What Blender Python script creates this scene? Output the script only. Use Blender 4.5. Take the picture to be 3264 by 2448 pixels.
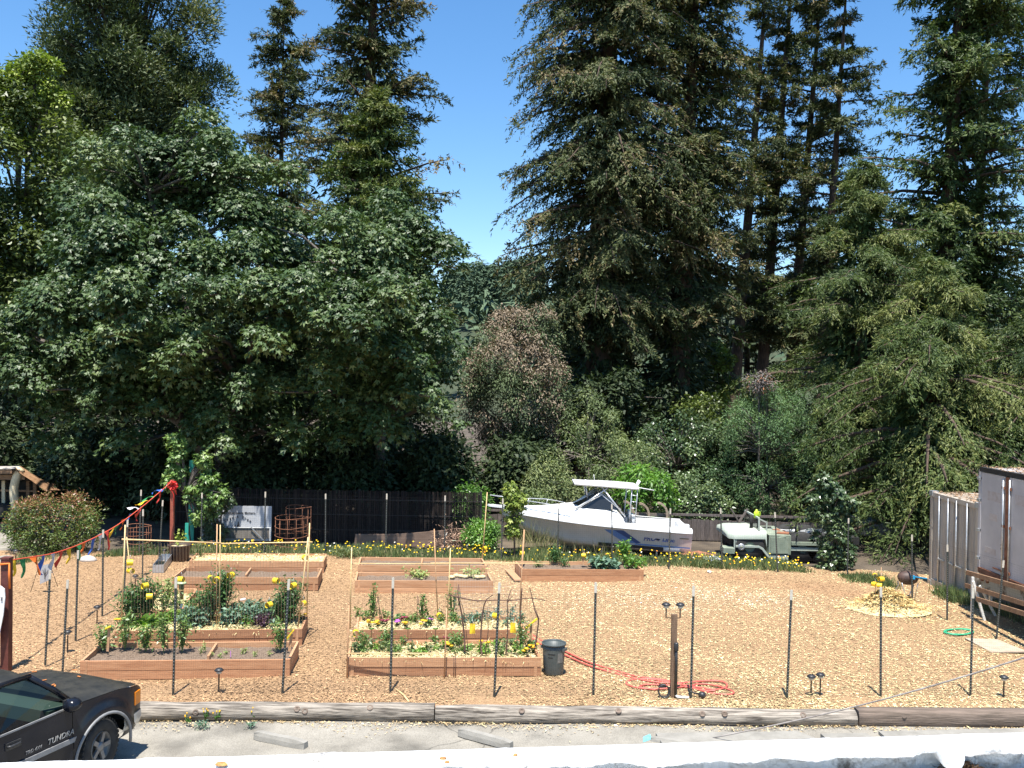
import bpy, math, random
import numpy as np
from mathutils import Vector, Matrix, Quaternion

for o in list(bpy.data.objects):
    bpy.data.objects.remove(o, do_unlink=True)
SC = bpy.context.scene
COL = SC.collection
R = math.radians

# ------------------------------------------------------------------ camera
CAM_H, PITCH, ROLL, F = 5.3, R(0.2), R(1.0), 2944.0
cam_data = bpy.data.cameras.new('camera')
cam_data.sensor_width = 36.0
cam_data.lens = 36.0 * F / 3264.0
cam_data.clip_start, cam_data.clip_end = 0.05, 4000
cam = bpy.data.objects.new('camera', cam_data)
COL.objects.link(cam)
FW = Vector((0, math.cos(PITCH), -math.sin(PITCH)))
U0 = Vector((0, math.sin(PITCH), math.cos(PITCH)))
RT = Vector((1, 0, 0)) * math.cos(ROLL) + U0 * math.sin(ROLL)
UP = -Vector((1, 0, 0)) * math.sin(ROLL) + U0 * math.cos(ROLL)
CP = Vector((0, 0, CAM_H))
m3 = Matrix((RT, UP, -FW)).transposed()
cam.matrix_world = Matrix.Translation(CP) @ m3.to_4x4()
SC.camera = cam

# ------------------------------------------------------------------ sky, sun, exposure
SUN_EL = R(73.0)
SUN_DIR = Vector((0.08 * math.cos(SUN_EL), 0.997 * math.cos(SUN_EL), -math.sin(SUN_EL))).normalized()
world = bpy.data.worlds.new('World')
SC.world = world
world.use_nodes = True
wn = world.node_tree.nodes
wl = world.node_tree.links
bg = wn.get('Background')
sky = wn.new('ShaderNodeTexSky')
sky.sky_type = 'NISHITA'
sky.sun_disc = False
sky.sun_elevation = SUN_EL
sky.sun_rotation = math.atan2(-SUN_DIR.x, -SUN_DIR.y)
sky.altitude = 100
sky.air_density = 1.0
sky.dust_density = 0.2
sky.ozone_density = 2.0
hsv = wn.new('ShaderNodeHueSaturation')
hsv.inputs['Saturation'].default_value = 1.25
wl.new(sky.outputs[0], hsv.inputs['Color'])
wl.new(hsv.outputs[0], bg.inputs[0])
bg.inputs[1].default_value = 0.112
sun_data = bpy.data.lights.new('sun', 'SUN')
sun_data.energy = 5.0
sun_data.angle = R(0.53)
sun_data.color = (1.0, 0.96, 0.89)
sun = bpy.data.objects.new('sun', sun_data)
COL.objects.link(sun)
sun.rotation_euler = SUN_DIR.to_track_quat('-Z', 'Y').to_euler()
sun.location = (0, -20, 60)
SC.render.engine = 'CYCLES'
SC.view_settings.view_transform = 'Standard'
SC.view_settings.look = 'None'
SC.view_settings.gamma = 1.0
SC.view_settings.exposure = 0.98
SC.view_settings.use_curve_mapping = False
SC.cycles.max_bounces = 4
SC.cycles.use_denoising = True
SC.cycles.use_adaptive_sampling = True
SC.cycles.diffuse_bounces = 1
SC.cycles.glossy_bounces = 1
SC.cycles.transmission_bounces = 3
SC.cycles.transparent_max_bounces = 6

# ------------------------------------------------------------------ picture -> place
def ray(sx, sy):
    return FW + RT * ((sx - 1632.0) / F) - UP * ((sy - 1224.0) / F)
def gp(sx, sy, z=0.0):
    d = ray(sx, sy)
    return CP + d * ((z - CAM_H) / d.z)
def dp(sx, sy, Y):
    d = ray(sx, sy)
    return CP + d * (Y / d.y)
def V(*a):
    return Vector(a)

# ------------------------------------------------------------------ materials
MATS = {}
def mat(name, col, col2=None, scale=8.0, rough=0.7, bump=0.0, bscale=None, stretch=(1, 1, 1), metal=0.0,
        spec=0.5, detail=4.0, lo=0.35, hi=0.65, objrand=0.0, coord='Object', wet=0.0, trans=0.0):
    if name in MATS:
        return MATS[name]
    m = bpy.data.materials.new(name)
    m.use_nodes = True
    nt = m.node_tree
    N, L = nt.nodes, nt.links
    b = N['Principled BSDF']
    b.inputs['Roughness'].default_value = rough
    b.inputs['Metallic'].default_value = metal
    b.inputs['Specular IOR Level'].default_value = spec
    c4 = (*col, 1)
    if col2 is None and bump == 0 and objrand == 0:
        b.inputs['Base Color'].default_value = c4
    else:
        tc = N.new('ShaderNodeTexCoord')
        mp = N.new('ShaderNodeMapping')
        mp.inputs['Scale'].default_value = stretch
        L.new(tc.outputs[coord], mp.inputs['Vector'])
        src = mp.outputs[0]
        if objrand > 0:
            oi = N.new('ShaderNodeObjectInfo')
            mul = N.new('ShaderNodeVectorMath'); mul.operation = 'ADD'
            sc_ = N.new('ShaderNodeMath'); sc_.operation = 'MULTIPLY'; sc_.inputs[1].default_value = 37.0
            L.new(oi.outputs['Random'], sc_.inputs[0])
            L.new(src, mul.inputs[0]); L.new(sc_.outputs[0], mul.inputs[1])
            src = mul.outputs[0]
        nz = N.new('ShaderNodeTexNoise')
        nz.inputs['Scale'].default_value = scale
        nz.inputs['Detail'].default_value = detail
        nz.inputs['Roughness'].default_value = 0.62
        L.new(src, nz.inputs['Vector'])
        rp = N.new('ShaderNodeValToRGB')
        rp.color_ramp.elements[0].position = lo
        rp.color_ramp.elements[1].position = hi
        rp.color_ramp.elements[0].color = c4
        rp.color_ramp.elements[1].color = (*(col2 or col), 1)
        L.new(nz.outputs['Fac'], rp.inputs[0])
        out = rp.outputs[0]
        if objrand > 0:
            hs = N.new('ShaderNodeHueSaturation')
            mr = N.new('ShaderNodeMapRange')
            mr.inputs[3].default_value = 1 - objrand
            mr.inputs[4].default_value = 1 + objrand
            L.new(oi.outputs['Random'], mr.inputs[0])
            L.new(mr.outputs[0], hs.inputs['Value'])
            L.new(out, hs.inputs['Color'])
            out = hs.outputs[0]
        L.new(out, b.inputs['Base Color'])
        if bump > 0:
            nb = N.new('ShaderNodeTexNoise')
            nb.inputs['Scale'].default_value = bscale or scale * 3
            nb.inputs['Detail'].default_value = 5
            L.new(src, nb.inputs['Vector'])
            bp = N.new('ShaderNodeBump')
            bp.inputs['Strength'].default_value = bump
            bp.inputs['Distance'].default_value = 0.02
            L.new(nb.outputs['Fac'], bp.inputs['Height'])
            L.new(bp.outputs[0], b.inputs['Normal'])
    MATS[name] = m
    return m

def leafmat(name, stops, rough=0.5, spec=0.4, trans=0.2, tcol=None):
    """foliage: colour picked per leaf through the 'tint' attribute"""
    if name in MATS:
        return MATS[name]
    m = bpy.data.materials.new(name)
    m.use_nodes = True
    nt = m.node_tree
    N, L = nt.nodes, nt.links
    b = N['Principled BSDF']
    b.inputs['Roughness'].default_value = rough
    b.inputs['Specular IOR Level'].default_value = spec
    at = N.new('ShaderNodeAttribute'); at.attribute_name = 'tint'
    rp = N.new('ShaderNodeValToRGB')
    cr = rp.color_ramp
    while len(cr.elements) < len(stops):
        cr.elements.new(0.5)
    for e, (p, c) in zip(cr.elements, stops):
        e.position = p; e.color = (*c, 1)
    L.new(at.outputs['Fac'], rp.inputs[0])
    L.new(rp.outputs[0], b.inputs['Base Color'])
    if trans > 0:
        tr = N.new('ShaderNodeBsdfTranslucent')
        gm = N.new('ShaderNodeMix'); gm.data_type = 'RGBA'; gm.blend_type = 'MULTIPLY'
        gm.inputs[0].default_value = 1.0
        gm.inputs[7].default_value = (*(tcol or (1.25, 1.45, 0.5)), 1)
        L.new(rp.outputs[0], gm.inputs[6]); L.new(gm.outputs[2], tr.inputs['Color'])
        mx = N.new('ShaderNodeMixShader'); mx.inputs[0].default_value = trans
        L.new(b.outputs[0], mx.inputs[1]); L.new(tr.outputs[0], mx.inputs[2])
        L.new(mx.outputs[0], N['Material Output'].inputs[0])
    MATS[name] = m
    return m

def colmat(name, rough=0.8, spec=0.3):
    """colour straight from a per-piece colour attribute (chips of wood, petals)"""
    if name in MATS:
        return MATS[name]
    m = bpy.data.materials.new(name)
    m.use_nodes = True
    N, L = m.node_tree.nodes, m.node_tree.links
    b = N['Principled BSDF']
    b.inputs['Roughness'].default_value = rough
    b.inputs['Specular IOR Level'].default_value = spec
    at = N.new('ShaderNodeAttribute'); at.attribute_name = 'piece_colour'
    L.new(at.outputs['Color'], b.inputs['Base Color'])
    MATS[name] = m
    return m

def glassmat(name, col=(0.8, 0.85, 0.82), alpha=0.35, rough=0.05):
    if name in MATS:
        return MATS[name]
    m = bpy.data.materials.new(name)
    m.use_nodes = True
    N, L = m.node_tree.nodes, m.node_tree.links
    N.remove(N['Principled BSDF'])
    tr = N.new('ShaderNodeBsdfTransparent'); tr.inputs[0].default_value = (*col, 1)
    gl = N.new('ShaderNodeBsdfGlossy'); gl.inputs['Roughness'].default_value = rough
    lw = N.new('ShaderNodeLayerWeight'); lw.inputs[0].default_value = 0.5
    pw = N.new('ShaderNodeMath'); pw.operation = 'POWER'; pw.inputs[1].default_value = 4.0
    L.new(lw.outputs['Facing'], pw.inputs[0])
    ad = N.new('ShaderNodeMath'); ad.operation = 'ADD'; ad.inputs[1].default_value = alpha * 0.09
    L.new(pw.outputs[0], ad.inputs[0])
    mx = N.new('ShaderNodeMixShader')
    L.new(ad.outputs[0], mx.inputs[0]); L.new(tr.outputs[0], mx.inputs[1]); L.new(gl.outputs[0], mx.inputs[2])
    L.new(mx.outputs[0], N['Material Output'].inputs[0])
    MATS[name] = m
    return m

# ------------------------------------------------------------------ objects
def tag(o, label=None, cat=None, group=None, kind=None):
    if label: o['label'] = label
    if cat: o['category'] = cat
    if group: o['group'] = group
    if kind: o['kind'] = kind
    return o
def thing(name, label, cat, loc=(0, 0, 0), rot=(0, 0, 0), group=None):
    o = bpy.data.objects.new(name, None)
    COL.objects.link(o)
    o.empty_display_size = 0.2
    o.location = loc
    o.rotation_euler = rot
    return tag(o, label, cat, group)
def rootloc(o):
    while o.parent:
        o = o.parent
    return Vector(o.location)
def mesh_obj(name, me, m, parent=None):
    o = bpy.data.objects.new(name, me)
    COL.objects.link(o)
    if m is not None:
        me.materials.append(m)
    if parent is not None:
        o.parent = parent
    return o

class MB:
    """collects shapes for one mesh object"""
    def __init__(s):
        s.v = []; s.f = []; s.sm = []
    def add(s, vs, fs, smooth=False):
        k = len(s.v)
        s.v += [tuple(v) for v in vs]
        s.f += [tuple(i + k for i in f) for f in fs]
        s.sm += [smooth] * len(fs)
        return s
    def box(s, c, size, rot=None, jit=0.0):
        c = Vector(c); hx, hy, hz = (q / 2 for q in size)
        vs = []
        for dx, dy, dz in ((-1,-1,-1),(1,-1,-1),(1,1,-1),(-1,1,-1),(-1,-1,1),(1,-1,1),(1,1,1),(-1,1,1)):
            p = Vector((dx*hx + random.uniform(-jit, jit), dy*hy + random.uniform(-jit, jit), dz*hz + random.uniform(-jit, jit)))
            if rot is not None: p = rot @ p
            vs.append(c + p)
        s.add(vs, [(0,3,2,1),(4,5,6,7),(0,1,5,4),(1,2,6,5),(2,3,7,6),(3,0,4,7)])
        return s
    def bar(s, a, b, w, h, up=Vector((0,0,1))):
        a, b = Vector(a), Vector(b)
        d = b - a; L = d.length; d.normalize()
        sd = d.cross(up)
        if sd.length < 1e-4: sd = d.cross(Vector((0,1,0)))
        sd.normalize(); u = sd.cross(d)
        rot = Matrix((d, sd, u)).transposed()
        return s.box((a + b) / 2, (L, w, h), rot)
    def tube(s, pts, r, n=6, cap=True, smooth=True):
        pts = [Vector(p) for p in pts]
        rs = r if isinstance(r, (list, tuple)) else [r] * len(pts)
        vs, fs = [], []
        ref = None
        for i, p in enumerate(pts):
            d = (pts[min(i+1, len(pts)-1)] - pts[max(i-1, 0)])
            if d.length < 1e-9: d = Vector((0,0,1))
            d.normalize()
            if ref is None:
                ref = d.cross(Vector((0,0,1)) if abs(d.z) < 0.9 else Vector((0,1,0))).normalized()
            else:
                ref = (ref - d * ref.dot(d))
                if ref.length < 1e-6: ref = d.cross(Vector((0.3,0.5,1)))
                ref.normalize()
            w = d.cross(ref)
            for k in range(n):
                a = 2 * math.pi * k / n
                vs.append(p + (ref * math.cos(a) + w * math.sin(a)) * rs[i])
        for i in range(len(pts) - 1):
            for k in range(n):
                k2 = (k + 1) % n
                fs.append((i*n+k, i*n+k2, (i+1)*n+k2, (i+1)*n+k))
        if cap:
            fs.append(tuple(range(n))[::-1]); fs.append(tuple((len(pts)-1)*n + k for k in range(n)))
        s.add(vs, fs, smooth)
        return s
    def lathe(s, prof, c=(0,0,0), n=16, axis=None, smooth=True, sx=1.0, sy=1.0):
        c = Vector(c); vs, fs = [], []
        for (r, z) in prof:
            for k in range(n):
                a = 2 * math.pi * k / n
                p = Vector((r*math.cos(a)*sx, r*math.sin(a)*sy, z))
                if axis is not None: p = axis @ p
                vs.append(c + p)
        for i in range(len(prof) - 1):
            for k in range(n):
                k2 = (k + 1) % n
                fs.append((i*n+k, i*n+k2, (i+1)*n+k2, (i+1)*n+k))
        s.add(vs, fs, smooth)
        return s
    def grid(s, rows, smooth=True, close=False):
        n = len(rows[0]); vs = [p for r_ in rows for p in r_]; fs = []
        for i in range(len(rows) - 1):
            for j in range(n - 1 + (1 if close else 0)):
                j2 = (j + 1) % n
                fs.append((i*n+j, i*n+j2, (i+1)*n+j2, (i+1)*n+j))
        s.add(vs, fs, smooth)
        return s
    def prism(s, poly, off):
        """extrude a planar polygon (list of 3D points) by off"""
        off = Vector(off); n = len(poly)
        vs = [Vector(p) for p in poly] + [Vector(p) + off for p in poly]
        fs = [tuple(range(n))[::-1], tuple(range(n, 2*n))] + [(i, (i+1) % n, n + (i+1) % n, n + i) for i in range(n)]
        s.add(vs, fs)
        return s
    def mesh(s, name, off=None):
        me = bpy.data.meshes.new(name)
        vs = s.v if off is None else [(v[0]-off.x, v[1]-off.y, v[2]-off.z) for v in s.v]
        me.from_pydata(vs, [], s.f)
        if any(s.sm):
            me.polygons.foreach_set('use_smooth', s.sm)
        me.update()
        return me
    def build(s, name, m, parent=None, world=False):
        off = rootloc(parent) if (world and parent is not None) else None
        return mesh_obj(name, s.mesh(name, off), m, parent)
    def top(s, name, m, origin, label, cat, group=None, kind=None):
        """a top-level thing that is one mesh, its origin at its base"""
        origin = Vector(origin)
        o = mesh_obj(name, s.mesh(name, origin), m)
        o.location = origin
        return tag(o, label, cat, group, kind)

rng = np.random.default_rng(7)
random.seed(7)
def unit(a):
    return a / np.maximum(np.linalg.norm(a, axis=-1, keepdims=True), 1e-9)
def quads_mesh(name, Q, tint=None, colour=None):
    """Q: (n,k,3) loose k-sided faces -> mesh; tint (n,) or colour (n,3) per face"""
    n, k = Q.shape[:2]
    me = bpy.data.meshes.new(name)
    me.vertices.add(n * k)
    me.vertices.foreach_set('co', np.ascontiguousarray(Q, dtype=np.float32).ravel())
    me.loops.add(n * k)
    me.loops.foreach_set('vertex_index', np.arange(n * k, dtype=np.int32))
    me.polygons.add(n)
    me.polygons.foreach_set('loop_start', np.arange(n, dtype=np.int32) * k)
    me.update(calc_edges=True)
    if tint is not None:
        a = me.attributes.new('tint', 'FLOAT', 'POINT')
        a.data.foreach_set('value', np.repeat(tint.astype(np.float32), k))
    if colour is not None:
        a = me.attributes.new('piece_colour', 'FLOAT_COLOR', 'POINT')
        c = np.concatenate([colour, np.ones((n, 1))], axis=1).astype(np.float32)
        a.data.foreach_set('color', np.repeat(c, k, axis=0).ravel())
    return me
def leaf_tris(C, D, Nn, L, W):
    D = unit(D)
    S = unit(np.cross(Nn, D))
    L = np.asarray(L)[:, None] if np.ndim(L) else L
    W = np.asarray(W)[:, None] if np.ndim(W) else W
    return np.stack([C - S * W * 0.5, C + D * L, C + D * L * 0.25 + S * W * 0.6], axis=1)
def leaf_quads(C, D, Nn, L, W, fold=0.12, mid=0.45):
    D = unit(D)
    S = unit(np.cross(Nn, D))
    Nn = np.cross(D, S)
    L = np.asarray(L)[:, None] if np.ndim(L) else L
    W = np.asarray(W)[:, None] if np.ndim(W) else W
    M = C + D * L * mid + Nn * L * fold
    return np.stack([C, M + S * W * 0.5, C + D * L, M - S * W * 0.5], axis=1)
def rnd(n):
    return rng.normal(size=(n, 3))
def sph(n):
    return unit(rnd(n))
def text_mesh(name, body, size, m, parent, loc, rot, shear=0.0, extrude=0.004, align='CENTER', spacing=1.0, offset=0.0):
    cu = bpy.data.curves.new(name, 'FONT')
    cu.body = body; cu.size = size; cu.extrude = extrude; cu.align_x = align; cu.shear = shear
    cu.space_character = spacing; cu.resolution_u = 3; cu.offset = offset
    t = bpy.data.objects.new(name + '_tmp', cu)
    COL.objects.link(t)
    bpy.context.view_layer.update()
    dg = bpy.context.evaluated_depsgraph_get()
    me = bpy.data.meshes.new_from_object(t.evaluated_get(dg))
    bpy.data.objects.remove(t, do_unlink=True)
    bpy.data.curves.remove(cu)
    me.name = name
    o = mesh_obj(name, me, None, parent)
    me.materials.clear(); me.materials.append(m)
    o.location = loc; o.rotation_euler = rot
    return o
# ------------------------------------------------------------------ palette
M_EARTH = mat('earth', (0.055, 0.042, 0.03), (0.13, 0.10, 0.068), scale=0.8, rough=0.95, bump=0.5, bscale=9)
M_MULCH = mat('mulch_bed', (0.17, 0.09, 0.045), (0.46, 0.30, 0.155), scale=26, rough=0.95, bump=0.9, bscale=45, detail=6, lo=0.3, hi=0.7)
M_ASPH = mat('pale_asphalt', (0.205, 0.185, 0.15), (0.32, 0.293, 0.242), scale=1.6, rough=0.92, bump=0.35, bscale=90, detail=8, lo=0.3, hi=0.7)
def add_cracks(m):
    nt = m.node_tree; N, L = nt.nodes, nt.links
    b = N['Principled BSDF']
    src = b.inputs['Base Color'].links[0].from_socket
    tc = N.new('ShaderNodeTexCoord')
    nz = N.new('ShaderNodeTexNoise'); nz.inputs['Scale'].default_value = 1.4; nz.inputs['Detail'].default_value = 5
    L.new(tc.outputs['Object'], nz.inputs['Vector'])
    mixv = N.new('ShaderNodeMix'); mixv.data_type = 'VECTOR'; mixv.inputs[0].default_value = 0.35
    L.new(tc.outputs['Object'], mixv.inputs[4]); L.new(nz.outputs['Color'], mixv.inputs[5])
    vo = N.new('ShaderNodeTexVoronoi'); vo.feature = 'DISTANCE_TO_EDGE'; vo.inputs['Scale'].default_value = 0.33
    L.new(mixv.outputs[1], vo.inputs['Vector'])
    cr = N.new('ShaderNodeMapRange'); cr.inputs[1].default_value = 0.0; cr.inputs[2].default_value = 0.0045; cr.inputs[3].default_value = 0.5; cr.inputs[4].default_value = 1.0
    L.new(vo.outputs['Distance'], cr.inputs[0])
    st = N.new('ShaderNodeTexNoise'); st.inputs['Scale'].default_value = 0.9; st.inputs['Detail'].default_value = 6
    L.new(tc.outputs['Object'], st.inputs['Vector'])
    sr = N.new('ShaderNodeMapRange'); sr.inputs[1].default_value = 0.52; sr.inputs[2].default_value = 0.68; sr.inputs[3].default_value = 1.0; sr.inputs[4].default_value = 0.55
    L.new(st.outputs['Fac'], sr.inputs[0])
    sp = N.new('ShaderNodeTexNoise'); sp.inputs['Scale'].default_value = 70; sp.inputs['Detail'].default_value = 2
    L.new(tc.outputs['Object'], sp.inputs['Vector'])
    pr = N.new('ShaderNodeMapRange'); pr.inputs[1].default_value = 0.3; pr.inputs[2].default_value = 0.7; pr.inputs[3].default_value = 0.72; pr.inputs[4].default_value = 1.2
    L.new(sp.outputs['Fac'], pr.inputs[0])
    m1 = N.new('ShaderNodeMath'); m1.operation = 'MULTIPLY'; L.new(cr.outputs[0], m1.inputs[0]); L.new(sr.outputs[0], m1.inputs[1])
    m2 = N.new('ShaderNodeMath'); m2.operation = 'MULTIPLY'; L.new(m1.outputs[0], m2.inputs[0]); L.new(pr.outputs[0], m2.inputs[1])
    hs = N.new('ShaderNodeHueSaturation'); L.new(src, hs.inputs['Color']); L.new(m2.outputs[0], hs.inputs['Value'])
    L.new(hs.outputs[0], b.inputs['Base Color'])
add_cracks(M_ASPH)
M_CONC = mat('concrete', (0.20, 0.187, 0.16), (0.29, 0.272, 0.236), scale=3.0, rough=0.9, bump=0.25, bscale=60, detail=8)
M_STUCCO = mat('white_roof_coating', (0.20, 0.185, 0.165), (0.78, 0.78, 0.77), scale=11, rough=0.6, bump=0.8, bscale=30, detail=8, lo=0.30, hi=0.42)
M_WEATHER = mat('weathered_log', (0.055, 0.044, 0.034), (0.345, 0.30, 0.245), scale=5, rough=0.9, bump=0.9, bscale=10, stretch=(0.35, 5, 5), detail=7, lo=0.36, hi=0.60, objrand=0.12)
M_TIMBER = mat('grey_brown_timber', (0.10, 0.075, 0.055), (0.24, 0.18, 0.14), scale=6, rough=0.9, bump=0.7, bscale=12, stretch=(0.3, 5, 5), detail=6, objrand=0.1)
M_RED = mat('redwood_board', (0.345, 0.155, 0.074), (0.50, 0.265, 0.138), scale=3.0, rough=0.75, bump=0.15, bscale=14, stretch=(0.8, 7, 9), detail=6, objrand=0.16, lo=0.3, hi=0.68)
M_RED2 = mat('redwood_board_pale', (0.41, 0.205, 0.10), (0.55, 0.32, 0.175), scale=3.0, rough=0.75, bump=0.15, bscale=14, stretch=(0.8, 7, 9), detail=6, objrand=0.14, lo=0.3, hi=0.68)
M_SOIL = mat('dark_soil', (0.10, 0.065, 0.042), (0.24, 0.175, 0.125), scale=30, rough=1.0, bump=0.9, bscale=50, detail=6)
M_BLACK = mat('black_plastic', (0.018, 0.018, 0.02), (0.035, 0.035, 0.035), scale=20, rough=0.45)
M_BARK = mat('bark', (0.045, 0.03, 0.022), (0.12, 0.08, 0.055), scale=6, rough=0.95, bump=0.8, bscale=12, stretch=(4, 4, 0.5))
M_BARKG = mat('bark_grey', (0.07, 0.06, 0.05), (0.17, 0.145, 0.12), scale=6, rough=0.95, bump=0.8, bscale=12, stretch=(4, 4, 0.5))
M_RUST = mat('rusty_wire', (0.20, 0.075, 0.035), (0.30, 0.13, 0.07), scale=20, rough=0.85)
M_STEEL = mat('galvanised', (0.45, 0.47, 0.48), (0.6, 0.61, 0.62), scale=12, rough=0.45, metal=0.7)
M_BAMBOO = mat('bamboo_pole', (0.58, 0.38, 0.16), (0.74, 0.54, 0.28), scale=9, rough=0.55, stretch=(1, 1, 3))
M_STAKE = mat('wood_stake', (0.44, 0.24, 0.12), (0.58, 0.35, 0.19), scale=9, rough=0.8, stretch=(4, 4, 1))
M_STICK = mat('dark_stick', (0.075, 0.04, 0.03), (0.16, 0.09, 0.065), scale=14, rough=0.9, bump=0.3)
M_WHITEP = mat('white_paint', (0.74, 0.73, 0.69), (0.80, 0.79, 0.76), scale=14, rough=0.5)
CHIP = colmat('wood_chip')

def struct(name, mb, m):
    o = mesh_obj(name, mb.mesh(name), m)
    return tag(o, kind='structure')

# ---- the ground, one sheet to the horizon, and the hill behind the trees
g = MB()
xs = [-1500, -400, -120, -60, -30, -15, 0, 15, 30, 60, 120, 400, 1500]
ys = [-600, -100, -20, 0, 14, 30, 45, 60, 90, 150, 300, 700, 1500]
g.grid([[(x, y, -0.16) for x in xs] for y in ys][::-1])
struct('ground', g, M_EARTH)

def hill_z(x, y):
    t = min(max((y - 95.0) / 240.0, 0), 1)
    t = t * t * (3 - 2 * t)
    return -1.0 + t * (29 + 5 * math.sin(x * 0.011 + 1.2) + 4 * math.sin(x * 0.031) + 3 * math.sin(y * 0.04 + x * 0.02))
g = MB()
g.grid([[(x, y, hill_z(x, y)) for x in np.linspace(-420, 420, 56)] for y in np.linspace(90, 460, 36)][::-1])
struct('hill', g, mat('forest_floor', (0.03, 0.045, 0.02), (0.06, 0.07, 0.035), scale=0.2, rough=1.0))

# ---- parking lot in front of the logs
g = MB()
LX0, LX1 = -16.0, 16.0
def log_y(x):   # line of the edging logs
    return 14.75 + x * 0.022
rows = []
for j in range(13):
    t = j / 12
    rows.append([(x, 3.2 + (log_y(x) + 0.02 - 3.2) * t, -0.13 + 0.012 * math.sin(x * 1.3 + j)) for x in np.linspace(LX0, LX1, 33)])
g.grid(rows[::-1])
struct('parking_lot', g, M_ASPH)
# broken concrete slabs by the right-hand timber
g = MB()
def slab(pts, z0=-0.125, z1=-0.075):
    P = [gp(x, y, z1) for x, y in pts]
    P = [Vector((p.x, p.y, z0)) for p in P]
    g.prism(P[::-1], (0, 0, z1 - z0))
slab([(2090, 2336), (2540, 2330), (2600, 2352), (2300, 2370), (2110, 2368)])
slab([(2615, 2338), (2760, 2336), (2790, 2352), (2680, 2362), (2640, 2358)])
slab([(2800, 2330), (3180, 2322), (3330, 2318), (3330, 2350), (2830, 2356)])
struct('concrete_slab', g, M_CONC)

# ---- the mulched garden: a gently uneven sheet
def mulch_z(x, y):
    return 0.012 * math.sin(x * 0.9 + y * 0.7) + 0.012 * math.sin(x * 2.1 - y * 1.3) + 0.008 * math.sin(x * 3.7 + y * 2.9)
g = MB()
rows = []
for j in range(50):
    t = j / 49
    row = []
    for x in np.linspace(-17, 17, 100):
        y0 = log_y(x) + 0.10
        yb = 27.3 + 0.25 * math.sin(x * 0.8) - max(0, x - 6) * 0.18
        y = y0 + (yb - y0) * t
        row.append((x, y, mulch_z(x, y) * min(1, t * 8)))
    rows.append(row)
g.grid(rows[::-1])
struct('mulch_ground', g, M_MULCH)

# loose chips of wood: nobody could count them
n = 150000
X = rng.uniform(-12.5, 12.5, n)
T = rng.random(n) ** 1.55
Y0 = 14.75 + X * 0.022 + 0.12
Y1 = 27.3 + 0.25 * np.sin(X * 0.8) - np.maximum(0, X - 6) * 0.18
Yc = Y0 + (Y1 - Y0) * T
Zc = 0.012 * np.sin(X * 0.9 + Yc * 0.7) + 0.012 * np.sin(X * 2.1 - Yc * 1.3) + 0.008 * np.sin(X * 3.7 + Yc * 2.9) + rng.uniform(0.002, 0.02, n)
ang = rng.uniform(0, 6.283, n)
D = np.stack([np.cos(ang), np.sin(ang), rng.normal(0, 0.14, n)], 1)
Nn = np.stack([rng.normal(0, 0.28, n), rng.normal(0, 0.28, n), np.ones(n)], 1)
Lc = rng.gamma(3.0, 0.0125, n) + 0.014
Wc = rng.uniform(0.009, 0.027, n)
Q = leaf_quads(np.stack([X, Yc, Zc], 1), D, Nn, Lc, Wc, fold=0.02, mid=0.5)
# squarer chips: pull base and tip sideways
S = unit(np.cross(Nn, unit(D)))
Q[:, 0] += S * Wc[:, None] * 0.35
Q[:, 2] -= S * Wc[:, None] * 0.35
# fresh pale chips lie on the right, older brown ones on the left; reddish bark in patches at the back right
pale = 1 / (1 + np.exp(-(X + 0.4 + 0.25 * (Yc - 18) + 0.8 * np.sin(Yc * 1.1) + 0.5 * np.sin(X * 1.7 + Yc)) * 0.95))
straw = np.maximum(np.exp(-(((X - 3.9) / 2.3) ** 2 + ((Yc - 23.0) / 1.6) ** 2)), .8 * np.exp(-(((X - 6.3) / 2.2) ** 2 + ((Yc - 23.0) / 1.3) ** 2)))
bark = np.zeros(n)
for (bx, by, rx, ry) in ((6.6, 25.4, 1.5, 0.55), (8.0, 24.4, 1.4, 0.8), (8.7, 23.6, 1.0, 0.6)):
    bark = np.maximum(bark, np.exp(-(((X - bx) / rx) ** 2 + ((Yc - by) / ry) ** 2) * 1.2))
c_old = np.array([0.40, 0.245, 0.128]); c_new = np.array([0.66, 0.50, 0.255]); c_str = np.array([0.85, 0.73, 0.44]); c_brk = np.array([0.33, 0.125, 0.06])
pale = pale[:, None]
colr = c_old * (1 - pale) + c_new * pale
colr = colr * (1 - straw[:, None] * 0.8) + c_str * straw[:, None] * 0.8
colr = colr * (1 - bark[:, None] * 0.85) + c_brk * bark[:, None] * 0.85
drift = 1 + .16 * np.sin(X * .8 + 1.3 * np.sin(Yc * .7)) * np.sin(Yc * .9 + .6 * X) + .10 * np.sin(X * 2.3 + Yc * 1.7)
val = (np.clip(rng.lognormal(0.0, 0.38, n), 0.3, 1.9) * drift)[:, None]
colr = np.clip(colr * val, 0.02, 0.86)
dark = rng.random(n) < 0.16
colr[dark] *= 0.45
me = quads_mesh('wood_chips', Q, colour=colr)
tag(mesh_obj('wood_chips', me, CHIP), 'loose golden and brown wood chips covering the garden floor', 'wood chips', kind='stuff')

n = 2600
X = rng.uniform(-7, 12, n)
P = np.stack([X, 14.75 + X * .022 - .16 - np.abs(rng.normal(0, .14, n)) * (1 + .8 * np.sin(X * 2.1)), np.full(n, -.118) + rng.random(n) * .012], 1)
an = rng.uniform(0, 6.283, n)
Q = leaf_quads(P, np.stack([np.cos(an), np.sin(an), rng.normal(0, .1, n)], 1), np.array([0, 0, 1.]) + rnd(n) * .25, rng.gamma(3., .011, n) + .012, rng.uniform(.008, .024, n))
me = quads_mesh('spilled_chips', Q, colour=np.clip(np.array([.52, .38, .2]) * rng.lognormal(0, .4, (n, 1)), .03, .85))
tag(mesh_obj('spilled_chips', me, CHIP), 'spilled wood chips along the foot of the edging logs', 'wood chips', kind='stuff')

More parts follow.
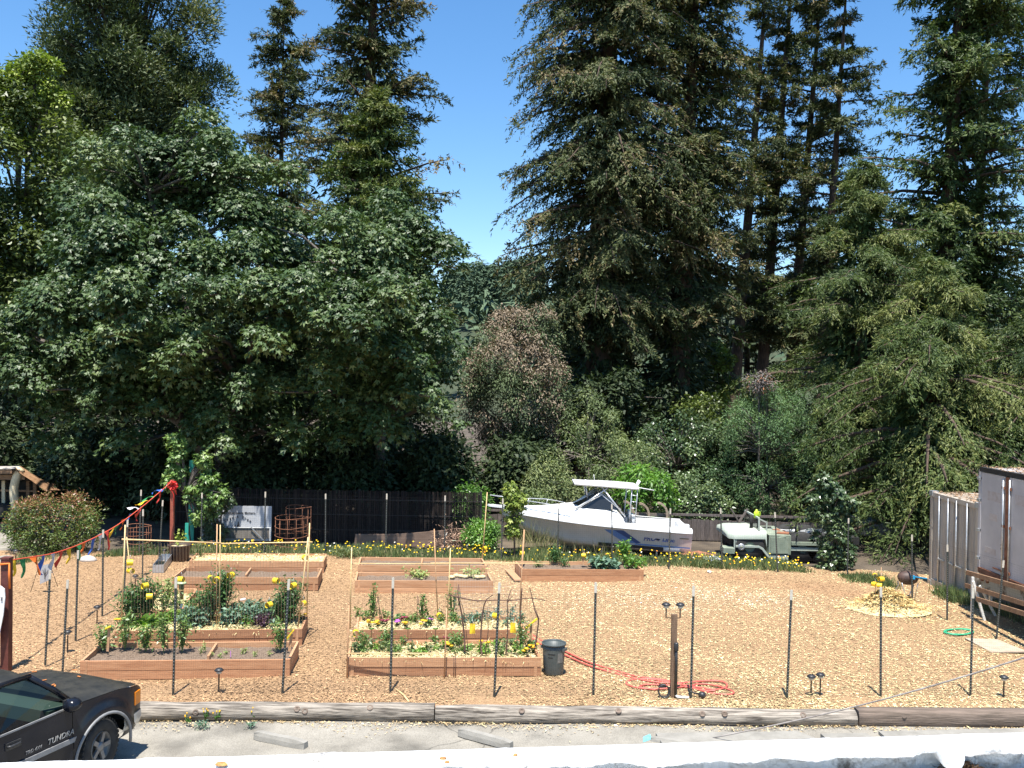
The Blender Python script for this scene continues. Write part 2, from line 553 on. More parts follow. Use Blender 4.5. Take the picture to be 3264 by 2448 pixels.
# pale driveway at the far left and packed earth in front of the shrub
g = MB()
P = [gp(-700, 1900, -0.02), gp(-60, 1868, -0.02), gp(28, 1800, -0.02), gp(60, 1720, -0.02), gp(-10, 1690, -0.02), gp(-700, 1690, -0.02)]
g.add(P, [tuple(range(len(P)))[::-1]])
o = struct('driveway', g, M_ASPH)

# ---- edging logs
def make_log(name, a, b, r0, r1, m, label, n=46, square=False):
    a, b = Vector(a), Vector(b)
    t = thing(name, label, 'log', (a.x, a.y, a.z))
    mb = MB()
    rows = []
    seg = 14
    ph = random.uniform(0, 9)
    for i in range(n + 1):
        s = i / n
        p = a.lerp(b, s)
        r = r0 + (r1 - r0) * s
        row = []
        for k in range(seg):
            an = 2 * math.pi * k / seg
            rr = r * (1 + 0.05 * math.sin(an * 3 + ph + s * 4) + 0.05 * math.sin(s * 23 + an * 2 + ph) + random.uniform(-0.035, 0.035))
            if square:
                q = 1 / max(abs(math.cos(an)), abs(math.sin(an)))
                rr = r * min(q, 1.25) * (1 + random.uniform(-0.015, 0.015))
            row.append((p.x, p.y + math.cos(an) * rr, p.z + math.sin(an) * rr))
        rows.append(row)
    mb.grid(rows, close=True)
    k0 = 0
    mb.f.append(tuple(range(seg))); mb.sm.append(False)
    mb.f.append(tuple(range(n * seg, n * seg + seg))[::-1]); mb.sm.append(False)
    mb.build('log_body', m, t, world=True)
    kb = MB()
    for q in range(5 if not square else 3):
        s = random.uniform(0.08, 0.95)
        p = a.lerp(b, s); r = (r0 + (r1 - r0) * s)
        an = random.uniform(-2.9, -2.0)
        d = Vector((0, math.cos(an), -math.sin(an)))
        rot = d.to_track_quat('Z', 'Y').to_matrix()
        kb = MB().lathe([(0.05, -0.02), (0.05, 0.012), (0.03, 0.018), (0.02, 0.002), (0.0, 0.002)], p + d * r * 0.98, 9, rot)
        kb.build('knot', M_TIMBER, t, world=True)
    return t
gz = -0.03
def ly(x): return log_y(x)
make_log('edging_log', (-9.6, ly(-9.6) - .1, gz), (gp(1378, 2300).x, ly(-1.2), gz + 0.01), 0.15, 0.155, M_WEATHER, 'silvery split log edging the parking lot beside the dark pickup')
make_log('edging_log', (gp(1382, 2300).x, ly(-1.1) - 0.03, gz), (gp(2752, 2310).x, ly(5.7) - .04, gz), 0.145, 0.135, M_WEATHER, 'cracked grey log with knots in the middle of the parking edge')
make_log('edging_timber', (gp(2758, 2310).x, ly(5.75) - 0.02, gz + 0.01), (13.5, ly(13) + 0.02, gz + 0.02), 0.135, 0.135, M_TIMBER, 'dark squared timber edging the right end of the parking lot', square=True)

# ---- wheel stops
def wheel_stop(a, b, label, w=0.15, h=0.115):
    a, b = gp(*a, -0.125), gp(*b, -0.125)
    d = (b - a); L = d.length; d.normalize(); sdv = Vector((-d.y, d.x, 0))
    mb = MB(); rows = []
    for s in np.linspace(0, 1, 9):
        p = a + d * (L * s)
        e = 0.02 if s in (0.0, 1.0) else random.uniform(-0.004, 0.004)
        rows.append([p + sdv * (-w/2 + e), p + sdv * (-w/2 + e + .01) + V(0,0,h*.55), p + sdv * (-w*.3) + V(0,0,h-e), p + sdv * (w*.3) + V(0,0,h-e), p + sdv * (w/2 - e) + V(0,0,h*.5), p + sdv * (w/2 - e)])
    mb.grid(rows, smooth=False)
    mb.f.append(tuple(range(6))[::-1]); mb.sm.append(False)
    k = len(rows) * 6
    mb.f.append(tuple(range(k-6, k))); mb.sm.append(False)
    return mb.top('wheel_stop', M_CONC, a, label, 'wheel stop', 'concrete wheel stops in the parking lot')
wheel_stop((815, 2352), (975, 2386), 'concrete wheel stop nearest the dark pickup')
wheel_stop((1465, 2342), (1630, 2386), 'concrete wheel stop below the joint of two logs')
wheel_stop((2075, 2360), (2230, 2385), 'low worn wheel stop with a blue paint mark at its end', w=0.13, h=0.07)
mb = MB()
P = [gp(2050, 2350, -0.118), gp(2072, 2340, -0.118), gp(2078, 2356, -0.118), gp(2050, 2366, -0.118)]
mb.prism(P[::-1], (0, 0, 0.004))
mb.top('painted_marking', mat('blue_paint', (0.10, 0.50, 0.70), (0.2, 0.58, 0.75), scale=20), P[0], 'pale blue painted patch on the concrete by the wheel stop', 'marking')

# ---- parapet of the roof in the foreground
par = thing('roof_parapet', 'white coated roof parapet with a rounded lumpy edge along the bottom', 'parapet', (0, 2.6, 3.6))
ZP = 4.2
A = gp(-700, 2448, ZP); B = gp(3900, 2311, ZP)
ad = (B - A); LP = ad.length; ad.normalize(); an_ = Vector((ad.y, -ad.x, 0))   # towards the camera
rows = []
for i in range(420):
    s = i / 419
    p = A + ad * (LP * s)
    w = 0.044 + 0.022 * s - 0.004 * math.sin(s * 9) + 0.006 * math.sin(s * 71) + 0.005 * math.sin(s * 163)
    lump = 0.007 * math.sin(s * 113 + 1) + 0.006 * math.sin(s * 57) + random.uniform(-0.003, 0.003)
    bx = math.sqrt(max(0.0, 1 - ((s - 0.77) / 0.0085) ** 2))       # the blob of foam
    row = [p + V(0, 0, -0.6), p + V(0, 0, -0.02), p + an_ * 0.012, p + an_ * (w * .5) + V(0, 0, 0.004 + lump * .3)]
    for k in range(1, 9):
        a2 = math.pi * k / 8
        rr = 0.021 + lump * 0.6 + bx * 0.018
        row.append(p + an_ * (w + math.sin(a2) * rr + bx * 0.02) + V(0, 0, -0.022 + math.cos(a2) * rr - bx * 0.022 + random.uniform(-.002, .002)))
    row.append(p + an_ * (w - 0.055) + V(0, 0, -0.050))
    row.append(p + an_ * (w - 0.060) + V(0, 0, -0.30))
    rows.append(row)
mb = MB(); mb.grid(rows)
mb.build('coping', M_STUCCO, par, world=True)
mb = MB()
rows = []
for i in range(60):
    s = i / 59
    p = A + ad * (LP * s) + an_ * 0.075
    rows.append([p + V(0, 0, -0.105 + 0.004 * math.sin(s * 60)), p + an_ * 0.10 + V(0, 0, -0.112 + random.uniform(-.004, .004)), p + an_ * 0.5 + V(0, 0, -0.125), p + an_ * 2.0 + V(0, 0, -0.13)])
mb.grid(rows)
mb.build('roof_deck', M_STUCCO, par, world=True)
# rest of the building under the roof
mb = MB()
p0 = A + an_ * 0.01; p1 = B + an_ * 0.01
mb.prism([p0 + V(0,0,-.62), p1 + V(0,0,-.62), p1 + an_ * 2.2 + V(0,0,-.62), p0 + an_ * 2.2 + V(0,0,-.62)][::-1], (0, 0, -(ZP - .62 + .16)))
mb.build('building_wall', M_STUCCO, par, world=True)
# scar of orange lichen / rust in the coating
mb = MB()
for (sx, sy, rr) in ((1412, 2424, .012), (1425, 2436, .008), (1643, 2413, .008), (705, 2442, .02)):
    c = gp(sx, sy, ZP - 0.004)
    MB().lathe([(rr, 0.004), (rr * .7, 0.010), (rr * .2, 0.011), (0, .010)], c, 7, sy=.6).build('rust_scar', mat('rust_orange', (0.16, 0.07, 0.03), (0.5, 0.26, 0.07), scale=90), par, world=True)
# heap of dry needles on the roof deck
c = gp(3068, 2462, ZP - 0.11)
n = 900
P = np.array(c)[None] + rng.normal(0, 1, (n, 3)) * np.array([0.035, 0.035, 0.0]); 
rad = np.linalg.norm(P[:, :2] - np.array(c)[None, :2], axis=1)
P[:, 2] = c.z + np.maximum(0, 0.04 - rad * 0.5) * rng.random(n)
D = rnd(n) * np.array([1, 1, .4])
Q = leaf_quads(P, D, sph(n), rng.uniform(.015, .035, n), rng.uniform(.003, .006, n))
colr = np.array([0.30, 0.17, 0.09]) * np.clip(rng.lognormal(0, .4, n), .4, 2)[:, None]
me = quads_mesh('dry_needles', Q - np.array(c)[None, None], colour=np.clip(colr, .02, .8))
o = mesh_obj('dry_needles', me, CHIP); o.location = c
tag(o, 'small heap of dry brown needles on the white roof', 'needles', kind='stuff')
# ------------------------------------------------------------------ trees
LM_REDWOOD = leafmat('redwood_needles', [(0, (0.030, 0.048, 0.018)), (0.55, (0.080, 0.100, 0.036)), (0.85, (0.135, 0.135, 0.052)), (1, (0.19, 0.145, 0.07))], rough=0.6, spec=0.25, trans=0.12)
LM_REDGREEN = leafmat('conifer_needles_green', [(0, (0.030, 0.055, 0.016)), (0.6, (0.085, 0.125, 0.032)), (1, (0.17, 0.185, 0.055))], rough=0.55, spec=0.3, trans=0.15)
LM_SEQ = leafmat('sequoia_needles', [(0, (0.034, 0.056, 0.026)), (0.6, (0.088, 0.118, 0.046)), (1, (0.16, 0.165, 0.065))], rough=0.6, spec=0.25, trans=0.12)
LM_MAPLE = leafmat('maple_leaves', [(0, (0.026, 0.052, 0.016)), (0.6, (0.072, 0.120, 0.036)), (1, (0.15, 0.195, 0.068))], rough=0.48, spec=0.48, trans=0.14)
LM_OLIVE = leafmat('oak_leaves', [(0, (0.045, 0.065, 0.018)), (0.6, (0.10, 0.135, 0.035)), (1, (0.20, 0.24, 0.06))], rough=0.45, spec=0.45, trans=0.2)
LM_YELLOW = leafmat('yellow_green_leaves', [(0, (0.08, 0.12, 0.022)), (0.6, (0.20, 0.27, 0.045)), (1, (0.33, 0.38, 0.08))], rough=0.5, trans=0.25)
LM_PINK = leafmat('seeding_locust', [(0, (0.075, 0.11, 0.05)), (0.42, (0.12, 0.155, 0.075)), (0.55, (0.19, 0.15, 0.10)), (1, (0.30, 0.235, 0.17))], rough=0.7, spec=0.2, trans=0.12, tcol=(1.2, 1.2, .8))
LM_GREY = leafmat('grey_green_leaves', [(0, (0.07, 0.105, 0.045)), (0.6, (0.16, 0.205, 0.085)), (1, (0.27, 0.30, 0.125))], rough=0.6, spec=0.3, trans=0.2)
LM_BLUEG = leafmat('feathery_acacia', [(0, (0.05, 0.105, 0.045)), (0.6, (0.11, 0.19, 0.078)), (1, (0.19, 0.28, 0.11))], rough=0.6, spec=0.3, trans=0.2)
LM_IVY = leafmat('ivy_leaves', [(0, (0.03, 0.06, 0.022)), (0.6, (0.08, 0.125, 0.05)), (1, (0.18, 0.24, 0.10))], rough=0.35, spec=0.65, trans=0.12)
LM_BRIGHT = leafmat('bright_green_leaves', [(0, (0.06, 0.14, 0.025)), (0.6, (0.13, 0.27, 0.045)), (1, (0.25, 0.40, 0.085))], rough=0.4, spec=0.5, trans=0.28)
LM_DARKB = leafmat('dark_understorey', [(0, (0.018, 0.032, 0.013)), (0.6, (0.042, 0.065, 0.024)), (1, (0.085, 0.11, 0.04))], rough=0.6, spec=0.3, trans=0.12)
LM_SHRUB = leafmat('red_tipped_shrub', [(0, (0.06, 0.09, 0.025)), (0.45, (0.13, 0.185, 0.045)), (0.68, (0.23, 0.20, 0.065)), (0.8, (0.23, 0.105, 0.06)), (1, (0.32, 0.15, 0.09))], rough=0.4, spec=0.5, trans=0.15)
LM_HILL = leafmat('far_conifers', [(0, (0.045, 0.075, 0.045)), (0.6, (0.080, 0.120, 0.072)), (1, (0.12, 0.16, 0.09))], rough=0.8, spec=0.1, trans=0.0)  # lifted, bluish leaf colours stand in for haze over the distance

def tree_root(name, label, base, cat='tree', group=None):
    return thing(name, label, cat, base, group=group)

def conifer(name, label, base, H, z0, prof, lm, nb=260, nt=22, nl=9, rise=0.18, droop=0.38, hang=0.5, leafL=0.26, leafW=0.05,
            lean=(0, 0), trunk_r=0.5, fluff=0.0, tw=0.30, seed=1, clumpy=0.5, back=0.55, ztop_dense=0.0, group=None, azc=None, gap=0.0, tint0=0.5, up_side=0.35, core=0, core_r=.55):
    global rng
    rng = np.random.default_rng(seed); random.seed(seed)
    base = Vector(base)
    root = tree_root(name, label, base, group=group)
    lean = np.array([lean[0], lean[1], 0.0])
    def trunk_p(z):
        return lean[None] * (z[:, None] / H) + np.stack([np.zeros_like(z), np.zeros_like(z), z], 1)
    # trunk
    zs = np.linspace(0, H, 14)
    tp = trunk_p(zs)
    rs = [max(0.03, trunk_r * (1 - z / H) ** 0.8 + (0.25 * trunk_r if i == 0 else 0)) for i, z in enumerate(zs)]
    MB().tube([tuple(p) for p in tp], rs, 9).build('trunk', M_BARK, root)
    # branches
    zb = z0 + (H - z0) * (rng.random(nb) ** (1.0 + ztop_dense))
    zb = np.sort(zb)
    az = rng.uniform(0, 2 * np.pi, nb)
    keep = (np.sin(az) < 0.25) | (rng.random(nb) < back)
    zb, az = zb[keep], az[keep]; nb = len(zb)
    rad = np.interp(zb, [q[0] for q in prof], [q[1] for q in prof]) * rng.uniform(0.62, 1.12, nb)
    if gap > 0:
        rad *= np.where(np.sin(zb * 2.1 + az * 2) > 1 - gap, 0.45, 1.0)
    out = np.stack([np.cos(az), np.sin(az), np.zeros(nb)], 1)
    P0 = trunk_p(zb)
    rs_ = rise * rng.uniform(0.6, 1.4, nb); dr_ = droop * rng.uniform(0.6, 1.4, nb)
    def bp(s, i):
        return P0[i] + out[i] * (rad[i] * s)[:, None] + np.stack([np.zeros_like(s), np.zeros_like(s), rad[i] * (rs_[i] * s - dr_[i] * s * s)], 1)
    # branch wood
    wm = MB()
    I = np.arange(nb)
    st = [bp(np.full(nb, s), I) for s in (0.0, 0.4, 0.75, 1.0)]
    for i in range(nb):
        w = 0.015 + 0.013 * rad[i]
        wm.tube([st[0][i], st[1][i], st[2][i], st[3][i]], [w * 1.6, w, w * .6, w * .25], 3, cap=False)
    tag(wm.build('branches', M_BARK, root), kind='stuff')
    # twigs
    ii = np.repeat(I, nt)
    s = np.tile(np.linspace(0.16, 1.0, nt), nb) + rng.uniform(-0.03, 0.03, nb * nt)
    s = np.clip(s, 0.08, 1.0)
    B = bp(s, ii)
    sidev = np.stack([-out[ii, 1], out[ii, 0], np.zeros(len(ii))], 1) * np.where(rng.random(len(ii)) < .5, -1, 1)[:, None]
    tl = (tw * rad[ii] * (1.0 - 0.65 * s) + 0.28) * rng.uniform(0.5, 1.25, len(ii))
    td = unit(sidev * rng.uniform(0.5, 1.0, len(ii))[:, None] + out[ii] * rng.uniform(0.3, 0.9, len(ii))[:, None] + np.array([0, 0, 1.0]) * rng.normal(up_side - hang * 0.8, 0.35, len(ii))[:, None])
    tint_b = np.clip(rng.normal(tint0, 0.22, nb), 0, 1)[ii]
    # leaflets
    jj = np.repeat(np.arange(len(ii)), nl)
    u = np.tile(np.linspace(0.05, 1.0, nl), len(ii)) + rng.uniform(-.06, .06, len(jj))
    C = B[jj] + td[jj] * (tl[jj] * u)[:, None] + np.array([0, 0, -1.0]) * (hang * tl[jj] * u * u * 0.7)[:, None] + rnd(len(jj)) * (0.05 + fluff)
    dd = td[jj] * 0.9 + rnd(len(jj)) * 0.55 + np.array([0, 0, -1.0]) * (hang * 0.8)
    nn = rnd(len(jj)) * 0.7 + np.array([0, 0, 1.0]) + out[ii[jj]] * 0.5
    L = leafL * rng.uniform(0.55, 1.3, len(jj)); W = leafW * rng.uniform(0.7, 1.4, len(jj))
    Q = leaf_tris(C, dd, nn, L, W)
    tint = np.clip(tint_b[jj] + rng.normal(0, 0.16, len(jj)) + (u - 0.5) * 0.3, 0, 1)
    if core:     # dense inner foliage round the stem, crown shade put into its dark tint
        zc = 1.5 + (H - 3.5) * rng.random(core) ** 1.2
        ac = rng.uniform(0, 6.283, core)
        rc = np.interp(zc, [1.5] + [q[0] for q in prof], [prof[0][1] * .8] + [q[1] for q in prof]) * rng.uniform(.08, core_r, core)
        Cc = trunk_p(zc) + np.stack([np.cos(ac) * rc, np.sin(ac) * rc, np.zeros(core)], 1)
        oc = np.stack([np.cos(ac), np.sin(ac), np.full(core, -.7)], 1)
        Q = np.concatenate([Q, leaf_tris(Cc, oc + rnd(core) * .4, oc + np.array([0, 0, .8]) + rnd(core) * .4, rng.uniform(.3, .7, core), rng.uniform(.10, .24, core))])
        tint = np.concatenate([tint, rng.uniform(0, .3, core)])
    mesh_obj('crown', quads_mesh('crown', Q, tint=tint), lm, root)
    return root

def broadleaf(name, label, base, clumps, lm, per=110, leafL=0.2, leafW=0.12, lobes=1, droop=0.6, trunk=None, bark=None, seed=1, cat='tree',
              group=None, shell=0.55, limb_every=1, tint0=0.5, flat=1.0, part='crown', tintfn=None, up_bias=0.25, tri=False):
    """clumps: list of (x,y,z,r) in world space; leaves hang off each clump's outer shell"""
    global rng
    rng = np.random.default_rng(seed); random.seed(seed)
    base = Vector(base)
    root = tree_root(name, label, base, cat, group)
    b = np.array(base)
    CL = np.array(clumps, dtype=float)
    if trunk is not None:
        mb = MB()
        for (pts, rads) in trunk:
            mb.tube([Vector(p) - base for p in pts], rads, 8)
        mb.build('trunk', bark or M_BARKG, root)
        tips = [np.array(p) for (pts, rads) in trunk for p in pts[1:]]
        T = np.array(tips)
        lm_ = MB()
        for i in range(0, len(CL), limb_every):
            c = CL[i, :3]
            k = np.argmin(np.linalg.norm(T - c, axis=1) + np.maximum(0, T[:, 2] - c[2]) * 2)
            a = T[k]; mid = (a + c) / 2 + np.array([0, 0, 0.12 * np.linalg.norm(c - a)])
            d = np.linalg.norm(c - a)
            w = 0.012 + 0.011 * d
            lm_.tube([Vector(a - b), Vector(mid - b), Vector(c - b)], [w * 1.3, w, w * .3], 4, cap=False)
        tag(lm_.build('limbs', bark or M_BARKG, root), kind='stuff')
    cnt = np.maximum(6, (per * (CL[:, 3] / np.mean(CL[:, 3])) ** 2).astype(int))
    ii = np.repeat(np.arange(len(CL)), cnt)
    n = len(ii)
    u = unit(sph(n) + np.array([0, 0, up_bias]))
    rr = CL[ii, 3] * (shell + (1 - shell) * rng.random(n)) 
    C = CL[ii, :3] + u * rr[:, None] * np.array([1, 1, flat]) - b
    D = u * np.array([1, 1, 0.4]) * 0.8 + rnd(n) * 0.45 + np.array([0, 0, -1.0]) * droop
    Nn = u * 0.9 + np.array([0, 0, 1.0]) * 0.7 + rnd(n) * 0.35
    L = leafL * rng.uniform(0.6, 1.25, n); W = leafW * rng.uniform(0.7, 1.3, n)
    ctint = np.clip(rng.normal(tint0, 0.16, len(CL)), 0, 1)
    tint = np.clip(ctint[ii] + rng.normal(0, 0.17, n), 0, 1)
    if tintfn is not None:
        tint = tintfn(C + b, tint, u)
    if lobes == 1:
        Q = leaf_quads(C, D, Nn, L, W) if not tri else leaf_tris(C, D, Nn, L, W); tt = tint
    else:
        D = unit(D); S = unit(np.cross(Nn, D))
        qs = [leaf_tris(C, D, Nn, L, W)]
        for sgn in (-1, 1):
            D2 = unit(D * 0.62 + S * sgn * 0.78 + np.array([0, 0, -0.15]))
            qs.append(leaf_tris(C, D2, Nn, L * 0.82, W * 0.9))
        Q = np.concatenate(qs); tt = np.tile(tint, 3)
    mesh_obj(part, quads_mesh(part, Q, tint=tt), lm, root)
    return root

def dome_clumps(c, rx, ry, rz, n, r0, r1, seed, zmin=-0.6, front=0.75, inner=0.25):
    g_ = np.random.default_rng(seed)
    out = []
    while len(out) < n:
        u = g_.normal(size=3); u /= np.linalg.norm(u)
        if u[2] < zmin: continue
        if u[1] > 0.35 and g_.random() < front: continue
        k = 1 - inner * g_.random()
        out.append((c[0] + u[0] * rx * k, c[1] + u[1] * ry * k, c[2] + u[2] * rz * k, g_.uniform(r0, r1)))
    return out

def bush(name, label, sx, sy_top, sy_bot, Y, rx_px, lm, n=26, per=130, leafL=0.10, leafW=0.05, seed=3, droop=0.3, lobes=1, tint0=0.5, cr=(0.3, 0.55), cat='bush', group=None, tintfn=None, trunkh=0.3, shell=0.4, ry=None, inner=0.35, zmin=-1.0, tri=False):
    top = dp(sx, sy_top, Y); bot = dp(sx, sy_bot, Y)
    rx = rx_px / F * Y
    zc = (top.z + bot.z) / 2; rz = (top.z - bot.z) / 2
    base = Vector((top.x, Y, max(-0.1, -0.1)))
    n = int(n * 1.25)
    cl = dome_clumps((top.x, Y, zc), max(rx - cr[1] * .6, .15), (ry or rx) * .9, max(rz - cr[1] * .4, .15), n, cr[0], cr[1], seed, zmin=zmin, inner=inner, front=.6)
    tr = [([(base.x, Y, base.z), (base.x + .05, Y, zc * .5), (base.x, Y, zc)], [0.04 + rx * .03, 0.03 + rx * .02, 0.02])]
    return broadleaf(name, label, base, cl, lm, per=per, leafL=leafL, leafW=leafW, droop=droop, lobes=lobes, trunk=tr, seed=seed, cat=cat, group=group, tint0=tint0, tintfn=tintfn, shell=shell, tri=tri)

# ---- far wood on the hill, one mass
rng = np.random.default_rng(11)
qs, ts = [], []
for k in range(420):
    if k < 150:
        y = rng.uniform(215, 345); x = y * rng.uniform(-0.075, 0.03)
    else:
        y = rng.uniform(130, 345); x = y * rng.uniform(-0.75, 0.75)
    h = rng.uniform(10, 17); rr = h * rng.uniform(0.13, 0.2)
    m_ = 260 if k < 150 else 90
    t = rng.random(m_) ** 0.7
    a = rng.uniform(0, 6.283, m_)
    r_ = rr * (1 - t) ** .8 * rng.uniform(.6, 1.1, m_) + .1
    C = np.stack([x + np.cos(a) * r_, y + np.sin(a) * r_, hill_z(x, y) + h * (0.08 + .92 * t)], 1)
    o_ = np.stack([np.cos(a), np.sin(a), np.full(m_, -.5)], 1)
    big = 1.0 if k < 150 else 1.8
    qs.append(leaf_tris(C, o_ + rnd(m_) * .3, o_ * .5 + np.array([0, 0, 1.]) + rnd(m_) * .4, rng.uniform(.9, 1.7, m_) * big, rng.uniform(.35, .7, m_) * big))
    ts.append(np.clip(rng.normal(rng.uniform(.25, .75), .15, m_), 0, 1))
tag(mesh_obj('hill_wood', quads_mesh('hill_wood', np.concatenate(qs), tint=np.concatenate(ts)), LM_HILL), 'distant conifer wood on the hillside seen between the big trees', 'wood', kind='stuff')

def cx(sx, Y): return dp(sx, 1214, Y).x
G_BACK = 'dark trees filling the background'
# ---- background row that closes the view under the tall crowns
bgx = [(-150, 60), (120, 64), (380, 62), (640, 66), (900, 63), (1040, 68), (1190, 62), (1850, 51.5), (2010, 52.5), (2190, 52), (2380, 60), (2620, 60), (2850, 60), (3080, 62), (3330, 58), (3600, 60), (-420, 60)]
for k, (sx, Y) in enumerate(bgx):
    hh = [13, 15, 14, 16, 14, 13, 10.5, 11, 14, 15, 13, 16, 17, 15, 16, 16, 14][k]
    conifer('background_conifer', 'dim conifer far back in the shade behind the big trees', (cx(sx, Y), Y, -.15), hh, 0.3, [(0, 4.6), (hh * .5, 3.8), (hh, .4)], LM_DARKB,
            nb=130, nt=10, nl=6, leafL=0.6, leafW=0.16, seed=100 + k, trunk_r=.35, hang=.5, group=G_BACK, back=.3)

# ---- tall conifers
Yg = 52.0
cg = dp(415, 250, Yg)
cl = dome_clumps((cg.x, Yg, cg.z - .5), 4.9, 5.2, 11.0, 150, .95, 1.75, 20, zmin=-.8, inner=.5, front=.8)
cl += dome_clumps((cg.x, Yg, cg.z - 4.5), 5.3, 5.2, 5.5, 64, .95, 1.6, 19, zmin=-.8, inner=.4, front=.8)
bgc = Vector((cg.x - .4, Yg, -.15))
tr = [([bgc, (cg.x - .2, Yg, 10), (cg.x, Yg, 20), (cg.x + .2, Yg, 30), (cg.x + .3, Yg, 34)], [.9, .75, .5, .22, .08])]
broadleaf('giant_conifer', 'huge rounded fluffy conifer towering at the upper left', bgc, cl, LM_SEQ, per=640, tri=True, leafL=.28, leafW=.085, droop=-.25, trunk=tr, bark=M_BARK, seed=21, limb_every=1, tint0=.5, shell=.45, up_bias=.6)
conifer('slender_redwood', 'slender redwood spire left of the tall redwood', (cx(885, 60), 60, -.15), 29.8, 8,
        [(8, 3.4), (16, 3.0), (22, 2.2), (27, 1.9), (29, 1.2), (29.8, .3)], LM_REDWOOD, core=2000, nb=210, nt=16, nl=17, rise=.25, droop=.3, hang=.35, leafL=0.270, leafW=0.075, seed=22, trunk_r=.35, tint0=.55)
conifer('tall_redwood', 'tall redwood with long level branches left of the sky gap', (cx(1135, 50), 50, -.15), 35, 6,
        [(6, 5.2), (12, 5.3), (17, 5.0), (22, 4.0), (27, 3.0), (32, 2.0), (35, .3)], LM_REDWOOD, core=5000, nb=322, nt=24, nl=20, rise=.30, droop=.22, hang=.35, leafL=0.241, leafW=0.075, seed=23, trunk_r=.6, lean=(.8, 0), gap=.25, tint0=.58, tw=.28, back=.35)
conifer('young_redwood', 'lighter green young redwood in front of the tall one', (cx(1190, 44), 44, -.15), 19.2, 5,
        [(5, 3.2), (10, 3.3), (14, 2.6), (17, 1.6), (19.2, .2)], LM_REDGREEN, core=2500, nb=237, nt=18, nl=19, rise=.3, droop=.25, hang=.3, leafL=0.231, leafW=0.075, seed=24, trunk_r=.3, tint0=.6, back=.35)
conifer('great_redwood', 'great dense redwood right of the sky gap', (cx(1900, 46), 46, -.15), 38, 8.0,
        [(8, 3.3), (10, 4.1), (13, 4.9), (18, 4.9), (24, 4.3), (30, 3.3), (38, .3)], LM_REDWOOD, nb=602, core=9000, nt=26, nl=24, rise=.12, droop=.42, hang=.75, leafL=.22, leafW=.066, seed=25, trunk_r=.85, lean=(.6, 0), tint0=.5, tw=.30, back=.3)
conifer('great_redwood', 'second dense redwood stem merged at the right of the great redwood', (cx(2160, 47), 47, -.15), 35, 8.5,
        [(8.5, 2.9), (10, 3.4), (16, 3.6), (24, 2.9), (30, 2.1), (35, .3)], LM_REDWOOD, core=7000, nb=364, nt=22, nl=19, rise=.15, droop=.38, hang=.6, leafL=0.241, leafW=0.075, seed=26, trunk_r=.6, lean=(.7, 0), tint0=.55, back=.3)
for k, (sx, H_, lab) in enumerate(((2370, 33, 'open redwood with bare dark stem, leftmost of the trio'), (2455, 35, 'open redwood, middle of the trio of bare stems'), (2545, 33, 'open redwood, rightmost of the trio of bare stems'))):
    Y = 55 + k * 1.0
    conifer('open_redwood', lab, (cx(sx - 45, Y), Y, -.15), H_, 7.5, [(7.5, 2.8), (14, 3.1), (22, 2.6), (28, 2.0), (33, .8), (36, .3)], LM_REDWOOD, nb=175, nt=18, nl=17, rise=.32, droop=.25, hang=.35,
            leafL=0.260, leafW=0.075, seed=30 + k, trunk_r=.42, lean=(2.0, 0), gap=.45, tint0=.45, back=.4)
conifer('open_redwood', 'slim redwood alone right of the trio', (cx(2600, 54), 54, -.15), 31.5, 8, [(8, 2.9), (15, 3.0), (22, 2.4), (28, 1.6), (31.5, .3)], LM_REDWOOD, nb=168, nt=18, nl=17, rise=.32, droop=.25, hang=.35,
        leafL=0.260, leafW=0.075, seed=34, trunk_r=.36, lean=(1.5, 0), gap=.4, tint0=.45, back=.4)
conifer('right_spruce', 'tall dark conifer with tiered branches at the right edge', (cx(2985, 41), 41, -.15), 30, 3.0,
        [(3, 6.0), (9, 5.6), (14, 4.6), (19, 3.7), (24, 3.0), (30, .4)], LM_REDGREEN, core_r=.3, core=5000, nb=294, nt=26, nl=20, rise=.28, droop=.26, hang=.55, leafL=0.231, leafW=0.070, seed=35, trunk_r=.55, lean=(.9, 0), gap=.35, tint0=.42, tw=.26, back=.35)
conifer('right_spruce', 'thinner second stem close beside the tall right conifer', (cx(3080, 42), 42, -.15), 28, 6, [(6, 3.6), (14, 3.4), (20, 2.8), (28, .4)], LM_REDGREEN, nb=168, nt=20, nl=19, rise=.28, droop=.26, hang=.55,
        leafL=0.231, leafW=0.070, seed=36, trunk_r=.35, lean=(.9, 0), gap=.4, tint0=.4, back=.3)
conifer('low_redwood', 'low spreading conifer with drooping sunlit boughs by the grey container', (cx(2965, 31.4), 31.4, -.15), 9.9, 0.9,
        [(.9, 4.4), (2.5, 5.3), (4.5, 4.8), (7, 2.9), (9, 1.2), (9.9, .2)], LM_REDGREEN, core_r=.3, core=2500, nb=190, gap=.35, nt=30, nl=26, rise=.14, droop=.34, hang=.7, leafL=.17, leafW=.034, seed=37, trunk_r=.33, tint0=.62, tw=.30, back=.3)
conifer('low_redwood', 'broad conifer with long tiered boughs reaching left over the fence', (cx(2740, 37), 37, -.15), 14.5, 2.2,
        [(2.2, 4.0), (5, 5.0), (8, 4.4), (11, 2.7), (14.5, .2)], LM_REDGREEN, core_r=.3, core=3000, nb=196, nt=30, nl=26, rise=.2, droop=.3, hang=.6, leafL=.17, leafW=.034, seed=38, trunk_r=.33, tint0=.5, tw=.28, back=.3, gap=.3)
conifer('low_redwood', 'conifer behind the big trailer at the right border', (cx(3330, 31), 31, -.15), 9.5, 1.0,
        [(1, 3.6), (4, 3.8), (7, 2.2), (9.5, .2)], LM_REDGREEN, nb=154, nt=26, nl=26, rise=.18, droop=.32, hang=.6, leafL=.17, leafW=.034, seed=39, trunk_r=.28, tint0=.52, back=.3)

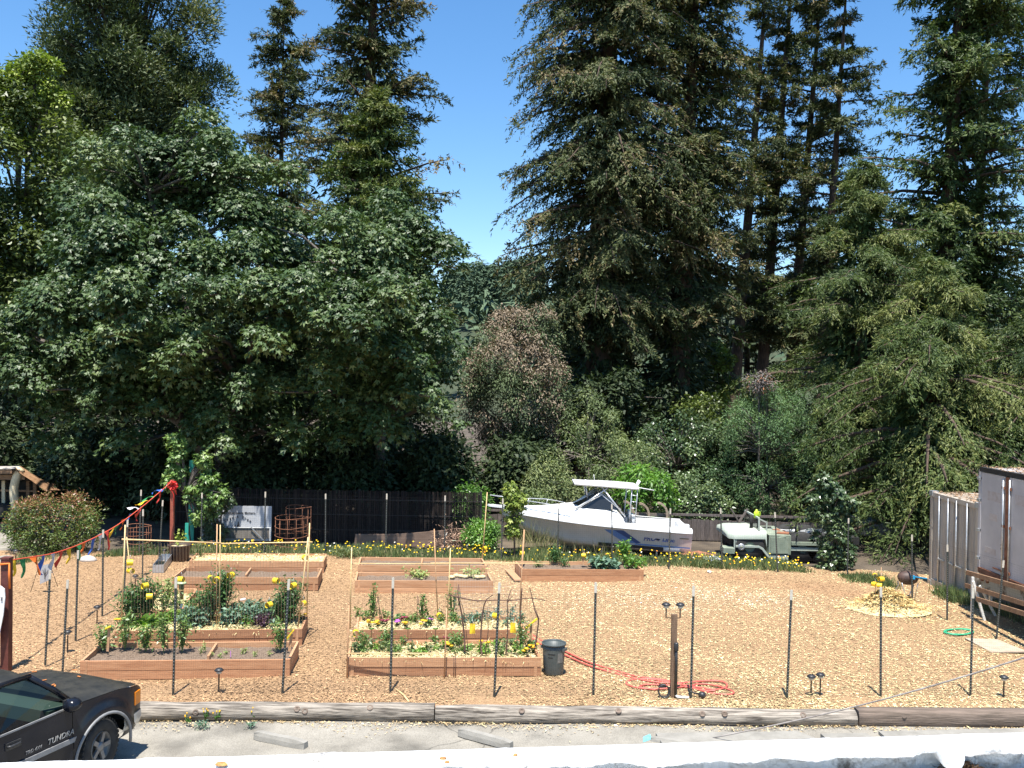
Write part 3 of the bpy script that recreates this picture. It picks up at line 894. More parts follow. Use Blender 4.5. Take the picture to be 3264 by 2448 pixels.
# ---- the big maple
Ym = 34.6
b0 = Vector((cx(690, Ym), Ym, -.15))
cl = []
cA = dp(640, 960, Ym); cl += dome_clumps((cA.x, Ym, cA.z), 5.7, 6.0, dp(640, 405, Ym).z - cA.z, 210, .75, 1.35, 41, zmin=-.75, inner=.45)
cB = dp(1230, 1060, Ym - 1); cl += dome_clumps((cB.x, Ym - 1, cB.z), 2.75, 4.8, dp(1205, 650, Ym).z - cB.z, 110, .65, 1.15, 42, zmin=-.85, inner=.4)
cC = dp(260, 1150, Ym - 1.5); cl += dome_clumps((cC.x, Ym - 1.5, cC.z), 3.7, 4.6, 2.7, 80, .6, 1.1, 43, zmin=-.5, inner=.35)
cl = [q for q in cl if math.sin(q[0] * 1.25 + 1.0) + math.sin(q[2] * 1.5 + q[0] * .5) + .6 * math.sin(q[1] * 1.3) > -.75]
g_ = np.random.default_rng(5)
for k in range(70):      # low hanging sprays
    sx = g_.uniform(120, 1480); sy = g_.uniform(1180, 1440); Y = Ym - g_.uniform(2.0, 6.0)
    p = dp(sx, sy, Y); cl.append((p.x, p.y, p.z, g_.uniform(.35, .75)))
for k in range(54):      # boughs reaching forward over the sign and screen
    p = dp(g_.uniform(330, 1330), g_.uniform(900, 1180), g_.uniform(27.4, 29.6)); cl.append((p.x, p.y, p.z, g_.uniform(.55, .95)))
for k in range(26):
    u = g_.normal(size=3); u /= np.linalg.norm(u)
    cl.append((cA.x + u[0] * 3.8, Ym + u[1] * 3.5, cA.z + u[2] * 3.5, g_.uniform(.9, 1.3)))
for k in range(12):
    u = g_.normal(size=3); u /= np.linalg.norm(u)
    cl.append((cB.x + u[0] * 1.9, Ym - 1 + u[1] * 2.5, cB.z + u[2] * 2.5, g_.uniform(.8, 1.1)))
tr = [([b0, (b0.x + .3, Ym, 2.6), (b0.x - .2, Ym - .3, 5.5), (b0.x - 1.6, Ym - .6, 9.0), (b0.x - 2.4, Ym - .6, 12)], [.42, .34, .27, .18, .08]),
      ([(b0.x + .3, Ym, 2.4), (b0.x + 1.2, Ym - .3, 4.8), (b0.x + 3.0, Ym - .8, 7.4), (b0.x + 5.0, Ym - .8, 9)], [.28, .24, .17, .08]),
      ([(b0.x + .2, Ym, 1.6), (b0.x - 1.2, Ym - .4, 3.6), (b0.x - 3.8, Ym - 1.2, 5.6), (b0.x - 6.2, Ym - 1.6, 6.6)], [.26, .22, .16, .07]),
      ([(b0.x + 6.2, Ym - .5, -.15), (b0.x + 6.3, Ym - .8, 3.5), (b0.x + 6.8, Ym - 1, 7.2)], [.24, .18, .08])]
broadleaf('maple_tree', 'big spreading maple with glossy dark green leaves filling the left', b0, cl, LM_MAPLE, per=235, leafL=.185, leafW=.10, lobes=3, droop=.75, trunk=tr, seed=44, flat=.85, limb_every=2, tint0=.48, shell=.5, up_bias=.75)

# ---- far left broadleaf with yellow green top
Yl = 43.0
cl = []
c0 = dp(30, 600, Yl); cl += dome_clumps((c0.x, Yl, c0.z), 4.4, 4.2, 5.6, 130, .7, 1.2, 51, zmin=-.9, inner=.35)
c1 = dp(30, 850, Yl); cl += dome_clumps((c1.x, Yl - 1, c1.z), 4.2, 3.8, 3.6, 60, .7, 1.1, 55, zmin=-.95, inner=.3)
c1 = dp(30, 1080, Yl); cl += dome_clumps((c1.x, Yl - 2, c1.z), 4.0, 3.6, 3.4, 40, .7, 1.1, 52, zmin=-.9, inner=.35)
bl = Vector((c0.x, Yl, -.15))
tr = [([bl, (c0.x + .2, Yl, 4), (c0.x, Yl, 9), (c0.x + .4, Yl, 13)], [.4, .32, .22, .1])]
broadleaf('oak_tree', 'olive green small-leaved tree at the far left border', bl, cl, LM_OLIVE, per=300, tri=True, leafL=.23, leafW=.13, droop=.35, trunk=tr, seed=53, limb_every=9, tint0=.42, shell=.45)
cl = []
for (sx, sy, rpx, nn_) in ((140, 230, 55, 9), (60, 300, 80, 10), (165, 330, 50, 7), (-20, 330, 90, 10), (90, 420, 90, 10)):
    p = dp(sx, sy, Yl - 1.5); cl += dome_clumps((p.x, Yl - 1.5, p.z), rpx / F * Yl, .8, rpx / F * Yl * 1.1, nn_, .3, .5, int(sx + 99), inner=.5)
b1 = Vector((cx(70, Yl - 1.5), Yl - 1.5, -.15))
tr = [([b1, (b1.x, Yl - 1.5, 9), (b1.x + .1, Yl - 1.5, 15), (b1.x + .4, Yl - 1.5, 19)], [.2, .16, .1, .04])]
broadleaf('sweetgum_tree', 'bright yellow green treetop against the sky at the far left', b1, cl, LM_YELLOW, per=150, leafL=.17, leafW=.11, droop=.35, trunk=tr, limb_every=5, seed=54, tint0=.55, shell=.4)

# ---- seeding locust with pinkish brown pods
Ya = 38.5
c0 = dp(1640, 1235, Ya)
cl = dome_clumps((c0.x, Ya, c0.z), 2.1, 2.2, dp(1640, 1000, Ya).z - c0.z, 150, .35, .7, 61, zmin=-.9, inner=.3)
cl += dome_clumps((dp(1690, 1010, Ya).x, Ya, dp(1690, 1030, Ya).z), .9, .9, .8, 16, .3, .5, 62)
def pods(P, t, u):
    k = (np.sin(P[:, 0] * 1.7 + P[:, 2] * 1.1) + np.sin(P[:, 2] * 2.3 + P[:, 1]) + rng.normal(0, .8, len(P)) + (P[:, 2] - 4.5) * .3 + u[:, 2] * .6)
    return np.where(k > 0.5, np.clip(.72 + t * .28, 0, 1), t * .45)
ba = Vector((c0.x, Ya, -.15))
tr = [([ba, (c0.x + .1, Ya, 2.5), (c0.x, Ya, 5), (c0.x + .3, Ya, 7)], [.2, .15, .1, .05])]
broadleaf('locust_tree', 'locust tree covered in pinkish brown seed pods beside the sky gap', ba, cl, LM_PINK, per=200, leafL=.14, leafW=.05, droop=.7, trunk=tr, seed=63, tintfn=pods, shell=.35)

# ---- bushes and small trees along the back
bush('olive_bush', 'tall olive green bush right of the locust', 1880, 1235, 1690, 36.5, 165, LM_GREY, n=56, per=170, leafL=.13, leafW=.045, tri=True, seed=71, droop=.5, tint0=.62)
bush('olive_bush', 'pale green willow-like bush behind the boat hardtop', 1990, 1350, 1700, 35, 165, LM_GREY, n=50, per=170, leafL=.13, leafW=.04, tri=True, seed=72, droop=.5, tint0=.5)
bush('olive_bush', 'small yellowish bush left of the boat roof', 1745, 1440, 1710, 34, 95, LM_GREY, n=26, per=150, leafL=.12, leafW=.045, tri=True, seed=73, droop=.45, tint0=.72)
bush('ivy_bush', 'dark ivy covered thicket below the great redwood', 2160, 1290, 1690, 37.5, 175, LM_IVY, n=60, per=150, leafL=.12, leafW=.08, seed=74, droop=.4, tint0=.4)
bush('ivy_bush', 'glossy pale leaved bush behind the wooden fence', 2225, 1500, 1720, 34, 120, LM_IVY, n=34, per=170, leafL=.11, leafW=.07, seed=75, droop=.35, tint0=.72)
bush('bright_sumac', 'bright green young tree behind the boat stern', 2060, 1465, 1700, 32.6, 105, LM_BRIGHT, n=26, per=110, leafL=.19, leafW=.065, seed=76, droop=.45, tint0=.5)
bush('acacia_tree', 'feathery blue green acacia left of the tiered conifer', 2450, 1195, 1700, 35.5, 190, LM_BLUEG, n=80, per=230, leafL=.12, leafW=.03, tri=True, seed=77, droop=.35, tint0=.55, cat='tree')
bush('backlit_bush', 'sunlit yellow green leaves deep between the trunks', 2280, 1060, 1330, 50, 75, LM_YELLOW, n=26, per=80, leafL=.2, leafW=.12, seed=78, tint0=.4)
bush('backlit_bush', 'green leaved tree right of the dark hollow', 2230, 1250, 1420, 41, 90, LM_OLIVE, n=24, per=120, leafL=.16, leafW=.09, seed=79, tint0=.5)
bush('dead_bush', 'tangle of dry twigs and rusty leaves at the conifer edge', 2420, 1180, 1260, 35, 60, leafmat('dead_leaves', [(0, (.10, .09, .085)), (.6, (.17, .15, .14)), (.8, (.36, .15, .07)), (1, (.42, .2, .1))], rough=.8, trans=0), n=16, per=55, leafL=.16, leafW=.035, seed=80, cr=(.2, .4))
bush('weed_bush', 'leafy shrub in the dark corner by the screen fence', 1500, 1540, 1720, 31.5, 80, LM_BRIGHT, n=20, per=90, leafL=.13, leafW=.05, seed=81, tint0=.2)
bush('weed_bush', 'bright green weeds heaped in front of the boat bow', 1535, 1655, 1765, 28.9, 70, LM_BRIGHT, n=34, per=120, leafL=.09, leafW=.04, seed=82, tint0=.55, cr=(.18, .32))
bush('weed_bush', 'low green shrub above the white bow of the boat', 1690, 1560, 1720, 32, 90, LM_GREY, n=26, per=120, leafL=.12, leafW=.05, seed=83, tint0=.45)
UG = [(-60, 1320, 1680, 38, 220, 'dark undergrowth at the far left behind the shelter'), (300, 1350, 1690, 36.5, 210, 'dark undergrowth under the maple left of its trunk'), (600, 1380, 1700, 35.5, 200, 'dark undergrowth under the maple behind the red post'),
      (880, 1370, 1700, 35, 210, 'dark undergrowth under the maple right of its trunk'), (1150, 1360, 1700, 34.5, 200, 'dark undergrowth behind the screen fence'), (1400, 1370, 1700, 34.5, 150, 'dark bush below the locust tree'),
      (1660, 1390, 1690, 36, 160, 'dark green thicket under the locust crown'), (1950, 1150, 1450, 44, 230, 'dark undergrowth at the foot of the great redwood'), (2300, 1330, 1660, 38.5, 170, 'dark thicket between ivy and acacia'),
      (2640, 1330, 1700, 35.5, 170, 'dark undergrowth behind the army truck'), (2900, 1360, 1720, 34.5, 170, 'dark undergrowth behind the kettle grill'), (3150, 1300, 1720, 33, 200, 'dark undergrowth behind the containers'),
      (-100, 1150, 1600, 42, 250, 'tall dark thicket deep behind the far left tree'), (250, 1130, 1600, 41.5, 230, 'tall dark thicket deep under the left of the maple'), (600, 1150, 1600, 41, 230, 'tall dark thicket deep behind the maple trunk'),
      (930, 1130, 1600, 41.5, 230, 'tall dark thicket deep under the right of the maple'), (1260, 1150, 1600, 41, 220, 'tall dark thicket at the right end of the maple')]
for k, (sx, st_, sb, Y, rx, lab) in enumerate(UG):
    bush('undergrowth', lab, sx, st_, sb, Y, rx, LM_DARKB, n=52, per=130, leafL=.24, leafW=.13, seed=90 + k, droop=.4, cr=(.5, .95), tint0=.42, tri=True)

# ---- red tipped shrub at the left
def redtop(P, t, u):
    k = (P[:, 2] - 1.15) * 0.75 + rng.normal(0, .28, len(P)) + u[:, 2] * .25
    return np.where(k > .25, np.clip(.66 + .34 * rng.random(len(P)), 0, 1), t * .62)
bush('photinia_shrub', 'round shrub with reddish top beside the driveway', 172, 1560, 1800, 27.6, 172, LM_SHRUB, n=70, per=140, leafL=.09, leafW=.035, seed=95, droop=-.1, tint0=.5, cr=(.22, .42), cat='shrub', tintfn=redtop, shell=.3, ry=1.3, inner=.3)
# ------------------------------------------------------------------ raised beds
rng = np.random.default_rng(77); random.seed(77)
BZ = 0.335
M_STRAW = mat('straw_bed', (0.50, 0.36, 0.16), (0.80, 0.66, 0.38), scale=30, rough=0.95, bump=0.9, bscale=40)
BED = {}
def raised_bed(key, fl, fr, rl, rr, label, fill, m=None, boards=2, divider=None, soil_z=0.235, straw_n=0):
    m = m or M_RED
    FL, FR, RL, RR = (gp(*q, BZ) for q in (fl, fr, rl, rr))
    t = thing('raised_bed', label, 'raised bed', (FL.x, FL.y, 0), group='redwood raised beds')
    TH = 0.042
    cen = (FL + FR + RL + RR) / 4
    h = BZ / boards
    sides = [('front', FL, FR), ('rear', RL, RR), ('left', FL, RL), ('right', FR, RR)]
    for nm, a, b in sides:
        d = (b - a).normalized()
        inw = Vector((-d.y, d.x, 0))
        if inw.dot(cen - a) < 0: inw = -inw
        for k in range(boards):
            e = 0.0 if nm in ('front', 'rear') else TH + .004
            jz = random.uniform(-.003, .003); ji = random.uniform(0, .012) if k == 0 else 0
            aa = a + d * e + inw * (TH / 2 + ji); bb = b - d * e + inw * (TH / 2 + ji)
            zc = h * (k + .5) - 0.008 + jz
            mm = M_RED2 if (k == boards - 1 and m is M_RED and random.random() < .55) else m
            o = MB().bar(Vector((0, 0, 0)), Vector(((bb - aa).length, 0, 0)), TH, h - 0.006).build('plank', mm, t)
            o.location = Vector((aa.x, aa.y, zc)) - t.location
            o.rotation_euler = (0, 0, math.atan2(d.y, d.x))
    for p in (FL, FR, RL, RR):
        q = p + (cen - p).normalized() * 0.10
        MB().box((q.x, q.y, BZ / 2 - .012), (.06, .06, BZ)).build('corner_stake', M_RED2, t, world=True)
    sm = M_SOIL if fill == 'soil' else M_STRAW
    rows = []
    nu, nv = 26, 9
    for j in range(nv):
        v = .03 + .94 * j / (nv - 1)
        rows.append([(FL.lerp(RL, v)).lerp(FR.lerp(RR, v), .015 + .97 * i / (nu - 1)).xy.to_3d() + V(0, 0, soil_z + random.uniform(-.02, .02)) for i in range(nu)])
    mb = MB().grid(rows); mb.build('soil' if fill == 'soil' else 'straw_mulch', sm, t, world=True)
    if divider:
        a = gp(*divider[0], BZ - .06); b = gp(*divider[1], BZ - .06)
        MB().bar(a, b, .04, .1).build('divider', M_RED2, t, world=True)
    BED[key] = (FL, FR, RL, RR)
    if straw_n:
        n = straw_n
        u, v = rng.uniform(.02, .98, n), rng.uniform(.05, .95, n)
        FLn, FRn, RLn, RRn = (np.array(q) for q in (FL, FR, RL, RR))
        P = (FLn * (1 - v)[:, None] + RLn * v[:, None]) * (1 - u)[:, None] + (FRn * (1 - v)[:, None] + RRn * v[:, None]) * u[:, None]
        P[:, 2] = soil_z + .01 + rng.random(n) * .04 + .03 * np.sin(u * 17) * np.sin(v * 6 + u * 5)
        an = rng.uniform(0, 6.283, n)
        D = np.stack([np.cos(an), np.sin(an), rng.normal(0, .25, n)], 1)
        Q = leaf_quads(P, D, np.array([0, 0, 1.]) + rnd(n) * .4, rng.uniform(.06, .18, n), rng.uniform(.008, .02, n))
        c = np.array([0.74, 0.60, 0.31]) * np.clip(rng.lognormal(0, .25, n), .4, 1.3)[:, None]
        me = quads_mesh('straw', Q - np.array(t.location)[None, None], colour=np.clip(c, .05, .88))
        tag(mesh_obj('straw', me, CHIP, t), kind='stuff')
    return t
raised_bed('B1', (255, 2106), (924, 2100), (321, 2047), (953, 2042), 'long raised bed with dark soil nearest the pickup, front left', 'soil', divider=((663, 2100), (690, 2058)))
raised_bed('B2', (365, 2011), (963, 2004), (398, 1966), (982, 1960), 'raised bed crowded with tomatoes, lettuce and kale, second from the front on the left', 'straw', straw_n=2600)
raised_bed('B3', (452, 1944), (580, 1944), (502, 1873), (631, 1874), 'short narrow raised bed standing end-on behind the leafy bed', 'straw', soil_z=.2, straw_n=500)
raised_bed('B4', (549, 1838), (1014, 1839), (589, 1807), (1028, 1809), 'empty raised bed of grey soil behind the bamboo trellis', 'soil', divider=((783, 1838), (800, 1815)))
raised_bed('B5', (604, 1786), (1032, 1789), (625, 1762), (1042, 1764), 'rearmost raised bed on the left, heaped with bright straw', 'straw', soil_z=.27, straw_n=1800, m=M_RED)
raised_bed('B6', (1140, 1800), (1552, 1802), (1148, 1774), (1538, 1778), 'rearmost raised bed of dark soil in the middle column', 'soil', divider=((1344, 1800), (1346, 1784)), m=M_RED2)
raised_bed('B7', (1131, 1849), (1572, 1851), (1137, 1822), (1557, 1824), 'raised bed with bare soil and some straw, middle column second from the back', 'soil', m=M_RED2)
raised_bed('B8', (1664, 1813), (2052, 1815), (1641, 1787), (2020, 1789), 'reddish raised bed with squash and peppers below the boat', 'soil')
raised_bed('B9', (1134, 2007), (1676, 2007), (1138, 1963), (1650, 1963), 'strawed raised bed with flowers, second from the front in the middle', 'straw', straw_n=2600)
raised_bed('B10', (1106, 2095), (1725, 2095), (1116, 2041), (1698, 2039), 'strawed raised bed with crooked branch trellis, front middle', 'straw', straw_n=3200)

# a loose board leaning on the reddish bed, split stakes on the front middle bed
mb = MB(); a = gp(1622, 1818, .02); b = gp(1652, 1850, .05)
mb.bar(a, b, .2, .035); mb.top('leaning_board', M_RED2, a, 'pale loose board lying against the left end of the reddish bed', 'board')

# ------------------------------------------------------------------ fences of T-posts with netting
M_POST = mat('dark_green_post', (0.020, 0.026, 0.022), (0.045, 0.05, 0.045), scale=30, rough=0.5)
M_POSTB = mat('back_post_green', (0.035, 0.05, 0.045), (0.06, 0.08, 0.07), scale=30, rough=0.55)
M_NET = mat('black_net', (0.02, 0.02, 0.022), rough=0.8)
M_STUD = mat('post_stud', (0.26, 0.26, 0.25), rough=0.5)
def tpost_meshes(H):
    mb = MB()
    mb.box((0, 0, H / 2), (.040, .005, H)); mb.box((0, .016, H / 2), (.005, .028, H))
    st = MB()
    k = .12
    while k < H - .25:
        st.box((0, -.006, k), (.012, .008, .010)); k += .053
    tp = MB(); tp.box((0, 0, H - .085), (.043, .009, .176)); tp.box((0, .017, H - .085), (.008, .031, .176))
    return mb.mesh('post'), st.mesh('stud_row'), tp.mesh('post_tip')
PM = tpost_meshes(1.9)
for me_, m_ in zip(PM, (M_POST, M_STUD, mat('cream_post_tip', (.50, .45, .36), (.58, .53, .44), scale=20, rough=.6))):
    me_.materials.append(m_)
def place_post(root, base, top, back=False):
    base, top = Vector(base), Vector(top)
    d = top - base
    o = bpy.data.objects.new('post', PM[0]); COL.objects.link(o); o.parent = root
    o.location = base - Vector(root.location)
    o.rotation_mode = 'QUATERNION'; o.rotation_quaternion = d.to_track_quat('Z', 'Y') @ Quaternion((0, 0, 1), 0)
    q = d.normalized()
    o.rotation_quaternion = Vector((0, 0, 1)).rotation_difference(q)
    o.scale = (1, 1, d.length / 1.9)
    for me_, nm in ((PM[1], 'stud_row'), (PM[2], 'post_tip')):
        c = bpy.data.objects.new(nm, me_); COL.objects.link(c); c.parent = o
        if nm == 'stud_row': c['kind'] = 'stuff'
def net(root, bases, hgt, sp=0.035, th=0.0011, zb=0.03):
    """netting between posts: thin threads, both ways"""
    Q = []
    off = Vector(root.location)
    for a, b in zip(bases[:-1], bases[1:]):
        a, b = Vector(a), Vector(b); L = (b - a).length; d = (b - a) / L
        nseg = max(1, int(L / sp))
        sag = random.uniform(.02, .05)
        for i in range(nseg + 1):
            p = a + d * (L * i / nseg) - off
            Q.append([p + V(0, 0, zb) - d * th / 2, p + V(0, 0, zb) + d * th / 2, p + V(0, 0, hgt) + d * th / 2, p + V(0, 0, hgt) - d * th / 2])
        nz = int(hgt / sp)
        for k in range(nz + 1):
            z = zb + (hgt - zb) * k / nz
            w = th if 0 < k < nz else th * 2.2
            q = a - off; e = b - off
            Q.append([q + V(0, 0, z - w / 2), e + V(0, 0, z - w / 2), e + V(0, 0, z + w / 2), q + V(0, 0, z + w / 2)])
    me = quads_mesh('netting', np.array([[tuple(v) for v in q] for q in Q]))
    return tag(mesh_obj('netting', me, M_NET, root), kind='stuff')
def fence(label, posts, net_on=True, hgt=1.72, ext0=None, ext1=None, sp=.035):
    B = [gp(bx, by) for bx, by, tx, ty in posts]
    root = thing('net_fence', label, 'fence', (B[0].x, B[0].y, 0))
    for (bx, by, tx, ty), b in zip(posts, B):
        place_post(root, b, dp(tx, ty, b.y))
    if net_on:
        NB = ([ext0] if ext0 is not None else []) + B + ([ext1] if ext1 is not None else [])
        net(root, NB, hgt, sp)
    return root, B
fr, FB = fence('front net fence of dark metal posts with white tips along the parking edge',
      [(552, 2216, 561, 1841), (900, 2211, 921, 1848), (1244, 2209, 1253, 1842), (1575, 2222, 1592, 1858), (1891, 2220, 1899, 1857), (2202, 2226, 2211, 1868), (2508, 2230, 2523, 1881), (2807, 2219, 2808, 1872), (3093, 2219, 3102, 1876)],
      ext0=gp(200, 2216), ext1=gp(3380, 2222))
lf, LB = fence('left net fence of dark posts running back beneath the pennants',
      [(199, 2146, 216, 1849), (144, 2121, 160, 1819), (241, 2045, 249, 1755), (326, 1964, 329, 1689), (395, 1905, 407, 1657), (454, 1858, 456, 1624), (506, 1800, 519, 1595), (443, 1769, 450, 1562)], net_on=False)
net(lf, [LB[1], LB[2], LB[3], LB[4], LB[5], LB[6]], 1.7, .05)
bf, BB = fence('back net fence of metal posts with white tips in the yellow flowers',
      [(640, 1764, 644, 1571), (843, 1763, 846, 1568), (1037, 1763, 1038, 1574), (1229, 1772, 1233, 1574), (1416, 1774, 1419, 1580), (1598, 1787, 1603, 1589), (1777, 1785, 1782, 1605), (1952, 1789, 1950, 1607), (2132, 1814, 2137, 1621), (2302, 1812, 2297, 1620), (2479, 1826, 2470, 1633), (2701, 1836, 2705, 1652)],
      hgt=1.75, sp=.06)
rf, RB = fence('right net fence of metal posts with white tips toward the trailer',
      [(2907, 1925, 2907, 1705), (3019, 1976, 3020, 1737), (3176, 2038, 3199, 1787)], net_on=False)
net(rf, [BB[-1], RB[0], RB[1], RB[2], gp(3380, 2130)], 1.7, .05)

# ------------------------------------------------------------------ red posts and pennant string
M_REDP = mat('red_brown_paint', (0.26, 0.060, 0.035), (0.36, 0.10, 0.06), scale=10, rough=0.6)
M_REDK = mat('dark_red_brown_paint', (0.085, 0.022, 0.016), (0.14, 0.04, 0.03), scale=10, rough=0.6)
M_REDB = mat('glossy_red_ribbon', (0.62, 0.02, 0.02), (0.75, 0.05, 0.04), scale=8, rough=0.3)
b1 = gp(20, 2138); t1 = dp(22, 1782, b1.y)
rp = thing('red_post', 'dark red square post at the left edge above the pickup roof', 'post', (b1.x, b1.y, 0))
MB().bar(b1, t1, .14, .14, V(0, 1, 0)).build('post_shaft', M_REDK, rp, world=True)
MB().box(t1 + V(0, 0, .02), (.16, .16, .03)).build('post_cap', M_REDK, rp, world=True)
MB().tube([t1 + V(-.09, -.09, -.08), t1 + V(.09, -.09, -.06), t1 + V(.1, -.1, -.25), t1 + V(.11, -.1, -.5)], .02, 5).build('ribbon_tie', mat('orange_ribbon', (.8, .2, .03)), rp, world=True)
b2 = gp(548, 1768); t2 = dp(551, 1530, b2.y)
rp2 = thing('red_post', 'slim red post topped by a glossy red bow before the maple', 'post', (b2.x, b2.y, 0))
MB().bar(b2, t2, .10, .10, V(0, 1, 0)).build('post_shaft', M_REDP, rp2, world=True)
mb = MB()
for k in range(7):
    a = k * .9
    c = t2 + V(.04, -.06, -.12)
    mb.tube([c, c + V(math.cos(a) * .14, -.05 - .04 * math.sin(a), math.sin(a) * .13 - .02), c + V(math.cos(a + .7) * .15, -.07, math.sin(a + .7) * .12 - .05), c], [.012, .035, .035, .012], 6)
mb.tube([t2 + V(.05, -.08, -.15), t2 + V(.12, -.1, -.3), t2 + V(.14, -.08, -.42)], [.03, .02, .01], 5)
mb.tube([t2 + V(-.05, -.08, -.12), t2 + V(.0, -.1, -.3), t2 + V(.06, -.08, -.42), t2 + V(.07, -.08, -.75)], [.015, .012, .012, .008], 5)
mb.build('bow', M_REDB, rp2, world=True)
# the string follows the picture's curve between the two posts
ctrl = [(30, 1786), (98, 1776), (172, 1763), (254, 1735), (328, 1700), (381, 1669), (447, 1620), (492, 1583), (545, 1537)]
pts = []
for i, (sx, sy) in enumerate(ctrl):
    # depth along the straight line (seen from above) between the posts
    r_ = ray(sx, sy); k = r_.x / r_.y
    X1, Y1, X2, Y2 = t1.x, t1.y, t2.x, t2.y
    s_ = (k * Y1 - X1) / ((X2 - X1) - k * (Y2 - Y1))
    pts.append(dp(sx, sy, Y1 + (Y2 - Y1) * min(max(s_, 0), 1)))
def along(pts, m=10):
    out = []
    for i in range(len(pts) - 1):
        p0, p1, p2, p3 = pts[max(i-1, 0)], pts[i], pts[i+1], pts[min(i+2, len(pts)-1)]
        for k in range(m):
            t = k / m
            out.append(0.5 * ((2*p1) + (p2-p0)*t + (2*p0-5*p1+4*p2-p3)*t*t + (-p0+3*p1-3*p2+p3)*t**3))
    out.append(pts[-1]); return out
line = along(pts, 12)
bn = thing('pennant_string', 'sagging string of coloured pennants between the two red posts', 'bunting', (t1.x, t1.y, 0))
MB().tube(line, .012, 5).build('cord', mat('red_cord', (.7, .10, .05), rough=.7), bn, world=True)
PC = {'y': (.80, .52, .02), 'g': (.03, .24, .07), 'o': (.80, .17, .02), 'b': (.03, .12, .48), 'w': (.62, .60, .62), 'r': (.55, .045, .03)}
# (picture position of the root, colour, tip offset in picture px)
pen = [(40, 'y', (-2, 55)), (72, 'g', (3, 62)), (108, 'o', (10, 62)), (137, 'b', (2, 60)), (168, 'w', (6, 60)), (193, 'r', (-9, 58)), (223, 'y', (-7, 52)), (253, 'g', (2, 50)), (268, 'o', (-10, 52)), (298, 'b', (-14, 55)), (322, 'w', (-8, 50)), (341, 'r', (4, 60)), (357, 'y', (-10, 44)), (377, 'g', (-12, 32)), (397, 'o', (-12, 30)), (422, 'b', (-22, 20)), (445, 'r', (-14, 40)), (440, 'w', (-36, -8)), (472, 'y', (-44, 10)), (490, 'g', (-40, 12)), (512, 'r', (-10, 40)), (520, 'b', (-36, 16)), (536, 'w', (-18, 16))]
LS = [((p - CP).dot(RT) / (p - CP).dot(FW) * F + 1632, p) for p in line]
for (px, c, (ox, oy)) in pen:
    i = min(range(len(LS) - 1), key=lambda k: abs(LS[k][0] - px))
    p = LS[i][1]; d = (line[min(i+1, len(line)-1)] - line[max(i-1, 0)]).normalized()
    sc_ = p.y / F
    tip = p + RT * (ox * sc_) - UP * (oy * sc_) + V(0, random.uniform(-.08, .08), 0)
    w = .13 if abs(oy) > 25 else .1
    nrm = d.cross(tip - p).normalized()
    rows = []
    for k in range(7):
        s = k / 6
        c_ = p.lerp(tip, s) + nrm * (.035 * math.sin(s * 5 + px))
        hw = w * (1 - s) ** .8 + .004
        rows.append([c_ - d * hw + nrm * (.03 * math.sin(s * 7 + px * 2)), c_ + nrm * .012, c_ + d * hw - nrm * (.03 * math.sin(s * 6 + px))])
    MB().grid(rows).build('pennant', mat('cloth_' + c, PC[c], rough=.75), bn, world=True)

# ------------------------------------------------------------------ solar path lights
M_LENS = mat('lamp_lens', (0.55, 0.50, 0.42), (0.65, 0.6, 0.5), rough=0.25)
def lamp_parts(root, base, H, s=1.0, stake=True):
    b = Vector(base)
    if stake:
        MB().lathe([(.012, 0), (.014, .02), (.013, H - .1), (.018, H - .09)], b, 8).build('stake', M_BLACK, root, world=True)
    z = H - .095
    MB().lathe([(.018, z), (.045 * s, z + .012), (.048 * s, z + .05), (.03 * s, z + .052)], b, 12).build('lens', M_LENS, root, world=True)
    MB().lathe([(.045 * s, z + .048), (.075 * s, z + .052), (.078 * s, z + .064), (.05 * s, z + .09), (.02 * s, z + .1), (0, z + .1)], b, 14).build('cap', M_BLACK, root, world=True)
def path_light(bx, by, H, label, off=None):
    b = gp(bx, by)
    t = thing('solar_path_light', label, 'garden light', (b.x, b.y, 0), group='black solar path lights')
    lamp_parts(t, b, H)
path_light(697, 2214, .44, 'solar path light in front of the dark soil bed')
path_light(2585, 2219, .37, 'left one of a close pair of path lights at the front right')
path_light(2614, 2217, .39, 'right one of a close pair of path lights at the front right')
path_light(3199, 2223, .38, 'lone solar path light at the far right front')
path_light(309, 1990, .40, 'solar path light beside the fourth post of the left fence')
path_light(215, 2079, .42, 'solar path light near the left end of the front left bed')
path_light(431, 1874, .33, 'small path light left of the narrow end-on bed')
path_light(525, 1783, .30, 'small path light beside the barrel planter')
path_light(50, 1800, .42, 'path light at the left edge below the red tipped shrub')
# twin lights on a wooden post
b = gp(2145, 2222)
t = thing('twin_light_post', 'brown wooden post carrying two black lamps and a pipe', 'lamp post', (b.x, b.y, 0))
ztop = dp(2147, 1958, b.y).z
M_DKW = mat('dark_wood_post', (0.13, 0.075, 0.045), (0.22, 0.14, 0.085), scale=8, rough=.85, stretch=(5, 5, .6), bump=.3)
MB().box((b.x, b.y, ztop / 2), (.09, .09, ztop)).build('post_shaft', M_DKW, t, world=True)
for sg, px in ((-1, 2123), (1, 2168)):
    q = dp(px, 1960, b.y)
    MB().tube([(b.x + sg * .05, b.y, ztop - .06), (q.x, b.y, ztop - .06), (q.x, b.y, ztop + .10)], .012, 7).build('lamp_arm', M_DKW, t, world=True)
    z0 = ztop + .10 - (.40 - .095)
    lamp_parts(t, (q.x, b.y, ztop + .10 - (.40 - .095)), .40, stake=False)
MB().tube([(b.x + .035, b.y - .06, .06), (b.x + .035, b.y - .06, .62), (b.x + .03, b.y - .055, .85)], .026, 8).build('pipe', M_BLACK, t, world=True)
MB().lathe([(.035, .80), (.04, .82), (.04, .92), (.03, .94), (0, .94)], (b.x + .03, b.y - .055, 0), 10).build('pipe_cap', M_BLACK, t, world=True)
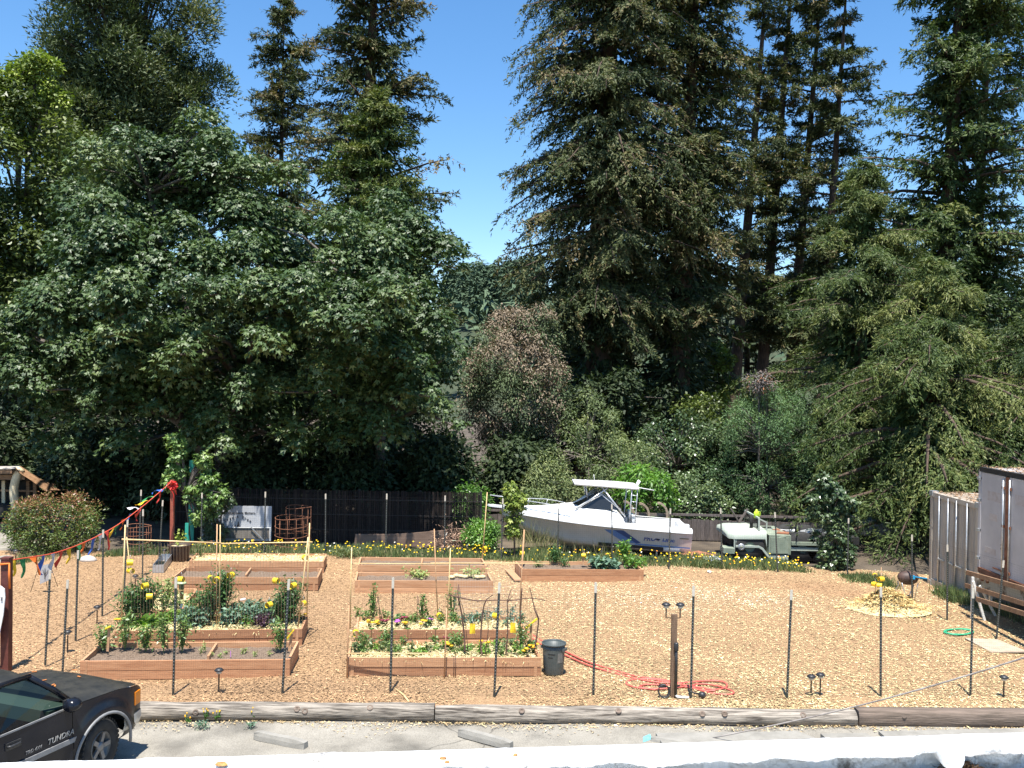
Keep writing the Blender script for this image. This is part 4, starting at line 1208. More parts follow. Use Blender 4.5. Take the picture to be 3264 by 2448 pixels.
MB().tube([(b.x + .035, b.y - .06, .06), (b.x + .06, b.y - .08, .03), (b.x + .25, b.y - .1, .03)], .022, 7).build('spigot_pipe', mat('white_pipe', (.7, .7, .68)), t, world=True)
c = Vector((b.x - .16, b.y - .05, .1)); mb = MB()
for k in range(3):
    ring = [c + V(math.cos(a) * (.10 - .01 * k), math.sin(a) * .03 + k * .02, math.sin(a) * .10 + .01) for a in np.linspace(0, 6.283, 17)]
    mb.tube(ring, .008, 5, cap=False)
tag(mb.build('wire_coil', M_BLACK, t, world=True))

# ------------------------------------------------------------------ bin, hoses, loose boards
b = gp(1764, 2147)
t = thing('garbage_can', 'grey green plastic garbage can beside the front middle bed', 'garbage can', (b.x, b.y, 0))
M_CAN = mat('grey_green_plastic', (0.055, 0.07, 0.068), (0.085, 0.10, 0.097), scale=5, rough=.5)
MB().lathe([(0, .01), (.172, .01), (.178, .03), (.19, .2), (.20, .45), (.206, .54), (.19, .54), (.185, .3), (.165, .04), (0, .04)], b, 26).build('can_body', M_CAN, t, world=True)
MB().lathe([(.206, .535), (.224, .54), (.226, .565), (.214, .572), (.198, .562), (.197, .53)], b, 26).build('rim', M_CAN, t, world=True)
for a in (-.5, 2.64):
    c = b + V(math.cos(a) * .215, math.sin(a) * .215, .47)
    MB().box(c, (.05, .13, .045), Matrix.Rotation(a, 3, 'Z')).build('handle', M_CAN, t, world=True)
lb = MB()
def curved_label(z0, z1, a0, a1, rr):
    lb.grid([[b + V(math.cos(a) * rr(z), math.sin(a) * rr(z), z) for a in np.linspace(a0, a1, 7)] for z in (z0, z1)])
rrf = lambda z: np.interp(z, [.03, .2, .45, .54], [.178, .19, .20, .206]) + .002
curved_label(.24, .42, -1.25, -.62, rrf)
lb.build('worn_patch', mat('dirt_patch', (.20, .19, .17), (.13, .13, .12), scale=16), t, world=True)
lb = MB(); curved_label(.39, .405, -2.2, -1.5, rrf); curved_label(.33, .345, -2.15, -1.7, rrf)
lb.build('print', mat('black_print', (.01, .01, .01)), t, world=True)

def hose(name, px, m, label, r=.017, z=.022, mult=8):
    P = [gp(x, y, z + random.uniform(0, .012)) for x, y in px]
    L = along(P, mult)
    return MB().tube(L, r, 6).top(name, m, P[0], label, 'hose')
M_HOSE = mat('red_hose', (0.52, 0.09, 0.07), (0.60, 0.15, 0.11), scale=6, rough=.5)
random.seed(9)
px = [(1690, 2030), (1740, 2062), (1810, 2092), (1880, 2122), (1960, 2146), (2040, 2166), (2110, 2176), (2180, 2176), (2250, 2170), (2300, 2172), (2318, 2186), (2285, 2198), (2220, 2190), (2150, 2178), (2080, 2166), (2020, 2166), (1995, 2178), (2030, 2192), (2100, 2196), (2170, 2190), (2240, 2180), (2300, 2190), (2338, 2206), (2320, 2214), (2260, 2208), (2200, 2192), (2120, 2184), (2060, 2182), (2040, 2190), (2090, 2199)]
hose('garden_hose', px, M_HOSE, 'red hose snaking from the garbage can to the twin light post')
px = [(1679, 2012), (1730, 2044), (1800, 2076), (1870, 2108), (1950, 2134), (2030, 2156), (2130, 2170), (2230, 2198), (2280, 2202)]
hose('garden_hose', px, M_HOSE, 'second red hose running alongside the first toward the garbage can')
c = (3056, 2013); px = []
for k in range(34):
    a = k * .62; rr = 1 + .12 * math.sin(k * 1.7)
    px.append((c[0] + 44 * math.cos(a) * rr, c[1] + 9 * math.sin(a) * rr + k * .03))
hose('green_hose', px, mat('green_hose', (0.03, 0.32, 0.16), (0.05, .4, .2), rough=.45), 'coiled green hose lying on the chips at the right', r=.013, mult=4)
c = gp(2238, 2216, .05)
MB().lathe([(0, -.05), (.05, -.04), (.065, 0), (.05, .045), (0, .055)], c, 12).tube([c + V(-.05, 0, .02), c + V(-.13, .02, .03), c + V(-.2, .05, .05)], .014, 6).top('hose_sprinkler', M_BLACK, c - V(0, 0, .05), 'black round sprinkler at the foot of a front post', 'sprinkler')
def board(a, b, w, h, m, label, name='loose_board', z=.03):
    a, b = gp(*a, z), gp(*b, z + .01)
    return MB().bar(a, b, w, h).top(name, m, a, label, 'board', 'loose boards by the logs')
M_OLDRED = mat('old_red_board', (.17, .065, .045), (.26, .11, .075), scale=7, rough=.85, stretch=(1, 6, 6))
board((1222, 2246), (1256, 2266), .13, .03, M_OLDRED, 'short dark red board near the log, left of two')
board((1256, 2243), (1306, 2264), .13, .03, M_OLDRED, 'short dark red board near the log, right of two')
board((1350, 2250), (1452, 2260), .11, .05, M_STAKE, 'split brown board lying behind the middle log')
a, b = gp(1258, 2194, .02), gp(1303, 2236, .02)
MB().tube([a, a.lerp(b, .5) + V(.02, 0, .01), b], .016, 6).top('loose_stick', M_BAMBOO, a, 'thin pale stick on the chips before the third front post', 'stick')
P = [gp(*q, .015) for q in ((3075, 2036), (3180, 2041), (3275, 2080), (3158, 2081))]
MB().prism([P[3], P[2], P[1], P[0]], (0, 0, .02)).top('plywood_sheet', mat('old_plywood', (.36, .28, .20), (.46, .37, .27), scale=5, rough=.85), P[0], 'weathered plywood sheet lying on the chips at the right', 'plywood')
# cable slung down to the parking edge
a = gp(2272, 2352, -.08); e = dp(3600, 1985, 11.2)
q = [a.lerp(e, s) - V(0, 0, .12 * math.sin(math.pi * s)) for s in np.linspace(0, 1, 22)]
MB().tube(q, .011, 6).top('slung_cable', mat('grey_cable', (.20, .17, .15), (.42, .38, .34), scale=5, rough=.7), a, 'thin grey cable rising to the right across the front posts', 'cable')

# ------------------------------------------------------------------ mound of straw with yellow traps
c = gp(2830, 1940)
mo = thing('straw_mound', 'low mound of golden straw with yellow cups on top', 'mound', (c.x, c.y, 0))
rows = []
for k in range(9):
    r_ = .95 * k / 8
    rows.append([(c.x + math.cos(a) * r_ * 1.05, c.y + math.sin(a) * r_ * .9, .40 * math.exp(-(r_ / .52) ** 2) + random.uniform(-.012, .012) * (k > 0) - .01) for a in np.linspace(0, 6.283, 25)[:-1]])
MB().grid(rows, close=True).build('mound_core', M_STRAW, mo, world=True)
n = 4200
rr = np.abs(rng.normal(0, .42, n)); an = rng.uniform(0, 6.283, n)
P = np.stack([np.cos(an) * rr * 1.05, np.sin(an) * rr * .9, .40 * np.exp(-(rr / .52) ** 2) + rng.uniform(0, .03, n)], 1)
a2 = rng.uniform(0, 6.283, n)
Q = leaf_quads(P, np.stack([np.cos(a2), np.sin(a2), rng.normal(0, .35, n)], 1), np.array([0, 0, 1.]) + rnd(n) * .5, rng.uniform(.07, .2, n), rng.uniform(.012, .03, n))
cc = np.array([.66, .46, .19]) * np.clip(rng.lognormal(0, .3, n), .4, 1.4)[:, None]
tag(mesh_obj('straw', quads_mesh('straw', Q, colour=np.clip(cc, .04, .85)), CHIP, mo), kind='stuff')
# a patch of fresh straw before the reddish bed is part of the chips

# ------------------------------------------------------------------ yellow curled tags
M_YEL = mat('yellow_card', (0.80, 0.52, 0.015), (0.84, 0.60, 0.04), scale=6, rough=.45)
def yellow_tag(p, label, s=1.0, flat=False, group='yellow curled insect cards'):
    p = Vector(p)
    t = thing('yellow_card', label, 'insect card', p - V(0, 0, .08 * s), group=group)
    a0 = random.uniform(0, 6.28); rt = Matrix.Rotation(a0, 3, 'Z') @ Matrix.Rotation(random.uniform(-.5, .5), 3, 'X')
    rows = []
    w, r_ = .125 * s, .058 * s
    if flat:
        rt = Matrix.Rotation(random.uniform(-.4, .4), 3, 'Z')
        for k in range(5):
            rows.append([p + rt @ Vector((-.05 * s + .1 * s * j / 4, .012 * math.sin(j + k), .09 * s - .18 * s * k / 4)) for j in range(5)])
    else:
        for k in range(13):
            a = .5 + 5.1 * k / 12
            rr = r_ * (1 + .03 * k / 12 * 5)
            rows.append([p + rt @ Vector((x, rr * math.sin(a), -rr * math.cos(a))) for x in (-w / 2, -w * .1, w * .2, w / 2)])
    MB().grid(rows).build('card', M_YEL, t, world=True)
    MB().tube([p + V(0, 0, .05 * s), p + V(.01, 0, .11 * s), p + V(.0, .01, .16 * s)], .003, 4).build('wire_hook', M_STEEL, t, world=True)
B2f = BED['B2'][0].y + .15; B9f = BED['B9'][0].y + .6; B10f = BED['B10'][0].y + .3
G_T = 'over the leafy bed'
for (sx, sy, Y, lab) in [(414, 1793, B2f, 'upper yellow card beside the left bamboo pole'), (416, 1820, B2f, 'lower yellow card beside the left bamboo pole'), (462, 1867, B2f + .5, 'yellow card hanging above the leftmost tomatoes'), (476, 1901, B2f + .1, 'yellow card low among the leftmost tomatoes'),
        (577, 1847, B2f + .8, 'pale yellow card above the metal bird feeder'), (672, 1843, B2f + .6, 'small shaded yellow card left of the brightest one'), (691, 1848, B2f + .3, 'brightest yellow card on the middle stake of the trellis'), (735, 1833, B2f + .6, 'yellow card right of the middle trellis stake'),
        (880, 1851, B2f + .5, 'yellow card on the trellis before the empty grey bed'), (934, 1867, B2f + .1, 'yellow card beside the tip of the second front post'), (857, 1928, B2f + .4, 'narrow yellow card low over the kale'), (973, 1778, B2f + 1.0, 'orange yellow card near the top of the right bamboo pole'), (966, 1924, B2f + .9, 'yellow card halfway down the right bamboo pole'),
        (1134, 2018, B10f, 'yellow card hanging on the left stake of the front middle bed'), (1401, 1963, B9f, 'yellow card on a stake in the middle of the flower bed'), (1580, 1963, B9f, 'yellow card behind the fourth front post'),
        (1861, 1771, BED['B8'][0].y + .8, 'yellow card on a stub stake in the squash bed'), (1664, 1763, BED['B8'][0].y + .8, 'yellow card at the left end of the reddish bed'), (1544, 1748, BED['B6'][2].y, 'yellow card low on the tall bamboo pole'),
        (2789, 1835, c.y, 'upper left yellow cup on the straw mound'), (2809, 1846, c.y - .05, 'upper right yellow cup on the straw mound'), (2788, 1862, c.y - .02, 'lower left yellow cup on the straw mound'), (2803, 1866, c.y - .06, 'lower right yellow cup on the straw mound')]:
    yellow_tag(dp(sx, sy, Y), lab, s=.92)
for (sx, sy, Y, lab) in [(1506, 2004, B10f, 'flat yellow card hanging in the branch trellis, left'), (1635, 2001, B10f + .1, 'flat yellow card hanging in the branch trellis, right')]:
    yellow_tag(dp(sx, sy, Y), lab, s=1.0, flat=True)
for px_, lab in ((2789, 'left'), (2807, 'right')):
    q = gp(px_ + 4, 1905, .3); e = dp(px_ + 2, 1818 if px_ < 2800 else 1808, c.y)
    MB().tube([Vector((e.x, c.y - .02, .3)), e], .006, 5).top('thin_stake', M_STAKE, (e.x, c.y - .02, .3), 'thin stake holding the %s yellow cups on the mound' % lab, 'stake')

# ------------------------------------------------------------------ bamboo trellises
def pole(root, a, b, r=.013, nm='pole', m=None):
    MB().tube([a, Vector(a).lerp(Vector(b), .5) + V(random.uniform(-.01, .01), 0, 0), b], [r, r * .95, r * .85], 7).build(nm, m or M_BAMBOO, root, world=True)
yb = BED['B2'][0].y + .12; yk = BED['B2'][2].y - .12
t = thing('bamboo_trellis', 'tall bamboo trellis with strings standing in the leafy bed', 'trellis', gp(390, 2004, 0))
pole(t, dp(386, 2003, yb), dp(399, 1673, yb), .015)
pole(t, dp(425, 1930, yk), dp(404, 1712, yk), .012)
pole(t, dp(690, 1996, yk), dp(692, 1671, yk), .014, m=M_STAKE)
pole(t, dp(697, 1990, yk), dp(702, 1673, yk), .012)
pole(t, dp(950, 1999, yb), dp(982, 1712, yb), .014)
pole(t, dp(978, 1966, yk), dp(987, 1667, yk), .014)
pole(t, dp(388, 1719, yb), dp(706, 1731, (yb + yk) / 2), .016, 'top_bar')
pole(t, dp(700, 1733, (yb + yk) / 2), dp(996, 1728, yb + .3), .014, 'top_bar')
mb = MB()
for k in range(58):
    sx = 415 + k * 9.9
    if 706 < sx < 716: continue
    Y = yb + .45
    z1 = dp(sx, 1731, Y); z0 = dp(sx - (sx - 690) * .02, 1985, Y)
    mb.bar(z0 + V(0, 0, 0), z1, .0035, .0035, V(0, 1, 0))
tag(mb.build('strings', mat('twine', (.30, .20, .12), rough=.9), t, world=True), kind='stuff')
Y9 = BED['B9'][2].y - .1; Y9f = BED['B9'][0].y + .12
t = thing('bamboo_trellis', 'bamboo frame with one long crossbar in the flower bed', 'trellis', gp(1122, 2000, 0))
for (bx, by, tx, ty, Y, mm) in ((1116, 2004, 1121, 1745, Y9f, M_BAMBOO), (1397, 1996, 1384, 1686, Y9, M_STAKE), (1424, 2000, 1436, 1747, Y9f, M_BAMBOO), (1655, 1998, 1671, 1688, Y9, M_STAKE)):
    pole(t, dp(bx, by, Y), dp(tx, ty, Y), .013, m=mm)
pole(t, dp(1119, 1796, Y9f + .1), dp(1440, 1798, Y9), .011, 'top_bar'); pole(t, dp(1372, 1795, Y9), dp(1752, 1796, Y9), .013, 'top_bar')
mb = MB()
for k in range(42):
    sx = 1448 + k * 5.2
    mb.bar(dp(sx, 1990, Y9), dp(sx, 1797, Y9), .0022, .0022, V(0, 1, 0))
for k in range(10):
    sy = 1870 + k * 11
    mb.bar(dp(1448, sy, Y9), dp(1664, sy, Y9), .0022, .0022)
tag(mb.build('strings', mat('white_twine', (.55, .5, .45), rough=.9), t, world=True), kind='stuff')
Yt = BED['B10'][0].y - .03
t = thing('stake_frame', 'low frame of two stakes and a crossbar before the front middle bed', 'frame', gp(1107, 2158, 0))
pole(t, gp(1106, 2160), dp(1113, 1929, Yt - .02), .014, m=M_STAKE); pole(t, gp(1416, 2162), dp(1424, 1941, Yt - .02), .014, m=M_STAKE)
pole(t, dp(1103, 2083, Yt - .05), dp(1427, 2083, Yt - .05), .013, 'top_bar')
for px_ in (1446, 1451):
    pole(t, gp(px_, 2160), dp(px_ + 1, 2090, Yt - .03), .008, m=M_STICK)
q = BED['B6'][3]; 
pole_t = MB().tube([dp(1537, 1780, q.y), dp(1545, 1680, q.y), dp(1553, 1569, q.y)], [.015, .014, .012], 7).top('bamboo_pole', M_BAMBOO, dp(1537, 1780, q.y), 'tall single bamboo pole at the corner of the rearmost middle bed', 'pole')
# crooked branch trellis
Yb = BED['B10'][0].y + .45
t = thing('branch_trellis', 'crooked dark branches tied to a horizontal bough over the strawed bed', 'trellis', dp(1530, 2080, Yb))
def branch(px, r0, r1, nm='branch', dy=0):
    P = [dp(x, y, Yb + dy + random.uniform(-.03, .03)) for x, y in px]
    L = along(P, 4)
    MB().tube(L, [r0 + (r1 - r0) * i / (len(L) - 1) for i in range(len(L))], 6).build(nm, M_STICK, t, world=True)
branch([(1482, 2078), (1480, 2030), (1472, 1960), (1461, 1905), (1460, 1880), (1462, 1862)], .018, .008)
branch([(1466, 1905), (1466, 1885), (1464, 1872)], .008, .004)
branch([(1492, 2080), (1480, 1960), (1466, 1910)], .008, .004)
branch([(1536, 2090), (1532, 2050), (1537, 1960), (1548, 1916), (1558, 1905), (1571, 1896)], .017, .006)
branch([(1545, 2092), (1556, 2010), (1553, 1935)], .009, .004)
branch([(1612, 2088), (1616, 2050), (1619, 1980), (1617, 1920), (1624, 1895), (1630, 1877)], .015, .005)
branch([(1618, 1920), (1626, 1908), (1634, 1900)], .008, .004)
branch([(1706, 2060), (1712, 2020), (1716, 1975), (1705, 1945), (1694, 1895), (1688, 1873)], .016, .006, dy=-.1)
branch([(1718, 1972), (1710, 1950), (1704, 1930)], .007, .003, dy=-.1)
branch([(1428, 1896), (1480, 1908), (1523, 1915), (1580, 1913), (1637, 1913), (1690, 1906), (1737, 1914)], .012, .008, 'bough', -.04)
branch([(1658, 1990), (1660, 1940), (1664, 1875)], .010, .010)
# twig tripods in the flower bed
for nm, top, feet in (('three-legged twig support in the flower bed', (1205, 1902), ((1178, 1990), (1212, 1978), (1220, 1984))), ('single thin twig stake right of the tripod in the flower bed', (1332, 1898), ((1330, 1985), (1340, 1960)))):
    tt = thing('twig_support', nm, 'plant support', dp(*feet[0], Y9f + .5))
    for f in feet:
        MB().tube([dp(*f, Y9f + .5 + random.uniform(-.1, .1)), dp(top[0] + random.uniform(-4, 4), top[1], Y9f + .5)], [.008, .005], 5).build('twig', M_STICK, tt, world=True)
def stake(bx, by, tx, ty, Y, label, card=None):
    a, b = dp(bx, by, Y), dp(tx, ty, Y)
    t = thing('wood_stake', label, 'stake', a)
    MB().bar(a, b, .045, .02, V(0, 1, 0)).build('shaft', M_STAKE, t, world=True)
    if card:
        MB().bar(dp(*card[0], Y - .03), dp(*card[1], Y - .03), .02, .06, V(0, 1, .2)).build('yellow_strip', M_YEL, t, world=True)
stake(1691, 2060, 1693, 1985, BED['B10'][2].y - .05, 'stake with a slanting yellow strip at the right end of the front middle bed', ((1675, 2004), (1712, 1972)))
stake(922, 2075, 930, 2022, BED['B1'][0].y + .35, 'stake with a yellow strip at the right end of the front left bed', ((915, 2035), (936, 2008)))
stake(343, 2076, 349, 2003, BED['B1'][0].y + .55, 'small stake with a yellow tip at the left end of the front left bed', ((336, 2004), (352, 1997)))
stake(1858, 1800, 1861, 1760, BED['B8'][0].y + .8, 'stub stake in the middle of the squash bed')
stake(1664, 1800, 1671, 1690, BED['B8'][0].y + .75, 'tall stake at the left end of the reddish bed')

# ------------------------------------------------------------------ plants
LM_TOM = leafmat('tomato_leaves', [(0, (0.03, 0.075, 0.022)), (0.6, (0.07, 0.15, 0.045)), (1, (0.14, 0.25, 0.075))], rough=.5, trans=.2)
LM_PEP = leafmat('pepper_leaves', [(0, (0.07, 0.14, 0.035)), (0.6, (0.15, 0.24, 0.065)), (1, (0.30, 0.37, 0.13))], rough=.4, spec=.5, trans=.2)
LM_LET = leafmat('lettuce_leaves', [(0, (0.09, 0.20, 0.03)), (0.6, (0.20, 0.36, 0.06)), (1, (0.36, 0.46, 0.12))], rough=.45, trans=.25)
LM_KALE = leafmat('kale_leaves', [(0, (0.07, 0.13, 0.085)), (0.6, (0.14, 0.24, 0.155)), (1, (0.25, 0.35, 0.23))], rough=.6, trans=.15)
LM_PURP = leafmat('purple_leaves', [(0, (0.035, 0.02, 0.03)), (1, (0.13, 0.06, 0.10))], rough=.5, trans=.1)
LM_DRYG = leafmat('pale_plants', [(0, (0.16, 0.22, 0.07)), (0.6, (0.30, 0.36, 0.12)), (1, (0.48, 0.48, 0.2))], rough=.6, trans=.2)
def plant(name, label, pos, h, w, lm, n=130, leafL=.07, leafW=.03, kind='bushy', group=None, seed=0, tint0=.5):
    g2 = np.random.default_rng(seed + int(abs(pos[0]) * 1000) % 9999)
    p = np.array(pos)
    if kind == 'rosette':
        a = g2.uniform(0, 6.283, n); el = g2.uniform(.15, 1.3, n)
        D = np.stack([np.cos(a) * np.cos(el), np.sin(a) * np.cos(el), np.sin(el)], 1)
        C = D * np.array([w * .12, w * .12, .02]) + np.stack([np.zeros(n), np.zeros(n), g2.uniform(0, h * .25, n)], 1)
        Q = leaf_quads(C, D, np.array([0, 0, 1.]) + g2.normal(0, .3, (n, 3)), g2.uniform(.6, 1.1, n) * w * .55, g2.uniform(.5, .9, n) * w * .3, fold=.22, mid=.62)
    else:
        k = max(3, n // 14)
        sa = g2.uniform(0, 6.283, k); tilt = g2.uniform(.0, .5, k) * w / max(h, .1)
        si = g2.integers(0, k, n); u = g2.uniform(.12, 1, n) ** .7
        tip = np.stack([np.cos(sa) * tilt * h, np.sin(sa) * tilt * h, h * g2.uniform(.7, 1.05, k)], 1)
        spread = w * .32 * np.sin(np.clip(u, 0, 1) * 2.6 + .3)
        C = tip[si] * u[:, None] + g2.normal(0, 1, (n, 3)) * np.stack([spread, spread, spread * .5], 1) * .6
        C[:, 2] = np.maximum(C[:, 2], .01)
        D = g2.normal(0, 1, (n, 3)) * np.array([1, 1, .6]) + np.array([0, 0, -.25])
        Q = leaf_quads(C, D, np.array([0, 0, 1.]) + g2.normal(0, .5, (n, 3)), leafL * g2.uniform(.6, 1.3, n), leafW * g2.uniform(.7, 1.3, n))
        S_ = leaf_quads(np.zeros((k, 3)), tip, np.tile(np.array([[0, 1., 0]]), (k, 1)), np.linalg.norm(tip, axis=1), np.full(k, .018), fold=0)
        Q = np.concatenate([Q, S_])
    tint = np.clip(g2.normal(tint0, .22, len(Q)), 0, 1)
    o = mesh_obj(name, quads_mesh(name, Q, tint=tint), lm); o.location = pos
    return tag(o, label, 'plant', group)
SZ = .235
def bp_(sx, sy): return gp(sx, sy, SZ)
# front left bed: five peppers and one at the right end, seedlings
for k, (sx, sy, h, lab) in enumerate(((333, 2078, .5, 'leftmost pepper plant in the dark soil of the front left bed'), (398, 2074, .72, 'second pepper plant from the left in the front left bed'), (464, 2080, .55, 'third pepper plant from the left in the front left bed'), (522, 2084, .75, 'fourth pepper plant from the left, before the kale'), (580, 2082, .72, 'fifth pepper plant, right of the first front post'), (893, 2078, .62, 'lone pepper plant at the right end of the front left bed'))):
    plant('pepper_plant', lab, bp_(sx, sy), h, .34, LM_PEP, n=190, leafL=.095, leafW=.034, seed=k, group='pepper plants in the front left bed', tint0=.48)
for k, (sx, sy) in enumerate(((640, 2090), (655, 2080), (674, 2096), (700, 2096), (722, 2086), (772, 2084), (783, 2080), (812, 2094), (860, 2090))):
    plant('seedling', 'tiny yellowish seedling in the dark soil of the front left bed', bp_(sx, sy), .09 + .1 * (k < 2), .1, LM_DRYG, n=26, leafL=.05, leafW=.018, seed=20 + k, group='seedlings in the front left bed')
mb = MB().box(gp(735, 2085, .29), (.012, .006, .11)); mb.top('plant_marker', mat('pink_plastic', (.6, .25, .6)), gp(735, 2085, .235), 'thin pink plant marker in the front left bed', 'plant marker')
# leafy bed
for k, (sx, sy, h, w, lab) in enumerate(((418, 1988, .75, .5, 'dense tomato bush at the left end of the leafy bed'), (462, 1984, .95, .55, 'tallest tomato bush at the left of the leafy bed'), (672, 1985, .80, .5, 'tomato plant left of the middle trellis stake'), (712, 1976, 1.12, .55, 'tall tomato climbing the middle trellis stake'), (925, 1988, .95, .5, 'tomato bush at the right end of the leafy bed'), (905, 1990, .6, .4, 'smaller tomato beside the right end bush'))):
    plant('tomato_plant', lab, bp_(sx, sy), h, w + .12, LM_TOM, n=820, leafL=.085, leafW=.04, seed=40 + k, group='tomato plants in the leafy bed', tint0=.5)
for k, (sx, sy) in enumerate(((452, 2003), (480, 2002), (508, 1998), (528, 1990), (556, 1984), (592, 1980), (618, 1976))):
    plant('lettuce', 'head of lettuce in the front row of the leafy bed', bp_(sx, sy), .26, .46, LM_LET, n=40, kind='rosette', seed=60 + k, group='lettuces in the leafy bed', tint0=.45 + .06 * k)
for k, (sx, sy) in enumerate(((600, 2002), (632, 1998), (618, 1990), (722, 2000), (745, 1990), (765, 1976), (800, 1972), (840, 1978), (862, 1990), (880, 1978), (820, 1990), (785, 1996))):
    plant('kale_plant', 'blue green kale in the right half of the leafy bed', bp_(sx, sy), .38, .46, LM_KALE, n=210, leafL=.10, leafW=.055, seed=80 + k, group='kale in the leafy bed', tint0=.45)
plant('purple_kale', 'dark purple kale in the leafy bed', bp_(832, 2001), .32, .3, LM_PURP, n=150, leafL=.08, leafW=.05, seed=101)
plant('chard_plant', 'small light green plant left of the purple kale', bp_(787, 2003), .24, .24, LM_LET, n=70, leafL=.07, leafW=.04, seed=102)
for k, (sx, sy, lab) in enumerate(((560, 1962, 'climbing pea plant left of the bird feeder'), (610, 1965, 'climbing pea plant right of the bird feeder'), (640, 1968, 'thin pea plant before the middle tomatoes'), (520, 1966, 'thin pea plant behind the lettuces'))):
    plant('pea_plant', lab, bp_(sx, sy), .55, .4, LM_PEP, n=120, leafL=.075, leafW=.045, seed=110 + k, tint0=.35)
plant('broccoli_plant', 'yellow flowering broccoli in the narrow end-on bed', gp(535, 1935, .2), .62, .6, LM_DRYG, n=260, leafL=.08, leafW=.045, seed=120, tint0=.4)
M_FLY = mat('marigold', (.80, .36, .01), (.85, .55, .02), scale=40, rough=.6)
M_FLV = mat('violet_petals', (.42, .08, .50), (.6, .16, .62), scale=40, rough=.6)
M_FLR = mat('dark_red_petals', (.22, .03, .05), rough=.6)
def flower(pos, m, label, s=.05, h=.14, group=None):
    pos = Vector(pos)
    t = thing('flower', label, 'flower', pos, group=group)
    mb = MB(); gr = MB()
    for k in range(4):
        c = V(random.uniform(-.07, .07), random.uniform(-.05, .05), h * random.uniform(.7, 1.2))
        gr.tube([V(0, 0, 0), c], .005, 4)
        gr.box(c * .5 + V(.02, 0, 0), (.05, .03, .01), Matrix.Rotation(random.uniform(0, 3), 3, 'Z') @ Matrix.Rotation(.5, 3, 'X'))
        mb.lathe([(0, -.01), (s * .6, 0), (s, .012), (s * .5, .026), (0, .03)], c, 8)
    gr.build('stems', LM_BRIGHT, t); mb.build('petals', m, t)
for (sx, sy, m_, lab) in ((382, 1996, M_FLY, 'orange marigold at the left end of the leafy bed'), (963, 1984, M_FLY, 'orange marigold at the right end of the leafy bed'), (1175, 2004, M_FLY, 'yellow marigold at the left of the flower bed'), (1206, 2005, M_FLY, 'orange marigold left of the third front post'), (1352, 2004, M_FLY, 'orange marigold right of the twig stake'), (1290, 2005, M_FLY, 'pale yellow marigold right of the violet petunia'),
        (1261, 2003, M_FLV, 'violet petunia right of the third front post'), (1364, 1996, M_FLV, 'single purple pansy in the flower bed'), (1226, 1998, M_FLR, 'dark red flower left of the third front post'), (1288, 1993, M_FLR, 'dark red flower behind the violet petunia'),
        (1434, 2078, M_FLY, 'yellow flower at the middle of the strawed front bed'), (1544, 2070, M_FLY, 'yellow flower under the branch trellis'), (1672, 2092, M_FLY, 'orange flower near the right end of the strawed front bed'), (1700, 2084, M_FLY, 'yellow flower at the right corner of the strawed front bed'), (1430, 2056, M_FLR, 'red salvia behind the middle of the strawed front bed')):
    flower(gp(sx, sy, SZ), m_, lab)
random.seed(31)
for k in range(24):
    sx = 1150 + k * 22 + random.uniform(-8, 8); sy = random.choice((1978, 1988, 1998))
    big = sx > 1470
    plant('bean_plant' if not big else 'kale_plant', 'leafy young plant in the straw of the flower bed' if not big else 'green kale at the right of the flower bed', gp(sx, sy, SZ), random.uniform(.14, .32), .26, LM_PEP if not big else LM_KALE, n=60, leafL=.075, leafW=.04, seed=200 + k, group='young plants in the flower bed' if not big else 'kale in the flower bed', tint0=.4)
for (sx, sy, h, lab) in ((1190, 1975, .75, 'tall thin tomato behind the twig tripod'), (1345, 1978, .55, 'bushy bean plant at the twig stake'), (1440, 1972, .75, 'upright pepper right of the middle stakes')):
    plant('climbing_plant', lab, gp(sx, sy, SZ), h, .3, LM_PEP, n=130, leafL=.07, leafW=.04, seed=int(sx), tint0=.3)
for k in range(40):
    sx = 1130 + k * 14.6 + random.uniform(-6, 6); sy = random.choice((2062, 2074, 2084, 2090))
    plant('bean_plant', 'small leafy plant in the straw of the front middle bed', gp(sx, sy, SZ), random.uniform(.09, .24), .22, random.choice((LM_PEP, LM_LET, LM_GREY)), n=44, leafL=.07, leafW=.042, seed=300 + k, group='small plants in the front middle bed', tint0=.45)
for (sx, sy, h, lab) in ((1152, 2082, .42, 'thin tomato at the left end of the front middle bed'), (1232, 2068, .40, 'leafy plant left of the third front post'), (1455, 2066, .3, 'lime green plant in the middle of the front bed'), (1662, 2080, .62, 'wispy tomato at the right end of the front middle bed')):
    plant('tomato_plant', lab, gp(sx, sy, SZ), h, .34, LM_PEP, n=170, leafL=.07, leafW=.03, seed=int(sx), tint0=.4)
for sx in (1184, 1300, 1388):
    t = thing('drying_sunflower', {1184: 'wilted brown seedling leaves at the left back of the front bed', 1300: 'wilted brown seedling leaves in the middle back of the front bed', 1388: 'wilted brown seedling leaves right of centre in the front bed'}[sx], 'plant', gp(sx, 2056, SZ))
    for sg in (-1, 1):
        MB().lathe([(0, 0), (.03, .004), (.05, 0), (.03, -.006), (0, -.006)], (sg * .045, -.03, .08), 8, Matrix.Rotation(1.2, 3, 'X')).build('leaf', M_STICK, t)
    MB().tube([(0, 0, 0), (0, -.02, .3)], .005, 4).build('stem', LM_BRIGHT, t)
    MB().lathe([(0, 0), (.05, .01), (.06, .02), (0, .03)], (0, -.02, .3), 6).build('top_leaf', LM_LET, t)
